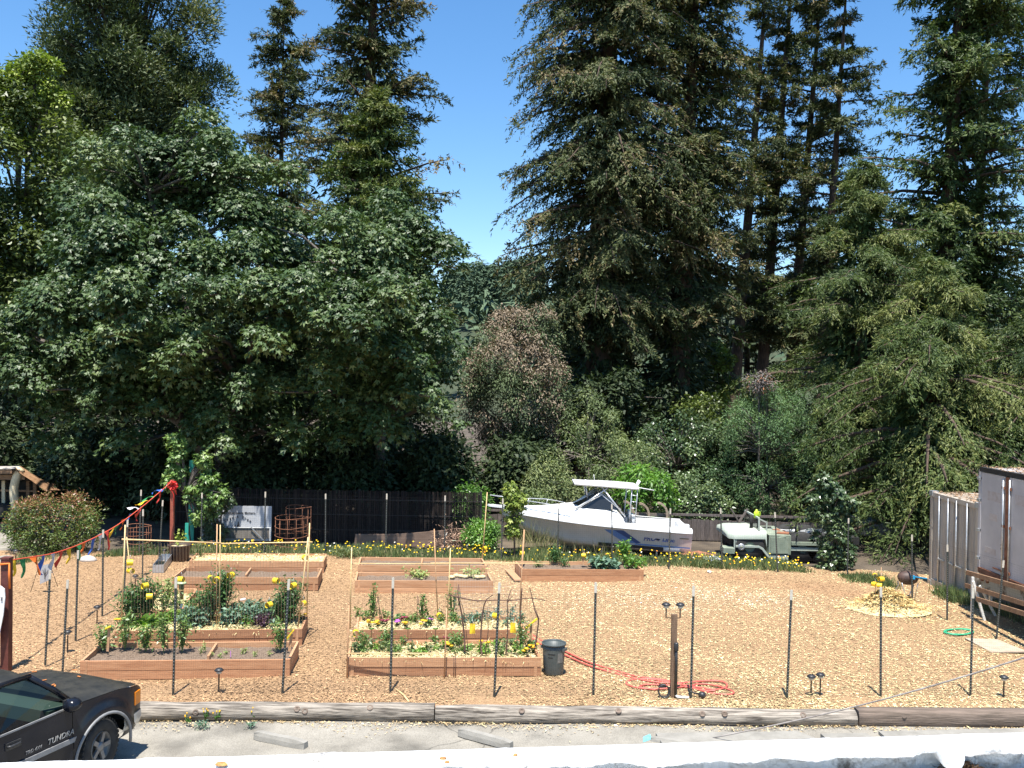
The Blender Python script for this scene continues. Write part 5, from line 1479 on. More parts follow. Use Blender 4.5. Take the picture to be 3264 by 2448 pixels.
# squash bed
for (sx, sy, h, w, lm_, ll, lw, nn, lab) in ((1765, 1800, .55, .4, LM_TOM, .08, .04, 260, 'tomato plant in the left half of the reddish bed'), (1905, 1808, .28, .6, LM_KALE, .17, .15, 90, 'broad leaved squash in the middle of the reddish bed'), (1945, 1814, .26, .6, LM_KALE, .17, .15, 90, 'squash spilling over the front of the reddish bed'),
        (1990, 1802, .75, .45, LM_BRIGHT, .12, .06, 190, 'tall bright pepper at the right of the reddish bed'), (2010, 1810, .36, .5, LM_BRIGHT, .10, .05, 160, 'bushy bright greens at the right of the reddish bed'), (2036, 1811, .30, .4, LM_BRIGHT, .10, .05, 130, 'greens at the right corner of the reddish bed'), (1800, 1806, .26, .45, LM_TOM, .06, .03, 160, 'low feathery plant in the reddish bed'), (1715, 1806, .16, .4, LM_GREY, .06, .03, 120, 'sparse low plant at the left of the reddish bed')):
    plant('vegetable_plant', lab, gp(sx, sy, SZ), h, w, lm_, n=nn, leafL=ll, leafW=lw, seed=int(sx))
for (sx, sy, lab) in ((1330, 1838, 'pale sprawling plant in the bare soil bed, left'), (1500, 1836, 'pale sprawling plant in the bare soil bed, right'), (640, 1778, 'grassy green tuft at the left of the straw heaped bed')):
    plant('sprawling_plant', lab, gp(sx, sy, .25), .16 if sx > 700 else .5, .7 if sx > 700 else .4, LM_DRYG if sx > 700 else LM_GREY, n=140, leafL=.10, leafW=.05 if sx > 700 else .02, seed=int(sx))
mb = MB()
for k in range(8):
    q = gp(1440 + k * 14, 1839, .26); mb.lathe([(0, -.02), (.1, 0), (.08, .05), (0, .07)], q + V(0, random.uniform(-.1, .1), 0), 7)
mb.top('straw_clump', M_STRAW, gp(1440, 1839, .24), 'patch of pale straw in the bare soil bed', 'straw')

# ------------------------------------------------------------------ bird feeder, barrel, trough, cages, easel
Yf = BED['B3'][0].y + .5
p = dp(577, 1985, Yf)
t = thing('bird_feeder', 'tube bird feeder with green dish on the narrow bed', 'bird feeder', (p.x, Yf, 0))
b0_ = Vector((p.x, Yf, 0))
zf = lambda y: dp(577, y, Yf).z
MB().lathe([(.01, .05), (.01, zf(1960))], b0_, 6).build('pole', M_BLACK, t, world=True)
MB().lathe([(0, zf(1957)), (.035, zf(1957)), (.035, zf(1925)), (0, zf(1925))], b0_, 12).build('lower_tube', mat('blue_plastic', (.03, .07, .22), rough=.3), t, world=True)
MB().lathe([(.05, zf(1925)), (.052, zf(1924)), (.052, zf(1880)), (.05, zf(1879))], b0_, 14).build('clear_tube', glassmat('feeder_glass', (.75, .85, .8), .5), t, world=True)
MB().lathe([(0, zf(1910)), (.036, zf(1910)), (.036, zf(1885)), (0, zf(1884))], b0_, 12).build('seed', mat('seed', (.3, .12, .06)), t, world=True)
MB().lathe([(.055, zf(1862)), (.055, zf(1878)), (0, zf(1878))], b0_, 14).build('collar', mat('dull_green', (.10, .16, .09)), t, world=True)
MB().lathe([(0, zf(1855)), (.1, zf(1856)), (.105, zf(1860)), (0, zf(1862))], b0_, 16).build('dish', mat('pale_green_dish', (.42, .52, .28), rough=.3), t, world=True)
b = gp(572, 1786)
t = thing('barrel_planter', 'dark half barrel planter with pale mulch and a seedling', 'planter', (b.x, b.y, 0))
M_BARREL = mat('dark_barrel', (.035, .022, .018), (.07, .045, .035), scale=8, rough=.6)
MB().lathe([(0, 0), (.235, 0), (.25, .02), (.30, .38), (.315, .42), (.33, .43), (.33, .46), (.30, .46), (.28, .40), (.27, .37)], b, 24).build('tub', M_BARREL, t, world=True)
MB().lathe([(.29, .40), (.15, .42), (0, .43)], b, 18).build('mulch_fill', M_STRAW, t, world=True)
plant('seedling', 'bright green seedling in the dark half barrel', b + V(-.02, 0, .42), .42, .3, LM_YELLOW, n=50, leafL=.11, leafW=.07, seed=5, tint0=.7)
a, e = gp(504, 1826), gp(532, 1790)
d = (e - a).normalized(); sdv = V(d.y, -d.x, 0)
t = thing('metal_trough', 'long galvanised trough lying beside the left fence', 'trough', (a.x, a.y, 0))
for nm, c1, c2, w_, h_ in (('trough_bottom', a + V(0, 0, .02), e + V(0, 0, .02), .27, .02), ('trough_side', a + sdv * .135 + V(0, 0, .11), e + sdv * .135 + V(0, 0, .11), .012, .22), ('trough_side', a - sdv * .135 + V(0, 0, .11), e - sdv * .135 + V(0, 0, .11), .012, .22)):
    MB().bar(c1, c2, w_, h_).build(nm, M_STEEL, t, world=True)
for q in (a, e):
    MB().bar(q - sdv * .13 + V(0, 0, .11), q + sdv * .13 + V(0, 0, .11), .012, .215).build('trough_end', M_STEEL, t, world=True)
MB().bar(a + d * .05 + V(0, 0, .12), e - d * .6 + V(0, 0, .12), .25, .02).build('water', mat('dark_water', (.03, .035, .03), rough=.08), t, world=True)
def cage(sx, sy_b, Y, r_, h_, label, rings=4):
    b = dp(sx, sy_b, Y); b.z = 0
    t = thing('wire_cage', label, 'plant cage', b)
    for k in range(rings):
        z = h_ * (.12 + .88 * k / (rings - 1))
        ring = [b + V(math.cos(q) * r_ * (1 + .03 * math.sin(k * 3 + q)), math.sin(q) * r_, z + .02 * math.sin(q * 2 + k)) for q in np.linspace(0, 6.283, 25)]
        MB().tube(ring, .009, 5, cap=False).build('ring', M_RUST, t, world=True)
    for k in range(12):
        q = k * 6.283 / 12
        MB().tube([b + V(math.cos(q) * r_, math.sin(q) * r_, 0), b + V(math.cos(q) * r_, math.sin(q) * r_, h_)], .006, 4).build('upright', M_RUST, t, world=True)
cage(928, 1745, 28.6, .50, .95, 'front rusty wire cage before the dark screen fence')
cage(950, 1740, 29.3, .40, 1.18, 'taller rusty wire cage just behind the first one')
cage(440, 1760, 27.4, .36, .80, 'rusty wire cage in the shade at the left')
cage(650, 1745, 28.0, .24, .25, 'low pale wire ring beside the green stake', rings=2)
# easel sign on a wire stand
b = gp(150, 1886)
t = thing('easel_sign', 'grey board on a thin wire easel beneath the pennants', 'sign', b)
for (x0, y0, x1, y1) in ((124, 1803, 97, 1889), (159, 1798, 184, 1870), (140, 1800, 152, 1884)):
    MB().tube([dp(x1, y1, b.y + (.35 if x1 == 152 else 0)), dp(x0, y0, b.y)], .007, 5).build('leg', M_BLACK, t, world=True)
P = [dp(x, y, b.y - .03) for x, y in ((127, 1862), (155, 1850), (160, 1796), (128, 1804))]
MB().prism(P, (0, .015, 0)).build('board', mat('grey_board', (.33, .33, .34), (.4, .4, .4), scale=5), t, world=True)
mk = MB()
c = dp(143, 1830, b.y - .045)
mk.tube([c + V(-.05, 0, .1), c + V(.0, 0, -.02), c + V(.07, 0, .09)], .008, 4); mk.tube([c + V(0, 0, .14), c + V(0, 0, -.12)], .008, 4)
mk.build('drawn_mark', M_BLACK, t, world=True)
# white sign at the very left edge
b = gp(-14, 2150)
t = thing('white_sign', 'white rounded sign cut off by the left edge', 'sign', b)
P = [dp(x, y, b.y) for x, y in ((-60, 2060), (-8, 2050), (10, 1960), (16, 1905), (14, 1878), (2, 1868), (-60, 1860))]
MB().prism(P, (0, .02, 0)).build('board', M_WHITEP, t, world=True)
MB().bar(dp(-30, 2150, b.y + .04), dp(-30, 1900, b.y + .04), .05, .03, V(0, 1, 0)).build('stake', M_STAKE, t, world=True)
mk = MB(); mk.tube([dp(2, 1904, b.y - .01), dp(7, 1904, b.y - .01), dp(3, 1914, b.y - .01), dp(8, 1914, b.y - .01)], .006, 4); mk.build('letter_mark', M_BLACK, t, world=True)
# stone beside the shrub
c = gp(280, 1788)
MB().lathe([(.0, -.03), (.24, -.02), (.26, .04), (.19, .11), (.08, .15), (0, .16)], c, 11, sx=1.0, sy=.6).top('stone', mat('pale_stone', (.42, .38, .33), (.55, .5, .44), scale=8, bump=.5), c, 'flat pale stone on the mulch below the shrub', 'stone')
# small litter of white paper
for (sx, sy, lab) in ((774, 1911, 'white scrap of paper behind the kale'), (2262, 1822, 'white scrap of paper at the back edge of the chips'), (2982, 1885, 'white scrap before the grey container')):
    c = gp(sx, sy, .03)
    MB().box(c, (.12, .08, .02), Matrix.Rotation(random.uniform(0, 3), 3, 'Z'), jit=.015).top('paper_scrap', M_WHITEP, c - V(0, 0, .01), lab, 'paper')
# ------------------------------------------------------------------ motor boat
rng = np.random.default_rng(404); random.seed(404)
M_GEL = mat('white_gelcoat', (0.76, 0.76, 0.75), (0.82, 0.82, 0.81), scale=2, rough=.3)
M_HULL = mat('cream_hull', (0.56, 0.50, 0.44), (0.63, 0.57, 0.51), scale=2.0, rough=.42)
M_BLUE1 = mat('light_blue_stripe', (.12, .22, .47), rough=.35)
M_BLUE2 = mat('dark_blue_stripe', (.035, .075, .22), rough=.35)
M_NAVY = mat('black_boot_stripe', (.015, .015, .02), (.035, .03, .03), scale=5, rough=.5)
M_ALU = mat('aluminium_tube', (.62, .63, .64), rough=.3, metal=.6)
M_DGL = mat('smoked_glass', (.022, .024, .026), rough=.12, spec=.6)
BL = 5.75
tr_c = dp(2180, 1780, 29.5)
boat = thing('motor_boat', 'white cabin motor boat with blue hull stripes behind the back fence', 'boat', (tr_c.x, 29.5, -.12), (R(0), R(-2.2), math.pi))
def st(t):
    b = 1.14 * (1 - (max(0, t - .40) / .60) ** 2.3) + .02
    s = .80 + .22 * t ** 1.4
    k = 0.0 if t < .55 else ((t - .55) / .45) ** 2.4 * (s - .12)
    return b, s, k
def section(t, n=9):
    b, s, k = st(t)
    zc = k + (s - k) * (.24 + .12 * t); bc = b * (.90 - .28 * t)
    P = []
    for i in range(4):
        u = i / 3; P.append((bc * u, k + (zc - k) * u ** 1.15))
    for i in range(1, n - 3):
        u = i / (n - 4); P.append((bc + (b - bc) * (u ** (1.0 + 1.0 * t)), zc + (s - zc) * u))
    return P
def hull_y(t, z):
    P = section(t); zs = [p[1] for p in P]; ys_ = [p[0] for p in P]
    return float(np.interp(z, zs, ys_))
T = [0, .05, .12, .2, .3, .4, .5, .6, .68, .75, .81, .86, .9, .94, .97, .99, 1.0]
for sg in (1, -1):
    rows = []
    for t in T:
        rake = .42 * max(0, (t - .8) / .2)
        rows.append([(t * BL + rake * (z - .5) * .5, sg * y, z) for y, z in section(t)])
    if sg < 0: rows = rows[::-1]
    MB().grid(rows).build('hull_side', M_HULL, boat)
P = section(0)
MB().add([(0, y, z) for y, z in P] + [(0, -y, z) for y, z in P[::-1][:-1]], [tuple(range(2 * len(P) - 1))[::-1]]).build('transom', M_HULL, boat)
# rub rail and white deck
dk = MB(); rail = MB()
def edge(t, dz=0, inset=0, sg=1):
    b, s, k = st(t); rake = .42 * max(0, (t - .8) / .2)
    return Vector((t * BL + rake * (s - .5) * .5, sg * max(b - inset, .01), s + dz))
for sg in (1, -1):
    rail.tube([edge(t, .01, -.01, sg) for t in T], .022, 6)
    rows = []
    for t in T:
        rows.append([edge(t, .0, 0, sg), edge(t, .10, .03, sg), edge(t, .15, .10, sg), edge(t, .15, .28, sg)])
    dk.grid(rows if sg > 0 else rows[::-1])
rail.build('rub_rail', mat('grey_rail', (.4, .4, .4)), boat)
# cabin trunk over the bow half
def cab_h(t):
    return float(np.interp(t, [.36, .40, .46, .60, .70, .80, .9, 1.0], [.12, .36, .42, .38, .27, .17, .12, .1]))
rows = []
for t in (.36, .40, .46, .53, .60, .67, .74, .81, .88, .94, .98, 1.0):
    b, s, k = st(t); h = cab_h(t); w = max(b - .22, .02); x = edge(t).x
    rows.append([(x, w + .06, s + .13), (x, w, s + .15), (x, w * .86, s + .10 + h * .8), (x, w * .55, s + .12 + h), (x, 0, s + .13 + h), (x, -w * .55, s + .12 + h), (x, -w * .86, s + .10 + h * .8), (x, -w, s + .15), (x, -w - .06, s + .13)])
dk.grid(rows[::-1])
dk.add([rows[0][i] for i in range(9)], [tuple(range(9))])
dk.build('deck', M_GEL, boat)
# bow pulpit
mb = MB(); p = edge(1.0)
mb.prism([(p.x - .5, .22, p.z + .10), (p.x + .42, .10, p.z + .14), (p.x + .50, 0, p.z + .15), (p.x + .42, -.10, p.z + .14), (p.x - .5, -.22, p.z + .10)], (0, 0, .06))
mb.build('bow_pulpit', M_GEL, boat)
# cockpit: floor, liner, seats
mb = MB(); mb.box((1.05, 0, .42), (2.05, 1.7, .04)); mb.build('cockpit_floor', M_GEL, boat)
for sg in (1, -1):
    MB().box((1.05, sg * .86, .68), (2.05, .04, .52)).build('cockpit_liner', M_GEL, boat)
MB().box((.10, 0, .74), (.2, 1.9, .36)).build('stern_bench', M_GEL, boat)
for sg in (1, -1):
    MB().box((1.75, sg * .42, .95), (.09, .45, .55), Matrix.Rotation(.12, 3, 'Y')).box((1.95, sg * .42, .72), (.42, .45, .12)).build('seat', M_GEL, boat)
MB().box((.25, .92, 1.0), (.34, .22, .12)).build('stern_locker', M_GEL, boat)
# windscreen
zb = st(.46)[1] + .53
A1, A2, A3 = V(3.62, .62, zb - .10), V(2.80, .60, zb + .40), V(2.20, .80, zb - .02)
fr_ = MB()
for sg in (1, -1):
    q = [Vector((a.x, a.y * sg, a.z)) for a in (A1, A2, A3)]
    for a, b_ in ((0, 1), (1, 2)):
        fr_.tube([q[a], q[b_]], .035 if a == 0 else .022, 6)
    MB().prism([q[0], q[1], q[2]], (0, -.012 * sg, 0)).build('side_window', M_DGL, boat)
c0_, c1_ = V(3.75, 0, zb - .06), V(2.86, 0, zb + .42)
for sg in (1, -1):
    fr_.tube([V(A2.x, A2.y * sg, A2.z), c1_], .02, 6)
    MB().add([V(A1.x, A1.y * sg, A1.z), c0_, c1_, V(A2.x, A2.y * sg, A2.z)], [(0, 1, 2, 3)]).build('windscreen_pane', M_DGL, boat)
fr_.tube([c0_, c1_], .016, 6)
fr_.build('windscreen_frame', M_GEL, boat)
# hardtop on tube legs
zt = 2.02
mb = MB()
rows = []
for i in range(9):
    u = i / 8; x = 1.66 + 2.0 * u; w = .80 * (1 - .10 * u * u); c = .03 * math.sin(u * 3.14) - .05 * u
    rows.append([(x, w, zt + .05 + u * .04), (x, w * .7, zt + .085 + c + u * .04), (x, 0, zt + .10 + c + u * .04), (x, -w * .7, zt + .085 + c + u * .04), (x, -w, zt + .05 + u * .04), (x, -w * .9, zt + u * .04), (x, 0, zt - .005 + u * .04), (x, w * .9, zt + u * .04)])
mb.grid(rows[::-1], close=True); mb.add(rows[0], [tuple(range(8))]); mb.add(rows[-1], [tuple(range(8))[::-1]])
mb.build('hardtop', M_GEL, boat)
for sg in (1, -1):
    for a, b_ in ((V(3.60, .72 * sg, zb - .12), V(2.62, .66 * sg, zt + .01)), (V(2.05, .86 * sg, zb - .22), V(2.80, .66 * sg, zt + .01)), (V(1.90, .70 * sg, .95), V(1.86, .68 * sg, zt + .01)), (V(3.2, .4 * sg, zb + .22), V(3.3, .4 * sg, zt + .06))):
        MB().tube([a, b_], .024, 6).build('hardtop_leg', M_ALU, boat)
mb = MB()
for x in (1.72, 1.90): mb.tube([(x, .74, .98), (x - .02, .74, zt + .02)], .014, 6)
for z in (1.25, 1.45, 1.65, 1.85): mb.tube([(1.71, .74, z), (1.89, .74, z)], .012, 6)
mb.build('ladder', M_ALU, boat)
for k in range(4):
    MB().tube([(1.70, .15 + .12 * k, zt + .06), (1.60, .15 + .12 * k, zt + .26)], .02, 7).build('rod_holder', M_GEL, boat)
MB().tube([(1.70, .5, zt + .06), (1.15, .55, zt + .0)], .014, 6).build('outrigger', M_GEL, boat)
MB().tube([(3.0, .2, zt + .12), (3.04, .2, zt + .36)], .008, 5).build('antenna', M_GEL, boat)
MB().lathe([(0, 0), (.05, 0), (.05, .05), (0, .08)], (3.3, .3, zt + .12), 8).build('nav_light', M_GEL, boat)
# bow rail
mb = MB()
for sg in (1, -1):
    pts_ = [edge(t, .20 + .26 * min(1, (t - .5) * 4), .16, sg) for t in np.linspace(.52, .97, 8)] + [V(edge(1).x + .42, .06 * sg, edge(1).z + .50)]
    mb.tube(pts_, .014, 6)
    for t in (.58, .68, .78, .88, .96):
        p = edge(t, .14, .16, sg); mb.tube([p, V(p.x - .06, p.y, p.z + .06 + .26 * min(1, (t - .5) * 4))], .010, 5)
mb.tube([V(edge(1).x + .42, .06, edge(1).z + .50), V(edge(1).x + .42, -.06, edge(1).z + .50)], .014, 6)
mb.build('bow_rail', M_ALU, boat)
# hull graphics laid just off the port side (y>0 faces the camera once turned)
def decal(pts2, m, nm, off=.006, sub=8):
    """pts2: quad (x,z) corners bl, br, tr, tl on the port side"""
    bl, br, tr_, tl = (Vector(p) for p in pts2)
    rows = []
    for i in range(sub + 1):
        u = i / sub; lo_ = bl.lerp(br, u); hi_ = tl.lerp(tr_, u)
        row = []
        for j in range(5):
            q = lo_.lerp(hi_, j / 4)
            row.append((q.x, hull_y(q.x / BL, q.y) + off, q.y))
        rows.append(row)
    MB().grid(rows[::-1]).build(nm, m, boat)
decal(((1.68, .40), (2.05, .40), (2.72, .80), (2.42, .80)), M_BLUE1, 'hull_stripe')
decal(((1.55, .43), (1.68, .40), (2.42, .80), (2.12, .80)), M_BLUE2, 'hull_stripe', .008)
decal(((.04, .335), (1.75, .36), (1.68, .40), (.04, .375)), M_BLUE1, 'hull_stripe', .007)
decal(((.85, .21), (2.85, .24), (2.85, .36), (.85, .33)), M_NAVY, 'boot_stripe', .010, 14)
decal(((.35, .15), (.84, .15), (.84, .33), (.35, .33)), M_GEL, 'trim_tab_panel', .012)
decal(((.10, .63), (.38, .63), (.38, .665), (.10, .665)), mat('brass_vent', (.2, .17, .1)), 'hull_vent', .008, 3)
text_mesh('lettering', 'PRO', .19, M_BLUE2, boat, (1.30, hull_y(.2, .55) + .012, .52), (R(90), 0, R(180)), shear=.25, extrude=.003, offset=.006)
text_mesh('lettering', 'LINE', .19, M_BLUE2, boat, (.72, hull_y(.12, .55) + .012, .52), (R(90), 0, R(180)), shear=.25, extrude=.003, offset=.006)
mb = MB()
x0, yz = 1.04, hull_y(.17, .55) + .013
for q in ([(x0 + .14, .70), (x0 - .02, .60), (x0 + .02, .52)], [(x0 - .18, .70), (x0 + .02, .60), (x0 - .02, .52)], [(x0 + .12, .58), (x0 - .04, .60), (x0 - .02, .54)]):
    mb.add([(x, yz, z) for x, z in q], [(0, 1, 2)])
mb.build('swoosh', M_BLUE2, boat)
for x in (.25, 1.0, 2.7):
    MB().box((x, .72, -.02), (.05, .06, .36)).build('trailer_bunk', M_STEEL, boat)

# curved wooden ribs and rails behind the stern
t = thing('wooden_rib_rack', 'rack of curved wooden ribs and rails standing behind the boat', 'rack', dp(2050, 1740, 31.2))
for k, (sx, sy0, sy1) in enumerate(((2012, 1598, 1720), (2062, 1605, 1720), (2120, 1603, 1730), (1905, 1588, 1720))):
    Y = 31.2
    P = [dp(sx + 6, sy1, Y), dp(sx + 6, sy0 + 50, Y), dp(sx + 3, sy0 + 20, Y), dp(sx - 10, sy0 + 4, Y), dp(sx - 24, sy0, Y)]
    L = along(P, 4)
    mb = MB()
    for a, b_ in zip(L[:-1], L[1:]): mb.bar(a, b_ + (b_ - a) * .1, .07, .09, V(0, 1, 0))
    mb.build('rib', mat('weathered_rib', (.30, .22, .15), (.42, .33, .23), scale=10), t, world=True)
for sy in (1640, 1662, 1682):
    MB().bar(dp(1960, sy - 4, 31.35), dp(2135, sy + 2, 31.35), .04, .10).build('rail', mat('weathered_rail', (.16, .13, .10), (.25, .2, .16), scale=10), t, world=True)

# ------------------------------------------------------------------ board fence behind the boat
M_FBOARD = mat('weathered_fence_board', (.085, .068, .06), (.165, .135, .118), scale=5, rough=.92, stretch=(6, 6, .7), bump=.3, objrand=.22)
Yw = 32.4
f0 = dp(1480, 1730, Yw); f1 = dp(2740, 1740, Yw - .6)
t = thing('board_fence', 'weathered dark board fence behind the boat and army truck', 'fence', (f0.x, f0.y, 0))
bm_ = MB().box((0, 0, .5), (.145, .022, 1.0)).mesh('board'); bm_.materials.append(M_FBOARD)
L_ = (f1 - f0).xy.length; nb_ = int(L_ / .152)
for k in range(nb_):
    p = f0.lerp(f1, k / nb_)
    o = bpy.data.objects.new('board', bm_); COL.objects.link(o); o.parent = t
    o.location = (p.x - f0.x, p.y - f0.y + random.uniform(-.008, .008), -.12)
    sxp = 1480 + 1260 * k / nb_
    o.scale = (1, 1, (dp(sxp, 1650 + (sxp - 2140) * .02, Yw).z + .12) + random.uniform(-.02, .02))
    o.rotation_euler = (0, random.uniform(-.012, .012), 0)
for z in (.2, .75):
    MB().bar(Vector((f0.x, f0.y + .04, z)), Vector((f1.x, f1.y + .04, z)), .04, .08).build('rail', M_FBOARD, t, world=True)
# crossed planks, jug
Yx = 29.9
t = thing('crossed_planks', 'two grey planks crossed in an X behind the army truck hood', 'planks', dp(2355, 1760, Yx))
MB().bar(dp(2310, 1730, Yx), dp(2384, 1622, Yx), .035, .16, V(0, 1, 0)).build('plank', M_FBOARD, t, world=True)
MB().bar(dp(2395, 1730, Yx + .06), dp(2330, 1622, Yx + .06), .035, .16, V(0, 1, 0)).build('plank', M_FBOARD, t, world=True)

# ------------------------------------------------------------------ army truck
M_ARMY = mat('faded_army_green', (.19, .23, .17), (.28, .32, .24), scale=4, rough=.75)
M_ARMYP = mat('pale_army_green', (.36, .41, .34), (.44, .48, .41), scale=3, rough=.7)
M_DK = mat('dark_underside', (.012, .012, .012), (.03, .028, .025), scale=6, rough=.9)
M_TYRE = mat('tyre_rubber', (.018, .018, .018), (.035, .034, .032), scale=12, rough=.85)
Ya_ = 28.3
o_ = dp(2323, 1790, Ya_)
at_ = thing('army_truck', 'faded green flatbed army truck half hidden by weeds and a sapling', 'truck', (o_.x, Ya_, -.12))
def AX(sx, sy, Y=None):    # picture point on the near side plane -> local
    p = dp(sx, sy, Y or Ya_); return p - Vector((o_.x, Ya_, -.12))
W_ = 1.9
# hood: rounded loft from nose (left) to cowl (right)
rows = []
for (sx, yt, yb_, inset) in ((2322, 1708, 1716, .18), (2326, 1700, 1718, .08), (2345, 1696, 1719, .02), (2390, 1694, 1719, 0), (2440, 1692, 1719, 0), (2444, 1693, 1745, 0)):
    p, q = AX(sx, yt), AX(sx, yb_)
    row = [(q.x, inset, q.z), (p.x, inset, p.z - .06), (p.x, inset + .10, p.z), (p.x, W_ * .5, p.z + .05), (p.x, W_ - inset - .1, p.z), (p.x, W_ - inset, p.z - .06), (q.x, W_ - inset, q.z)]
    rows.append(row)
mb = MB().grid(rows); mb.add(rows[0], [tuple(range(7))]); mb.build('hood', M_ARMYP, at_)
a, b_ = AX(2333, 1718), AX(2438, 1745)
MB().box(((a.x + b_.x) / 2, W_ / 2, (a.z + b_.z) / 2), (b_.x - a.x - .06, W_ - .5, a.z - b_.z)).build('engine_bay', M_DK, at_)
# fender: flat top bar sloping down at the rear
P = [AX(2345, 1738), AX(2420, 1740), AX(2432, 1746), AX(2455, 1776), AX(2451, 1780), AX(2428, 1752), AX(2418, 1746), AX(2345, 1744)]
MB().prism([Vector((p.x, -.02, p.z)) for p in P][::-1], (0, .42, 0)).build('fender', M_ARMYP, at_)
for (sx, sy0, sy1) in ((2347, 1718, 1740), (2342, 1716, 1760)):
    MB().bar(AX(sx, sy1) + V(0, .05, 0), AX(sx, sy0) + V(0, .05, 0), .03, .03, V(0, 1, 0)).build('grille_guard', M_ARMYP, at_)
MB().bar(AX(2303, 1752) + V(0, .1, 0), AX(2338, 1754) + V(0, .1, 0), .5, .16).build('bumper', M_ARMY, at_)
c = AX(2361, 1742) + V(0, -.08, 0)
mb = MB()
for k in range(4):
    mb.tube([c + V(math.cos(q) * (.10 - .012 * k), -.01 * k, math.sin(q) * (.10 - .012 * k)) for q in np.linspace(0, 6.283, 15)], .010, 5, cap=False)
mb.build('cable_coil', M_STEEL, at_)
# cab tub, door, step, windscreen
a, b_ = AX(2452, 1706), AX(2521, 1768)
MB().box(((a.x + b_.x) / 2, W_ / 2, (a.z + b_.z) / 2), (b_.x - a.x, W_ - .02, a.z - b_.z)).build('cab', M_ARMY, at_)
MB().box(((a.x + b_.x) / 2 - .02, -.012, (a.z + b_.z) / 2 - .02), ((b_.x - a.x) * .80, .03, (a.z - b_.z) * .82)).build('door', M_ARMY, at_)
a, b_ = AX(2455, 1769), AX(2512, 1798)
MB().box(((a.x + b_.x) / 2, .22, (a.z + b_.z) / 2), (b_.x - a.x, .44, a.z - b_.z)).build('step_box', M_ARMYP, at_)
mb = MB()
for y in (.1, W_ - .1):
    mb.bar(AX(2422, 1692) + V(0, y, 0), AX(2422, 1654) + V(0, y, 0), .05, .05, V(0, 1, 0))
    mb.bar(AX(2446, 1692) + V(0, y, 0), AX(2447, 1666) + V(0, y, 0), .04, .04, V(0, 1, 0))
    mb.bar(AX(2422, 1655) + V(0, y, 0), AX(2447, 1667) + V(0, y, 0), .04, .04, V(0, 1, 0))
mb.bar(AX(2422, 1654) + V(0, .1, 0), AX(2422, 1654) + V(0, W_ - .1, 0), .05, .05)
mb.build('windscreen_frame', M_ARMYP, at_)
MB().bar(AX(2421, 1656) + V(0, .12, -.18), AX(2421, 1656) + V(0, W_ - .12, -.18), .01, .34).build('windscreen_pane', M_DGL, at_)
# exhaust stack that carries the jug
c = AX(2408, 1692) + V(0, .5, 0); d_ = AX(2409, 1650) + V(0, .5, 0)
MB().tube([c, d_], .05, 9).build('exhaust_stack', M_DK, at_)
# flatbed and load, wheels
a, b_ = AX(2522, 1727), AX(2660, 1754)
MB().box(((a.x + b_.x) / 2, W_ / 2, a.z - .05), (b_.x - a.x, W_ + .1, .10)).build('flatbed', M_ARMY, at_)
MB().box(((a.x + b_.x) / 2, .02, a.z - .22), (b_.x - a.x, .06, .10)).build('bed_rail', M_ARMYP, at_)
random.seed(3)
for k in range(16):
    x = a.x - .5 + random.uniform(0, 1.9); y = random.uniform(.2, W_ - .2)
    MB().box((x, y, a.z + .06 + random.uniform(0, .1)), (random.uniform(.15, .5), random.uniform(.1, .4), random.uniform(.06, .2)), Matrix.Rotation(random.uniform(0, 3), 3, 'Z') @ Matrix.Rotation(random.uniform(-.4, .4), 3, 'X'), jit=.02).build('scrap', random.choice([M_STEEL, M_RUST, M_WHITEP, M_DK, M_ARMY]), at_)
def army_wheel(x, y):
    rot = Matrix.Rotation(R(90), 3, 'X')
    w = MB().lathe([(.16, -.13), (.44, -.13), (.48, -.07), (.48, .07), (.44, .13), (.16, .13)], (x, y, .44), 22, rot).build('wheel', M_TYRE, at_)
    MB().lathe([(0, .10), (.09, .11), (.16, .08), (.24, .10), (.25, -.1), (0, -.1)], (x, y, .44), 16, rot).build('rim', M_ARMY, w)
for sx in (2390, 2560, 2620):
    for y in (.16, W_ - .16): army_wheel(AX(sx, 1780).x, y)
MB().bar(V(.2, W_ / 2, .6), V(4.2, W_ / 2, .6), .8, .22).build('chassis', M_DK, at_)
# jug
c = dp(2411, 1652, Ya_ + .5)
t = thing('lime_jug', 'lime green plastic jug upended on the army truck exhaust', 'jug', c)
M_LIME = mat('lime_plastic', (.50, .72, .03), (.55, .78, .06), rough=.35)
MB().lathe([(0, 0), (.05, 0), (.085, .02), (.09, .16), (.06, .22), (.03, .24), (.028, .28), (0, .28)], c, 14, sy=.7).build('body', M_LIME, t, world=True)
MB().tube([c + V(.04, 0, .22), c + V(.11, 0, .20), c + V(.11, 0, .08), c + V(.085, 0, .06)], .012, 6).build('handle', M_LIME, t, world=True)
# red-brown board and papers by the boat
P = [gp(*q, .02) for q in ((2168, 1772), (2225, 1762), (2285, 1776), (2238, 1796))]
MB().prism([P[3], P[2], P[1], P[0]], (0, 0, .07)).top('plywood_board', mat('red_brown_ply', (.36, .13, .07), (.45, .18, .1), scale=4), P[0], 'red brown board lying in the weeds behind the stern', 'board')
P = [gp(*q, .12) for q in ((2238, 1776), (2280, 1772), (2300, 1784), (2262, 1790))]
MB().prism([P[3], P[2], P[1], P[0]], (0, 0, .01)).top('blue_white_tarp', mat('blue_white_cloth', (.7, .7, .72), (.05, .09, .35), scale=9, lo=.52, hi=.56), P[0], 'folded blue and white cloth on the red brown board', 'cloth')

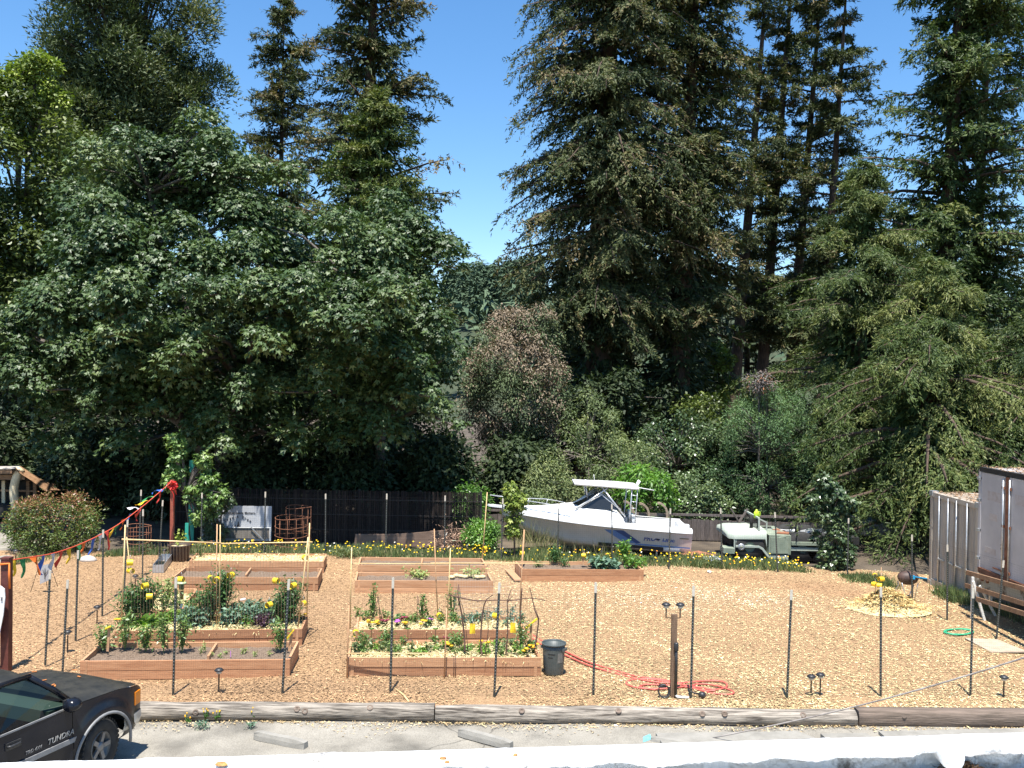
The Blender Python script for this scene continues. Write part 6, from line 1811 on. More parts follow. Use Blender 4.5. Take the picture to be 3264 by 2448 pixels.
# ------------------------------------------------------------------ containers at the right
M_CONT = mat('grey_container', (.36, .31, .25), (.48, .42, .345), scale=2.5, rough=.6, stretch=(1, 1, .3))
M_TRL = mat('dirty_trailer', (.36, .34, .34), (.52, .50, .50), scale=1.3, rough=.5, detail=7, lo=.25, hi=.75)
M_RUSTP = mat('rusty_steel', (.13, .05, .025), (.26, .11, .06), scale=8, rough=.85)
ct = thing('shipping_container', 'grey ribbed shipping container under the conifer branches', 'container', (11.4, 24.9, 0))
X0, Ya, Yb2, H0 = 11.4, 24.9, 22.45, 2.5
# door leaves with vertical corrugation facing left
for k, (y0, y1) in enumerate(((Ya - .06, (Ya + Yb2) / 2 + .01), ((Ya + Yb2) / 2 - .01, Yb2 + .06))):
    rows = []
    nn = 33
    for i in range(nn):
        y = y0 + (y1 - y0) * i / (nn - 1)
        dx = .028 if (i // 4) % 2 else 0.0
        rows.append([(X0 + dx, y, .18), (X0 + dx, y, H0 - .12)])
    MB().grid(rows, smooth=False).build('door', M_CONT, ct, world=True)
for z in (.09, H0 - .06):
    MB().box((X0 + .02, (Ya + Yb2) / 2, z), (.12, Ya - Yb2, .18 if z < 1 else .12)).build('frame_beam', M_CONT, ct, world=True)
for y in (Ya, Yb2):
    MB().box((X0 + .03, y, H0 / 2), (.14, .12, H0)).build('corner_post', M_CONT, ct, world=True)
    for z in (.07, H0 - .03):
        MB().box((X0 + .03, y, z), (.18, .18, .13)).build('corner_casting', M_STEEL, ct, world=True)
for y in (Ya - .45, Ya - .95, Yb2 + 1.05, Yb2 + .5):
    rd = MB().tube([(X0 - .03, y, .14), (X0 - .03, y, H0 - .05)], .022, 7).build('lock_rod', M_STEEL, ct, world=True)
    MB().box((X0 - .035, y - .14, .78), (.025, .32, .035)).build('handle', M_STEEL, rd, world=True)
MB().prism([(X0 + .1, Ya + .05, .02), (X0 + 5.6, Ya + .05, .02), (X0 + 5.6, Yb2 - .05, .02), (X0 + .1, Yb2 - .05, .02)][::-1], (0, 0, H0 - .04)).build('container_body', M_CONT, ct, world=True)
n = 1500
P = np.stack([rng.uniform(X0, X0 + 2.5, n), rng.uniform(Yb2, Ya, n), H0 - .015 + rng.uniform(0, .03, n)], 1)
Q = leaf_quads(P - np.array([11.4, 24.9, 0]), rnd(n) * np.array([1, 1, .1]), np.array([0, 0, 1.]) + rnd(n) * .2, rng.uniform(.05, .15, n), rng.uniform(.01, .04, n))
tag(mesh_obj('roof_litter', quads_mesh('roof_litter', Q, colour=np.clip(np.array([.30, .19, .11]) * rng.lognormal(0, .4, (n, 1)), .02, .8)), CHIP, ct), kind='stuff')
# trailer with rear doors
X1, Y1_, Y2_, Z1, Z2 = 10.95, 21.5, 19.1, 1.12, 3.42
tl_ = thing('box_trailer', 'tall dirty white box trailer with rusty door bars at the right edge', 'trailer', (X1, Y1_, 0))
ym = (Y1_ + Y2_) / 2
for (y0, y1) in ((Y1_ - .05, ym + .05), (ym - .05, Y2_ + .05)):
    d_ = MB().box((X1 + .02, (y0 + y1) / 2, (Z1 + Z2) / 2), (.05, abs(y1 - y0), Z2 - Z1 - .1)).build('door', M_TRL, tl_, world=True)
    for s in (.2, .5, .8):
        pass
MB().box((X1 - .012, ym, (Z1 + Z2) / 2), (.03, .13, Z2 - Z1 - .1)).build('centre_bar', M_RUSTP, tl_, world=True)
for y in (ym + .13, ym - .13):
    MB().tube([(X1 - .04, y, Z1 - .1), (X1 - .04, y, Z2 - .1)], .018, 7).build('lock_rod', M_STEEL, tl_, world=True)
    for z in (Z1 + .15, (Z1 + Z2) / 2, Z2 - .3):
        MB().box((X1 - .035, y, z), (.03, .1, .06)).build('rod_bracket', M_RUSTP, tl_, world=True)
MB().box((X1 - .045, ym + .3, Z1 + .16), (.02, .4, .03)).build('handle', M_RUSTP, tl_, world=True)
for z, h_ in ((Z2 + .02, .10), (Z1 - .02, .12)):
    MB().box((X1 + .03, ym, z), (.12, Y1_ - Y2_ + .02, h_)).build('frame_beam', M_DK if z > 2 else M_RUSTP, tl_, world=True)
MB().box((X1 + .03, Y1_, (Z1 + Z2) / 2), (.10, .10, Z2 - Z1)).build('corner_post', M_TRL, tl_, world=True)
for z in (Z1 + .25, Z1 + .9, Z1 + 1.6, Z2 - .2):
    MB().box((X1 - .02, Y1_ + .01, z), (.06, .12, .06)).build('hinge', M_STEEL, tl_, world=True)
MB().prism([(X1 + .06, Y1_ + .04, Z1), (X1 + 9, Y1_ + .04, Z1), (X1 + 9, Y2_ - .04, Z1), (X1 + .06, Y2_ - .04, Z1)][::-1], (0, 0, Z2 - Z1 + .04)).build('trailer_body', M_TRL, tl_, world=True)
MB().box((X1 + .05, ym, Z1 - .24), (.10, Y1_ - Y2_, .34)).build('rear_sill', mat('cream_rust_sill', (.45, .40, .30), (.12, .07, .04), scale=3, lo=.5, hi=.62), tl_, world=True)
for y in (Y1_ - .2, Y1_ - .42):
    MB().lathe([(0, 0), (.055, 0), (.055, .03), (0, .035)], (X1 - .005, y, Z1 - .2), 10, Matrix.Rotation(R(-90), 3, 'Y')).build('tail_light', M_RUSTP, tl_, world=True)
for y in (Y1_ - .35, Y2_ + .35):
    for x in (X1 + 1.1, X1 + 2.3):
        w = MB().lathe([(.2, -.14), (.47, -.14), (.5, -.08), (.5, .08), (.47, .14), (.2, .14)], (x, y, .42), 20, Matrix.Rotation(R(90), 3, 'X')).build('wheel', M_TYRE, tl_, world=True)
        MB().lathe([(0, .06), (.22, .08), (.22, -.08), (0, -.06)], (x, y, .42), 14, Matrix.Rotation(R(90), 3, 'X')).build('rim', M_STEEL, w, world=True)
for y in (Y1_ - .35, Y2_ + .35):
    MB().bar((X1 + .1, y, .35), (X1 + .1, y, Z1 - .35), .06, .06, V(0, 1, 0)).build('bumper_strut', M_STEEL, tl_, world=True)
MB().bar((X1 + .35, Y1_ - .1, .05), (X1 - .1, Y1_ - .25, Z1 - .35), .05, .03, V(0, 1, 0)).build('mud_strut', M_WHITEP, tl_, world=True)
text_mesh('number_mark', '2', .16, M_BLACK, tl_, (-.012, -.98, Z1 + .62), (R(90), 0, R(-90)), extrude=.002)
# faded wording ghosts on the doors
for (y, z, w_, h_) in ((Y1_ - .62, Z2 - .55, .55, .22), (Y1_ - .6, Z2 - 1.02, .35, .16), (Y1_ - .5, Z1 + .5, .5, .14), (ym - .55, Z2 - .5, .5, .22)):
    MB().box((X1 - .006, y, z), (.004, w_, h_)).build('faded_patch', mat('faded_patch', (.40, .34, .31), (.47, .44, .43), scale=9, rough=.6), tl_, world=True)
n = 1200
P = np.stack([rng.uniform(X1, X1 + 3, n), rng.uniform(Y2_, Y1_, n), Z2 + .06 + rng.uniform(0, .03, n)], 1)
Q = leaf_quads(P - np.array([X1, Y1_, 0]), rnd(n) * np.array([1, 1, .1]), np.array([0, 0, 1.]) + rnd(n) * .2, rng.uniform(.05, .15, n), rng.uniform(.01, .04, n))
tag(mesh_obj('roof_litter', quads_mesh('roof_litter', Q, colour=np.clip(np.array([.34, .22, .13]) * rng.lognormal(0, .4, (n, 1)), .02, .8)), CHIP, tl_), kind='stuff')
# lumber lying behind the trailer
for k, (z, y0, y1, x0, x1, lab) in enumerate(((1.0, 21.6, 18.6, 10.72, 10.72, 'upper brown plank below the trailer doors'), (.70, 21.6, 18.6, 10.70, 10.70, 'lower brown plank below the trailer doors'), (.52, 21.0, 18.5, 10.66, 10.66, 'lowest brown plank near the weeds below the trailer'))):
    MB().bar((x0, y0, z), (x1, y1, z + .2), .05, .10).top('lumber_plank', mat('brown_lumber', (.20, .115, .065), (.30, .18, .105), scale=6, rough=.85), (x0, y0, z), lab, 'plank')
MB().bar((10.9, 21.1, 0), (10.62, 21.1, .9), .05, .05, V(0, 1, 0)).bar((10.66, 21.2, 0), (10.66, 21.2, .98), .05, .05, V(0, 1, 0)).top('plank_trestle', M_WHITEP, (10.66, 21.2, 0), 'pale metal trestle carrying planks below the trailer', 'trestle')

# ------------------------------------------------------------------ kettle grill
b = gp(2893, 1916)
zc = dp(2893, 1842, b.y).z
t = thing('barbecue_grill', 'old black oval barbecue on thin legs beside the straw mound', 'grill', (b.x, b.y, 0))
M_GRILL = mat('rusty_black_grill', (.03, .022, .02), (.10, .055, .04), scale=5, rough=.6)
MB().lathe([(0, -.17), (.12, -.155), (.22, -.09), (.255, 0), (.25, .01)], (b.x, b.y, zc), 20, sy=.75).build('bowl', M_GRILL, t, world=True)
MB().lathe([(.262, .0), (.262, .02), (.245, .08), (.18, .14), (.08, .165), (0, .17)], (b.x, b.y, zc), 20, sy=.75).build('lid', M_GRILL, t, world=True)
for (x0, y0, x1, y1) in ((-.20, -.12, -.10, -.30), (.20, -.12, .14, -.05), (-.2, .12, -.42, .12), (.2, .12, .22, .22)):
    MB().tube([(b.x + x0, b.y + y0, zc - .10), (b.x + x0 * .9, b.y + y0, zc - .2), (b.x + x1, b.y + y1, 0)], .013, 6).build('leg', M_STEEL, t, world=True)
MB().tube([(b.x + .2, b.y + .12, zc - .2), (b.x + .02, b.y - .02, .12)], .013, 6).build('leg', M_STEEL, t, world=True)
MB().lathe([(0, -.025), (.08, -.025), (.08, .025), (0, .025)], (b.x - .02, b.y - .04, .09), 14, Matrix.Rotation(R(90), 3, 'X')).build('wheel', M_BLACK, t, world=True)
c = Vector((b.x + .03, b.y - .18, zc + .06))
t = thing('blue_scoop', 'bright blue plastic scoop lying on the barbecue', 'scoop', c)
M_BLUEP = mat('blue_plastic_toy', (.02, .33, .62), rough=.35)
MB().box(c, (.10, .07, .09), jit=.008).build('scoop', M_BLUEP, t, world=True)
MB().bar(c + V(.05, 0, .01), c + V(.36, 0, -.03), .02, .025).build('handle', M_BLUEP, t, world=True)

# ------------------------------------------------------------------ sign board, screen fence, slab, shelter
Ys = 29.2
t = thing('sign_board', 'large pale sign board with black lettering leaning by the screen fence', 'sign', dp(755, 1730, Ys))
P = [dp(x, y, Ys) for x, y in ((643, 1724), (864, 1724), (866, 1614), (645, 1612))]
MB().prism(P, (0, .04, 0)).build('board', mat('pale_sign', (.44, .45, .47), (.52, .53, .54), scale=3, rough=.6), t, world=True)
P = [dp(x, y, Ys - .05) for x, y in ((706, 1716), (860, 1716), (860, 1683), (706, 1682))]
MB().prism(P, (0, .03, 0)).build('lower_panel', mat('shabby_panel', (.17, .145, .12), (.26, .23, .19), scale=4, stretch=(4, 1, .6)), t, world=True)
MB().bar(dp(704, 1681, Ys - .06), dp(864, 1682, Ys - .06), .03, .025).bar(dp(861, 1682, Ys - .06), dp(861, 1724, Ys - .06), .03, .025, V(0, 1, 0)).build('trim', M_WHITEP, t, world=True)
MB().bar(dp(800, 1680, Ys - .10), dp(840, 1722, Ys - .10), .02, .03).build('brace', M_STEEL, t, world=True)
M_INK = mat('black_ink', (.02, .02, .025), rough=.7)
tl0 = Vector(t.location)
def sgn(sx, sy): return dp(sx, sy, Ys - .012) - tl0
text_mesh('lettering', 'When Experience Matters,', .098, M_INK, t, sgn(757, 1638), (R(90), -ROLL, 0), extrude=.002, spacing=1.08, offset=.002)
word = 'Travis Tree'
for k, ch in enumerate(word):
    if ch == ' ': continue
    u = (k - 5) / 5.0
    p = sgn(758 + u * 38, 1651 + 13 * u * u)
    text_mesh('letter', ch, .125, M_INK, t, p, (R(90), math.atan(u * .62) , 0), extrude=.002, offset=.002)
mb = MB()
for (sx, yt, w_) in ((760, 1660, 9), (750, 1672, 6)):
    for k in range(5):
        y0 = yt + k * (1682 - yt) / 5; y1 = y0 + (1682 - yt) / 3.4; ww = w_ * (k + 1.3) / 5.5
        a, b_, c = sgn(sx, y0), sgn(sx - ww, min(y1, 1682)), sgn(sx + ww, min(y1, 1682))
        mb.add([a - V(0, .002 + .001 * k, 0), b_ - V(0, .002 + .001 * k, 0), c - V(0, .002 + .001 * k, 0)], [(0, 1, 2)])
mb.build('tree_emblem', M_INK, t)
# dark reed screen
Yr = 30.4
t = thing('reed_screen_fence', 'long dark brown reed screen fence under the maple', 'fence', (dp(560, 1740, Yr).x, Yr, 0))
x0, x1 = dp(560, 1700, Yr).x, dp(1530, 1700, Yr).x
Q = []; nr = int((x1 - x0) / .028)
for i in range(nr):
    x = x0 + i * .028; h_ = 1.60 + random.uniform(-.02, .02); dy = random.uniform(-.01, .01); w_ = random.uniform(.018, .027)
    Q.append([(x, dy, -.12), (x + w_, dy + random.uniform(-.008, .008), -.12), (x + w_ + random.uniform(-.01, .01), dy, h_), (x, dy, h_)])
Q = np.array(Q); Q[:, :, 0] -= x0
tint = rng.random(len(Q))
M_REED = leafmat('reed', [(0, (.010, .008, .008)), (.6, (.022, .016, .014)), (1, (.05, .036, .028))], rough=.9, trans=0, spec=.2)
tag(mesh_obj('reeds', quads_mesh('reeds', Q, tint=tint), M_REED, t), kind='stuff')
for k in range(6):
    x = x0 + (x1 - x0) * k / 5
    MB().box((x, Yr + .06, .75), (.09, .06, 1.75)).build('post', M_DK, t, world=True)
for z in (.3, .8, 1.3):
    MB().bar((x0, Yr - .025, z), (x1, Yr - .025, z), .012, .025).build('batten', mat('dark_batten', (.03, .024, .02)), t, world=True)
# long brown slab leaning on it
Yz = 29.6
P = [dp(x, y, Yz) for x, y in ((1128, 1742), (1420, 1742), (1424, 1690), (1380, 1694), (1320, 1699), (1230, 1703), (1133, 1703))]
MB().prism(P, (0, .07, 0)).top('live_edge_slab', mat('brown_slab', (.15, .095, .065), (.23, .155, .11), scale=3, stretch=(.5, 3, 3), rough=.85), P[0], 'long brown wooden slab with a rising top edge before the screen fence', 'slab')
# heap of dead twigs
n = 1600; c = dp(1455, 1735, 29.0)
P = np.stack([rng.normal(0, .28, n), rng.normal(0, .25, n), np.abs(rng.normal(0, .28, n))], 1)
Q = leaf_quads(P, rnd(n), sph(n), rng.uniform(.08, .3, n), rng.uniform(.01, .04, n))
o = mesh_obj('twig_heap', quads_mesh('twig_heap', Q, colour=np.clip(np.array([.30, .19, .13]) * rng.lognormal(0, .5, (n, 1)), .02, .75)), CHIP); o.location = (c.x, c.y, -.05)
tag(o, 'heap of dry brown twigs between the slab and the green weeds', 'twig heap')
# timber shelter at the far left
Yh = 33.5
t = thing('timber_shelter', 'rustic timber shelter with peeled log post at the left edge', 'shelter', (dp(-40, 1640, Yh).x, Yh, 0))
M_PEEL = mat('peeled_log', (.62, .48, .28), (.78, .66, .44), scale=5, rough=.6, stretch=(3, 3, .6))
M_SHW = mat('shelter_wood', (.19, .10, .05), (.33, .19, .10), scale=6, stretch=(1, 1, 5), rough=.8)
P = [dp(50, 1612, Yh - .3), dp(44, 1570, Yh - .3), dp(50, 1530, Yh - .3), dp(60, 1505, Yh - .3), dp(66, 1494, Yh - .3)]
MB().tube([Vector((P[0].x, P[0].y, -.1))] + along(P, 3), [.17] + [.15] * 13, 10).build('log_post', M_PEEL, t, world=True)
a, b_ = dp(-260, 1494, Yh), dp(66, 1490, Yh)
rows = [[a + V(0, -.6, .02), a + V(0, -.1, .08), a + V(0, 1.8, -.75)], [b_ + V(.05, -.6, 0), b_ + V(.05, -.1, .06), b_ + V(.05, 1.8, -.75)], [b_ + V(.6, -.4, -.42), b_ + V(.6, 0, -.36), b_ + V(.9, 1.6, -.9)], [b_ + V(1.05, -.2, -.85), b_ + V(1.05, 0, -.8), b_ + V(1.3, 1.6, -1.0)]]
MB().grid(rows[:2][::-1], smooth=False).build('roof', mat('shingle_grey', (.30, .27, .24), (.42, .39, .35), scale=5), t, world=True)
MB().grid(rows[1:][::-1], smooth=False).build('hip_roof', M_SHW, t, world=True)
MB().bar(a + V(0, -.55, -.09), b_ + V(0, -.55, -.09), .06, .14).build('fascia', M_SHW, t, world=True)
MB().bar(a + V(0, -.2, -.30), b_ + V(.3, -.2, -.32), .16, .18).build('lintel', M_SHW, t, world=True)
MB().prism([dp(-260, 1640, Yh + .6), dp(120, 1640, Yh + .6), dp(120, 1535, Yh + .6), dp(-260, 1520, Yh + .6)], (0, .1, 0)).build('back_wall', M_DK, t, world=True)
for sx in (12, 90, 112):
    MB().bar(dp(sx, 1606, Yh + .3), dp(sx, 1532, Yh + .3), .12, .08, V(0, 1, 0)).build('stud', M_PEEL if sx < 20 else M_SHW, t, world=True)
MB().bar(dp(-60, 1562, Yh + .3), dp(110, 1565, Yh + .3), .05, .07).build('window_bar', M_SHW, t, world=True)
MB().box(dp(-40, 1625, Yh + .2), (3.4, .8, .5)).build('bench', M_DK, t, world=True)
# pale car under the conifer
Yc_ = 32.6
t = thing('parked_car', 'pale old car in deep shade under the right conifer', 'car', (dp(2880, 1780, Yc_).x, Yc_, -.12))
M_CAR = mat('dusty_car_paint', (.24, .23, .21), (.32, .31, .29), scale=3, rough=.5)
cp_ = Vector(t.location)
rows = []
for x, zlo, zhi, w in ((-1.9, .35, .62, .66), (-1.75, .3, .78, .78), (-.6, .28, .84, .82), (.6, .28, .86, .82), (1.7, .3, .84, .78), (1.95, .36, .66, .68)):
    rows.append([(x, -w, zlo), (x, -w - .04, (zlo + zhi) / 2), (x, -w + .04, zhi), (x, 0, zhi + .05), (x, w - .04, zhi), (x, w + .04, (zlo + zhi) / 2), (x, w, zlo)])
mb = MB().grid(rows); mb.add(rows[0], [tuple(range(7))]); mb.add(rows[-1], [tuple(range(7))[::-1]]); mb.build('body', M_CAR, t)
rows = []
for x, z, w in ((-.75, .86, .70), (-.25, 1.30, .58), (.75, 1.32, .58), (1.35, .88, .70)):
    rows.append([(x, -w, .84), (x, -w, z), (x, 0, z + .04), (x, w, z), (x, w, .84)])
MB().grid(rows).build('cabin', M_DGL, t)
MB().box((.25, 0, 1.345), (1.05, 1.1, .04)).build('roof', M_CAR, t)
for x in (-1.2, 1.2):
    for y in (-.72, .72):
        w = MB().lathe([(.16, -.09), (.30, -.09), (.32, 0), (.30, .09), (.16, .09)], (x, y, .32), 18, Matrix.Rotation(R(90), 3, 'X')).build('wheel', M_TYRE, t)
        MB().lathe([(0, .07), (.17, .08), (.17, -.08), (0, -.07)], (x, y, .32), 12, Matrix.Rotation(R(90), 3, 'X')).build('rim', M_STEEL, w)

# ------------------------------------------------------------------ green posts and saplings
M_TEAL = mat('teal_paint', (.02, .30, .22), (.04, .38, .28), scale=6, rough=.5)
for (x0, y0, x1, y1, Y, w_, lab) in ((594, 1746, 596, 1667, 27.6, .10, 'short teal green stake near the barrel planter'), (608, 1750, 613, 1467, 28.4, .17, 'tall teal green plank inside the leafy sapling'), (643, 1740, 645, 1435, 30.9, .12, 'shaded teal plank behind the sapling top')):
    a, b_ = dp(x0, y0, Y), dp(x1, y1, Y)
    MB().bar(a, b_, w_, .03, V(0, 1, 0)).top('teal_post', M_TEAL, a, lab, 'post')
def sapling(name, label, specs, Y, lm, leafL, leafW, per, seed, base, tint0=.5, lobes=3, h=None):
    cl = []
    g3 = np.random.default_rng(seed)
    for (sx, sy, rpx, n_) in specs:
        p = dp(sx, sy, Y); r_ = rpx / F * Y
        for k in range(n_):
            u = g3.normal(size=3); u /= np.linalg.norm(u); q = g3.random() ** .4
            cl.append((p.x + u[0] * r_ * q, Y + u[1] * r_ * q * .8, p.z + u[2] * r_ * q, g3.uniform(.12, .24)))
    b = dp(base[0], base[1], Y); b.z = -.05
    top = dp(specs[0][0], specs[0][1], Y)
    tr = [([b, b.lerp(top, .5) + V(.05, 0, 0), top], [.03, .022, .008])]
    return broadleaf(name, label, b, cl, lm, per=per, leafL=leafL, leafW=leafW, lobes=lobes, droop=.5, trunk=tr, seed=seed, tint0=tint0, shell=.3)
LM_SAP = leafmat('sapling_leaves', [(0, (.07, .13, .035)), (.6, (.15, .25, .06)), (1, (.29, .38, .12))], rough=.4, spec=.5, trans=.2)
sapling('young_maple', 'leafy young maple growing round the teal plank', [(560, 1395, 18, 8), (575, 1440, 32, 16), (565, 1500, 32, 14), (650, 1480, 28, 14), (660, 1540, 36, 18), (560, 1520, 28, 10), (630, 1580, 45, 20), (690, 1590, 40, 14), (640, 1640, 40, 12), (545, 1540, 20, 6)], 28.2, LM_SAP, .12, .07, 26, 501, (610, 1750), .52)
sapling('young_maple', 'dark leaved branches of a young tree left of the sign', [(705, 1600, 30, 10), (720, 1585, 20, 6), (665, 1660, 30, 8), (690, 1700, 28, 10), (660, 1710, 30, 10)], 28.6, LM_IVY, .12, .07, 26, 502, (690, 1750), .5)
sapling('young_sweetgum', 'slender yellow green sapling in front of the boat bow', [(1628, 1560, 15, 8), (1632, 1585, 22, 12), (1640, 1620, 26, 14), (1655, 1605, 28, 10), (1640, 1660, 22, 10), (1640, 1700, 18, 8)], 27.4, LM_YELLOW, .12, .06, 24, 503, (1640, 1790), .55)
sapling('young_maple', 'young maple standing in front of the army truck bed', [(2620, 1545, 22, 8), (2640, 1575, 40, 16), (2610, 1610, 40, 16), (2680, 1600, 45, 18), (2650, 1650, 50, 24), (2690, 1680, 36, 14), (2640, 1720, 50, 20), (2680, 1760, 45, 20), (2650, 1800, 50, 20)], 26.9, LM_IVY, .13, .075, 30, 504, (2660, 1830), .5)

# ------------------------------------------------------------------ grass and yellow flowers along the back fence
def strip(n, poly_px, label, name, lm, h, w, tint0, seed, spread=.25):
    g4 = np.random.default_rng(seed)
    k = len(poly_px) - 1
    s = g4.uniform(0, k, n); i = np.minimum(s.astype(int), k - 1); f = s - i
    A_ = np.array([list(gp(*p)) for p in poly_px])
    P = A_[i] * (1 - f)[:, None] + A_[i + 1] * f[:, None]
    P[:, 1] += g4.uniform(-spread, spread, n) + .0
    P[:, 0] += g4.normal(0, .1, n)
    P[:, 2] = -.03
    patch = .6 + .5 * np.sin(P[:, 0] * 1.9) * np.sin(P[:, 0] * .7 + 1) + .3 * g4.random(n)
    hh = h * np.clip(patch, .35, 1.4) * g4.uniform(.5, 1.2, n)
    D = g4.normal(0, .32, (n, 3)); D[:, 2] = 1
    Q = leaf_quads(P, D, np.stack([g4.normal(0, .6, n), -np.ones(n), np.full(n, .3)], 1), hh, w * g4.uniform(.6, 1.4, n), fold=.08, mid=.35)
    me = quads_mesh(name, Q, tint=np.clip(g4.normal(tint0, .25, n), 0, 1))
    return tag(mesh_obj(name, me, lm), label, 'grass', kind='stuff'), P, hh
LM_GRASS = leafmat('meadow_grass', [(0, (.055, .09, .03)), (.5, (.12, .17, .055)), (.8, (.26, .26, .10)), (1, (.42, .36, .17))], rough=.7, trans=.2)
back_line = [(560, 1752), (700, 1753), (850, 1753), (1000, 1756), (1150, 1762), (1300, 1765), (1450, 1768), (1600, 1776), (1750, 1780), (1900, 1782), (2050, 1786), (2200, 1794), (2350, 1800), (2480, 1806), (2560, 1812)]
strip(16000, back_line, 'weedy green grass along the back fence', 'meadow_grass', LM_GRASS, .25, .022, .42, 601, .75)
strip(2500, [(40, 1790), (330, 1768), (420, 1762), (520, 1760)], 'short green grass below the red tipped shrub', 'shade_grass', LM_GRASS, .22, .02, .3, 602, .5)
strip(2600, [(2700, 1845), (2760, 1850), (2830, 1870)], 'grass tufts beside the straw mound', 'grass_tuft', LM_GRASS, .3, .022, .35, 603, .5)
strip(3800, [(3010, 1905), (3100, 1925), (3180, 1950), (3300, 1990)], 'weeds growing below the trailer', 'weed_strip', LM_GRASS, .36, .024, .35, 604, .55)
strip(500, [(1640, 1752), (1800, 1756), (2000, 1762)], 'tall dry grass stems before the boat hull', 'dry_stems', LM_GRASS, 1.0, .008, .95, 605, .4)
n = 480
g5 = np.random.default_rng(77)
s = g5.uniform(0, len(back_line) - 1, n)
A_ = np.array([list(gp(*p)) for p in back_line]); i = np.minimum(s.astype(int), len(A_) - 2); f = (s - i)[:, None]
P = A_[i] * (1 - f) + A_[i + 1] * f
P[:, 1] += g5.uniform(-.6, .6, n); P[:, 2] = g5.uniform(.06, .30, n)
ex = np.array([list(gp(*p)) for p in ((3130, 1900), (3160, 1915), (3200, 1930), (3240, 1945))])
n2 = 50; P2 = ex[g5.integers(0, 4, n2)] + np.stack([g5.normal(0, .25, n2), g5.normal(0, .3, n2), g5.uniform(.2, .55, n2)], 1)
P = np.concatenate([P, P2]); n = len(P)
Q = []
for k in range(2):
    D = g5.normal(0, 1, (n, 3)); D[:, 2] *= .25
    Nn = np.stack([g5.normal(0, .35, n), -.6 * np.ones(n), np.ones(n)], 1)
    D = unit(np.cross(Nn, D))
    Q.append(leaf_quads(P - D * .026, D, Nn, g5.uniform(.04, .065, n), g5.uniform(.04, .06, n), fold=.0, mid=.5))
Q = np.concatenate(Q)
cc = np.array([.82, .56, .02]) * g5.uniform(.75, 1.05, (n, 1)); cc[g5.random(n) < .08] = (.75, .72, .62); cc[g5.random(n) < .06] = (.7, .25, .02)
tag(mesh_obj('yellow_flowers', quads_mesh('yellow_flowers', Q, colour=np.tile(cc, (2, 1))), CHIP), 'masses of small yellow flowers along the back fence', 'flowers', kind='stuff')
for k, (sx, sy, lab) in enumerate(((1085, 1776, 'grey green weed clump between the two rear beds'), (1120, 1778, 'second grey green weed clump left of the rear middle bed'), (460, 1762, 'weed clump at the foot of the back corner post'), (2010, 1800, 'weed clump right of the reddish bed'), (2260, 1806, 'weed clump before the red brown board'))):
    plant('weed_clump', lab, gp(sx, sy, 0), .32, .7, LM_GREY, n=260, leafL=.09, leafW=.02, seed=700 + k)
for k, (sx, sy) in enumerate(((640, 2298), (655, 2302), (800, 2300))):
    plant('poppy_plant', ('leafy poppy weed growing against the silvery log, left', 'leafy poppy weed growing against the silvery log, middle', 'small weed against the silvery log, right')[k], gp(sx, sy + 20, -.12),   .10, .2, LM_KALE, n=60, leafL=.045, leafW=.02, seed=720 + k)
for k, (sx, sy) in enumerate(((596, 2280), (654, 2268), (688, 2270), (700, 2258), (806, 2266))):
    flower(gp(sx, sy + 28, -.10), M_FLY, 'yellow poppy against the silvery log', s=.012, h=.14, group='yellow poppies at the log')
# ------------------------------------------------------------------ dark pickup truck (local: x forward, y left, z up; origin under the front axle)
random.seed(50)
M_PAINT = mat('dark_blue_black_paint', (.006, .008, .014), (.012, .013, .018), scale=3, rough=.2, spec=.35)
M_DUST = mat('dusty_hood_paint', (.020, .020, .018), (.045, .042, .034), scale=5, rough=.42, spec=.5, detail=7)
M_CHROME = mat('brushed_chrome', (.55, .54, .52), (.66, .65, .62), scale=4, rough=.35, metal=.5)
M_TRIM = mat('grey_trim', (.16, .16, .16), (.24, .24, .24), scale=6, rough=.5)
HEAD = R(70)
pk_o = Vector((-6.30, 12.78, -.13))
pk = thing('pickup_truck', 'dark blue black pickup truck parked at the lower left', 'pickup truck', pk_o, (0, 0, HEAD)); pk.scale = (.96, .96, .96)
RW, XW = .39, 0.0
ARCH = .50
def belt(x):    # top edge of the body side
    return float(np.interp(x, [-4.7, -2.55, -2.5, -.55, -.4, .3, .70, .82], [1.20, 1.20, 1.16, 1.14, 1.15, 1.12, 1.06, .98]))
def lower(x):
    z = float(np.interp(x, [-4.7, -.6, .6, .82], [.46, .42, .46, .62]))
    for xc in (0.0, -3.26):
        d = abs(x - xc)
        if d < ARCH: z = max(z, .36 + math.sqrt(ARCH ** 2 - d * d))
    return z
def side_y(z, x):
    b = .925 + .025 * math.sin(min(max((z - .4) / .8, 0), 1) * 3.0)
    fl = 0
    for xc in (0.0, -3.26):
        d = math.hypot(x - xc, z - .36)
        fl = max(fl, .045 * math.exp(-((d - .55) / .10) ** 2))
    return b + fl - .10 * max(0, (x - .45) / .4) ** 2
def panel(x0, x1, nm, m, nx=40):
    for sg in (1, -1):
        rows = []
        for i in range(nx + 1):
            x = x0 + (x1 - x0) * i / nx
            lo_, hi_ = lower(x), belt(x)
            rows.append([(x, sg * side_y(lo_ + (hi_ - lo_) * j / 9, x), lo_ + (hi_ - lo_) * j / 9) for j in range(10)])
        MB().grid(rows if sg < 0 else rows[::-1]).build(nm, m, pk)
panel(-.545, .82, 'fender', M_PAINT, 60)
panel(-1.72, -.555, 'door', M_PAINT)
panel(-2.5, -1.73, 'rear_door', M_PAINT)
panel(-4.7, -2.53, 'bed_side', M_PAINT, 70)
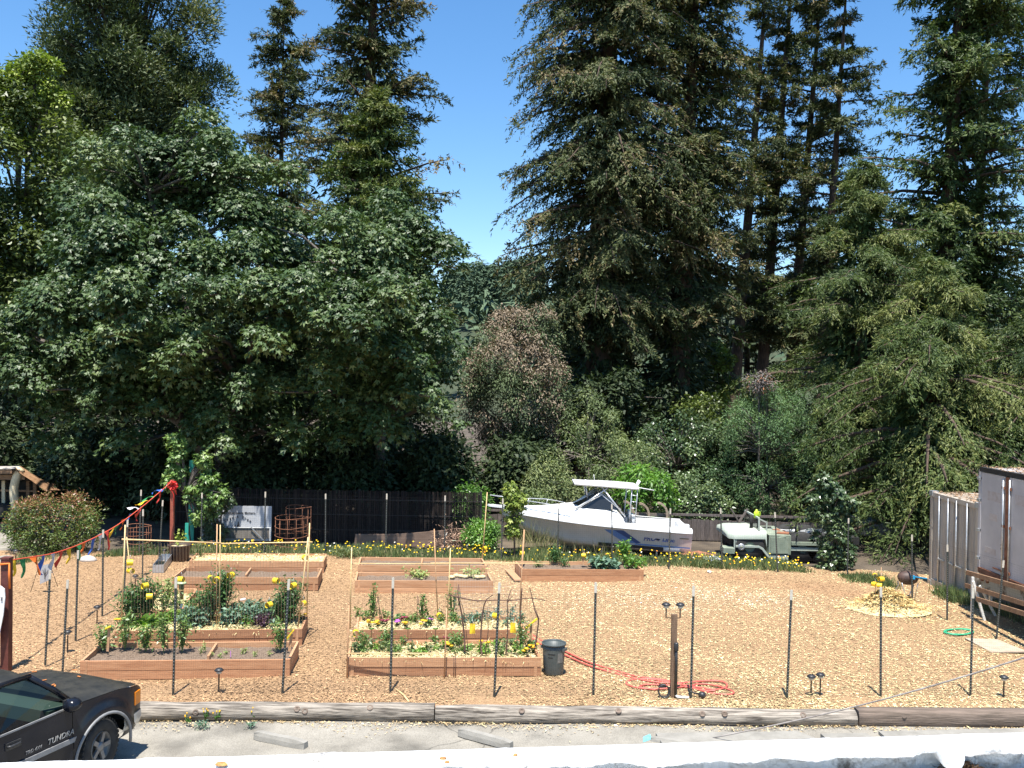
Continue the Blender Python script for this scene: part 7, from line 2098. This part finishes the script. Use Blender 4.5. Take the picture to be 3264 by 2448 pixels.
# hood
rows = []
for i in range(15):
    u = i / 14; x = -.50 + 1.28 * u
    zc = 1.225 - .02 * u - .16 * max(0, (u - .55) / .45) ** 2; ze = belt(x) + .002; w = side_y(ze, x) - .01
    rows.append([(x, -w, ze), (x, -w * .90, ze + .035 * (1 - u * .5)), (x, -w * .6, zc - .015), (x, -w * .3, zc - .005), (x, 0, zc), (x, w * .3, zc - .005), (x, w * .6, zc - .015), (x, w * .90, ze + .035 * (1 - u * .5)), (x, w, ze)])
MB().grid(rows[::-1]).build('hood', M_DUST, pk)
# nose, grille, bumper
rows = []
for z, x, w in ((.98, .80, .78), (.90, .85, .78), (.78, .87, .80), (.66, .85, .82)):
    rows.append([(x - .16, -w, z), (x - .05, -w * .85, z), (x, -w * .4, z), (x, w * .4, z), (x - .05, w * .85, z), (x - .16, w, z)])
MB().grid(rows[::-1]).build('nose', M_PAINT, pk)
MB().box((.855, 0, .84), (.05, .85, .18)).build('grille', M_CHROME, pk)
rows = []
for z, x, w in ((.70, .80, .90), (.71, .88, .92), (.66, .92, .93), (.56, .93, .93), (.48, .90, .92), (.46, .80, .90)):
    rows.append([(x - .52, -w - .02, z), (x - .30, -w - .01, z), (x - .10, -w * .94, z), (x, -w * .7, z), (x + .02, 0, z), (x, w * .7, z), (x - .10, w * .94, z), (x - .30, w + .01, z), (x - .52, w + .02, z)])
MB().grid(rows[2:]).build('bumper', M_CHROME, pk)
MB().grid(rows[:3]).build('bumper_top', mat('bumper_pad', (.05, .055, .06), rough=.5), pk)
rows2 = []
for z, x, w in ((.46, .86, .90), (.40, .84, .88), (.34, .76, .84)):
    rows2.append([(x - .40, -w, z), (x - .10, -w * .94, z), (x, -w * .6, z), (x, w * .6, z), (x - .10, w * .94, z), (x - .40, w, z)])
MB().grid(rows2).build('air_dam', M_BLACK, pk)
for sg in (1, -1):
    h_ = MB().box((.745, sg * .70, .87), (.14, .30, .20), Matrix.Rotation(sg * -.35, 3, 'Z'), jit=.004).build('headlight', mat('headlight_lens', (.7, .7, .68), rough=.1), pk)
    MB().box((.695, sg * .888, .875), (.15, .07, .19), Matrix.Rotation(sg * -.24, 3, 'Z')).build('turn_signal', mat('amber_lens', (.75, .22, .01), rough=.15, spec=.7), h_)
# cabin: pillars, roof, glass
zr = 1.74
RF = [(-1.12, .70), (-2.40, .72)]
rows = []
for x, w, z in ((-1.05, .66, zr - .055), (-1.18, .70, zr - .01), (-1.7, .72, zr + .02), (-2.35, .71, zr), (-2.46, .68, zr - .05)):
    rows.append([(x, -w - .03, z - .06), (x, -w, z - .015), (x, -w * .6, z + .02), (x, 0, z + .03), (x, w * .6, z + .02), (x, w, z - .015), (x, w + .03, z - .06)])
MB().grid(rows).build('roof', M_DUST, pk)
for sg in (1, -1):
    s = sg
    MB().tube([(-.46, s * .86, 1.145), (-.75, s * .80, 1.42), (-1.06, s * .705, zr - .07)], [.045, .042, .04], 8).build('a_pillar', M_PAINT, pk)
    MB().tube([(-1.70, s * .90, 1.14), (-1.72, s * .84, 1.40), (-1.74, s * .74, zr - .05)], [.05, .05, .05], 8).build('b_pillar', M_PAINT, pk)
    MB().tube([(-2.44, s * .88, 1.16), (-2.44, s * .82, 1.42), (-2.42, s * .71, zr - .06)], [.08, .07, .06], 8).build('c_pillar', M_PAINT, pk)
    MB().tube([(-1.05, s * .715, zr - .06), (-1.7, s * .75, zr - .035), (-2.42, s * .735, zr - .06)], .035, 7).build('roof_rail', M_PAINT, pk)
    MB().add([(-.56, s * .885, 1.15), (-1.68, s * .895, 1.15), (-1.70, s * .745, zr - .08), (-1.13, s * .725, zr - .09), (-.78, s * .81, 1.42)], [(0, 1, 2, 3, 4)]).build('side_window', glassmat('car_glass', (.50, .60, .54), .5, .03), pk)
    MB().add([(-1.76, s * .895, 1.15), (-2.38, s * .885, 1.17), (-2.38, s * .735, zr - .09), (-1.78, s * .745, zr - .08)], [(0, 1, 2, 3)]).build('rear_window', glassmat('car_glass'), pk)
    MB().bar((-.50, s * .925, 1.145), (-1.70, s * .94, 1.145), .02, .022).build('window_sill', M_TRIM, pk)
    # mirror
    m_ = MB().lathe([(0, -.10), (.06, -.095), (.09, -.04), (.09, .05), (.06, .10), (0, .10)], (-.66, s * 1.05, 1.22), 12, Matrix.Rotation(s * R(-8), 3, 'Z') @ Matrix.Rotation(R(90), 3, 'Y'), sx=1.0, sy=1.25).build('mirror', M_PAINT, pk)
    MB().box((-.62, s * .95, 1.20), (.10, .12, .12)).build('mirror_mount', M_BLACK, m_)
    # arch trim
    P = [(math.cos(a) * (ARCH + .012), s * (side_y(.36 + math.sin(a) * ARCH, math.cos(a) * ARCH) + .012), .36 + math.sin(a) * (ARCH + .012)) for a in np.linspace(-.12, math.pi + .12, 22)]
    MB().tube(P, .022, 6).build('arch_trim', M_TRIM, pk)
    # moulding and handle
    MB().bar((-.46, s * .965, .70), (-1.70, s * .965, .70), .02, .065).build('side_moulding', M_TRIM, pk)
    MB().box((-1.50, s * .955, .98), (.22, .02, .09)).build('handle_recess', M_BLACK, pk)
    MB().tube([(-1.60, s * .965, .985), (-1.57, s * .99, .985), (-1.43, s * .99, .985), (-1.40, s * .965, .985)], .016, 6).build('door_handle', M_BLACK, pk)
MB().add([(-.42, -.80, 1.175), (-.36, 0, 1.20), (-.42, .80, 1.175), (-1.08, .66, zr - .05), (-1.04, 0, zr - .03), (-1.08, -.66, zr - .05)], [(0, 1, 4, 5), (1, 2, 3, 4)]).build('windshield', glassmat('car_glass'), pk)
MB().add([(-2.50, -.76, 1.22), (-2.50, .76, 1.22), (-2.45, .64, zr - .08), (-2.45, -.64, zr - .08)], [(0, 3, 2, 1)]).build('back_window', glassmat('car_glass'), pk)
# interior
M_SEAT = mat('dark_green_seat', (.03, .05, .042), (.05, .08, .065), scale=5, rough=.7)
for y in (-.38, .38):
    s_ = MB().box((-1.40, y, .82), (.52, .50, .16)).box((-1.68, y, 1.12), (.16, .48, .58), Matrix.Rotation(-.18, 3, 'Y')).build('seat', M_SEAT, pk)
    MB().box((-1.76, y, 1.48), (.10, .26, .16)).build('headrest', M_SEAT, s_)
MB().box((-.62, 0, 1.05), (.38, 1.6, .18)).build('dashboard', mat('grey_dash', (.10, .12, .11), rough=.6), pk)
ring = [(-.98 + .05 * math.sin(q), .38 + .19 * math.cos(q), 1.12 + .18 * math.sin(q)) for q in np.linspace(0, 6.283, 21)]
MB().tube(ring, .016, 6, cap=False).tube([(-.8, .38, 1.08), (-.98, .38, 1.12)], .03, 6).build('steering_wheel', M_BLACK, pk)
MB().box((-1.5, 0, .56), (2.0, 1.7, .08)).build('cab_floor', M_DK, pk)
# bed, underside, wheels
MB().box((-3.6, 0, .72), (2.1, 1.75, .06)).build('bed_floor', M_BLACK, pk)
MB().box((-4.70, 0, .85), (.06, 1.84, .70)).build('tailgate', M_PAINT, pk)
MB().box((-2.54, 0, .85), (.05, 1.80, .68)).build('bed_front', M_PAINT, pk)
MB().box((-2.0, 0, .48), (5.0, 1.1, .18)).build('chassis', M_DK, pk)
MB().box((0, 0, .85), (1.0, 1.2, .5)).build('engine_bay', M_DK, pk)
def wheel(x, y, steer=0.0):
    s = -1 if y < 0 else 1
    rot = Matrix.Rotation(steer, 3, 'Z') @ Matrix.Rotation(R(-90 * s), 3, 'X')   # +z of the lathe points outwards
    w = MB().lathe([(.21, .095), (.25, .125), (.33, .13), (.375, .115), (.39, .08), (.39, -.08), (.37, -.12), (.2, -.12)], (x, y, RW), 36, rot).build('wheel', M_TYRE, pk)
    tr = MB()
    for k in range(36):
        a = 2 * math.pi * k / 36
        for z_, wd in ((.085, .05), (0.0, .06), (-.08, .05)):
            c = rot @ Vector((math.cos(a + .04 * (z_ > 0)) * .392, math.sin(a + .04 * (z_ > 0)) * .392, z_)) + Vector((x, y, RW))
            r2 = rot @ Matrix.Rotation(a, 3, 'Z')
            tr.box(c, (.022, .042, wd), r2)
    tag(tr.build('tread_blocks', M_TYRE, w), kind='stuff')
    rm = MB().lathe([(.215, .10), (.205, .115), (.19, .07), (.10, .03), (0, .03)], (x, y, RW), 30, rot).build('rim', mat('alloy_grey', (.10, .10, .10), (.16, .16, .155), scale=5, rough=.4, metal=.4), w)
    for k in range(5):
        a = 2 * math.pi * k / 5
        c0 = rot @ Vector((math.cos(a) * .06, math.sin(a) * .06, .085)) + Vector((x, y, RW)); c1 = rot @ Vector((math.cos(a) * .195, math.sin(a) * .195, .095)) + Vector((x, y, RW))
        MB().bar(c0, c1, .06, .035, rot @ Vector((0, 0, 1))).build('spoke', mat('alloy_pale', (.17, .165, .16), (.24, .235, .23), scale=5, rough=.4, metal=.3), w)
    MB().lathe([(.075, .07), (.07, .105), (.03, .12), (0, .12)], (x, y, RW), 16, rot).build('hub_cap', mat('alloy_pale', (.2, .2, .195)), w)
for x in (0.0, -3.26):
    for y in (-.80, .80):
        wheel(x, y, R(8) if x == 0 else 0)
# lettering on the right door (faces the camera)
M_BADGE = mat('badge_silver', (.30, .30, .29), rough=.4)
text_mesh('lettering', 'TUNDRA', .105, M_BADGE, pk, (-.76, -.962, .78), (R(90), 0, 0), shear=.22, extrude=.003, offset=.0, spacing=1.02)
text_mesh('lettering', 'TRD 4X4', .065, M_TRIM, pk, (-1.20, -.962, .78), (R(90), 0, 0), shear=.3, extrude=.003)
# fallen leaves on the hood
for k in range(9):
    x, y = random.uniform(-.3, .55), random.uniform(-.6, .6)
    MB().box((x, y, 1.232 - .08 * max(0, x) ** 2 - .03 * abs(y)), (.07, .025, .006), Matrix.Rotation(random.uniform(0, 3), 3, 'Z')).build('fallen_leaf', mat('fallen_leaf', (.45, .16, .04)), pk)
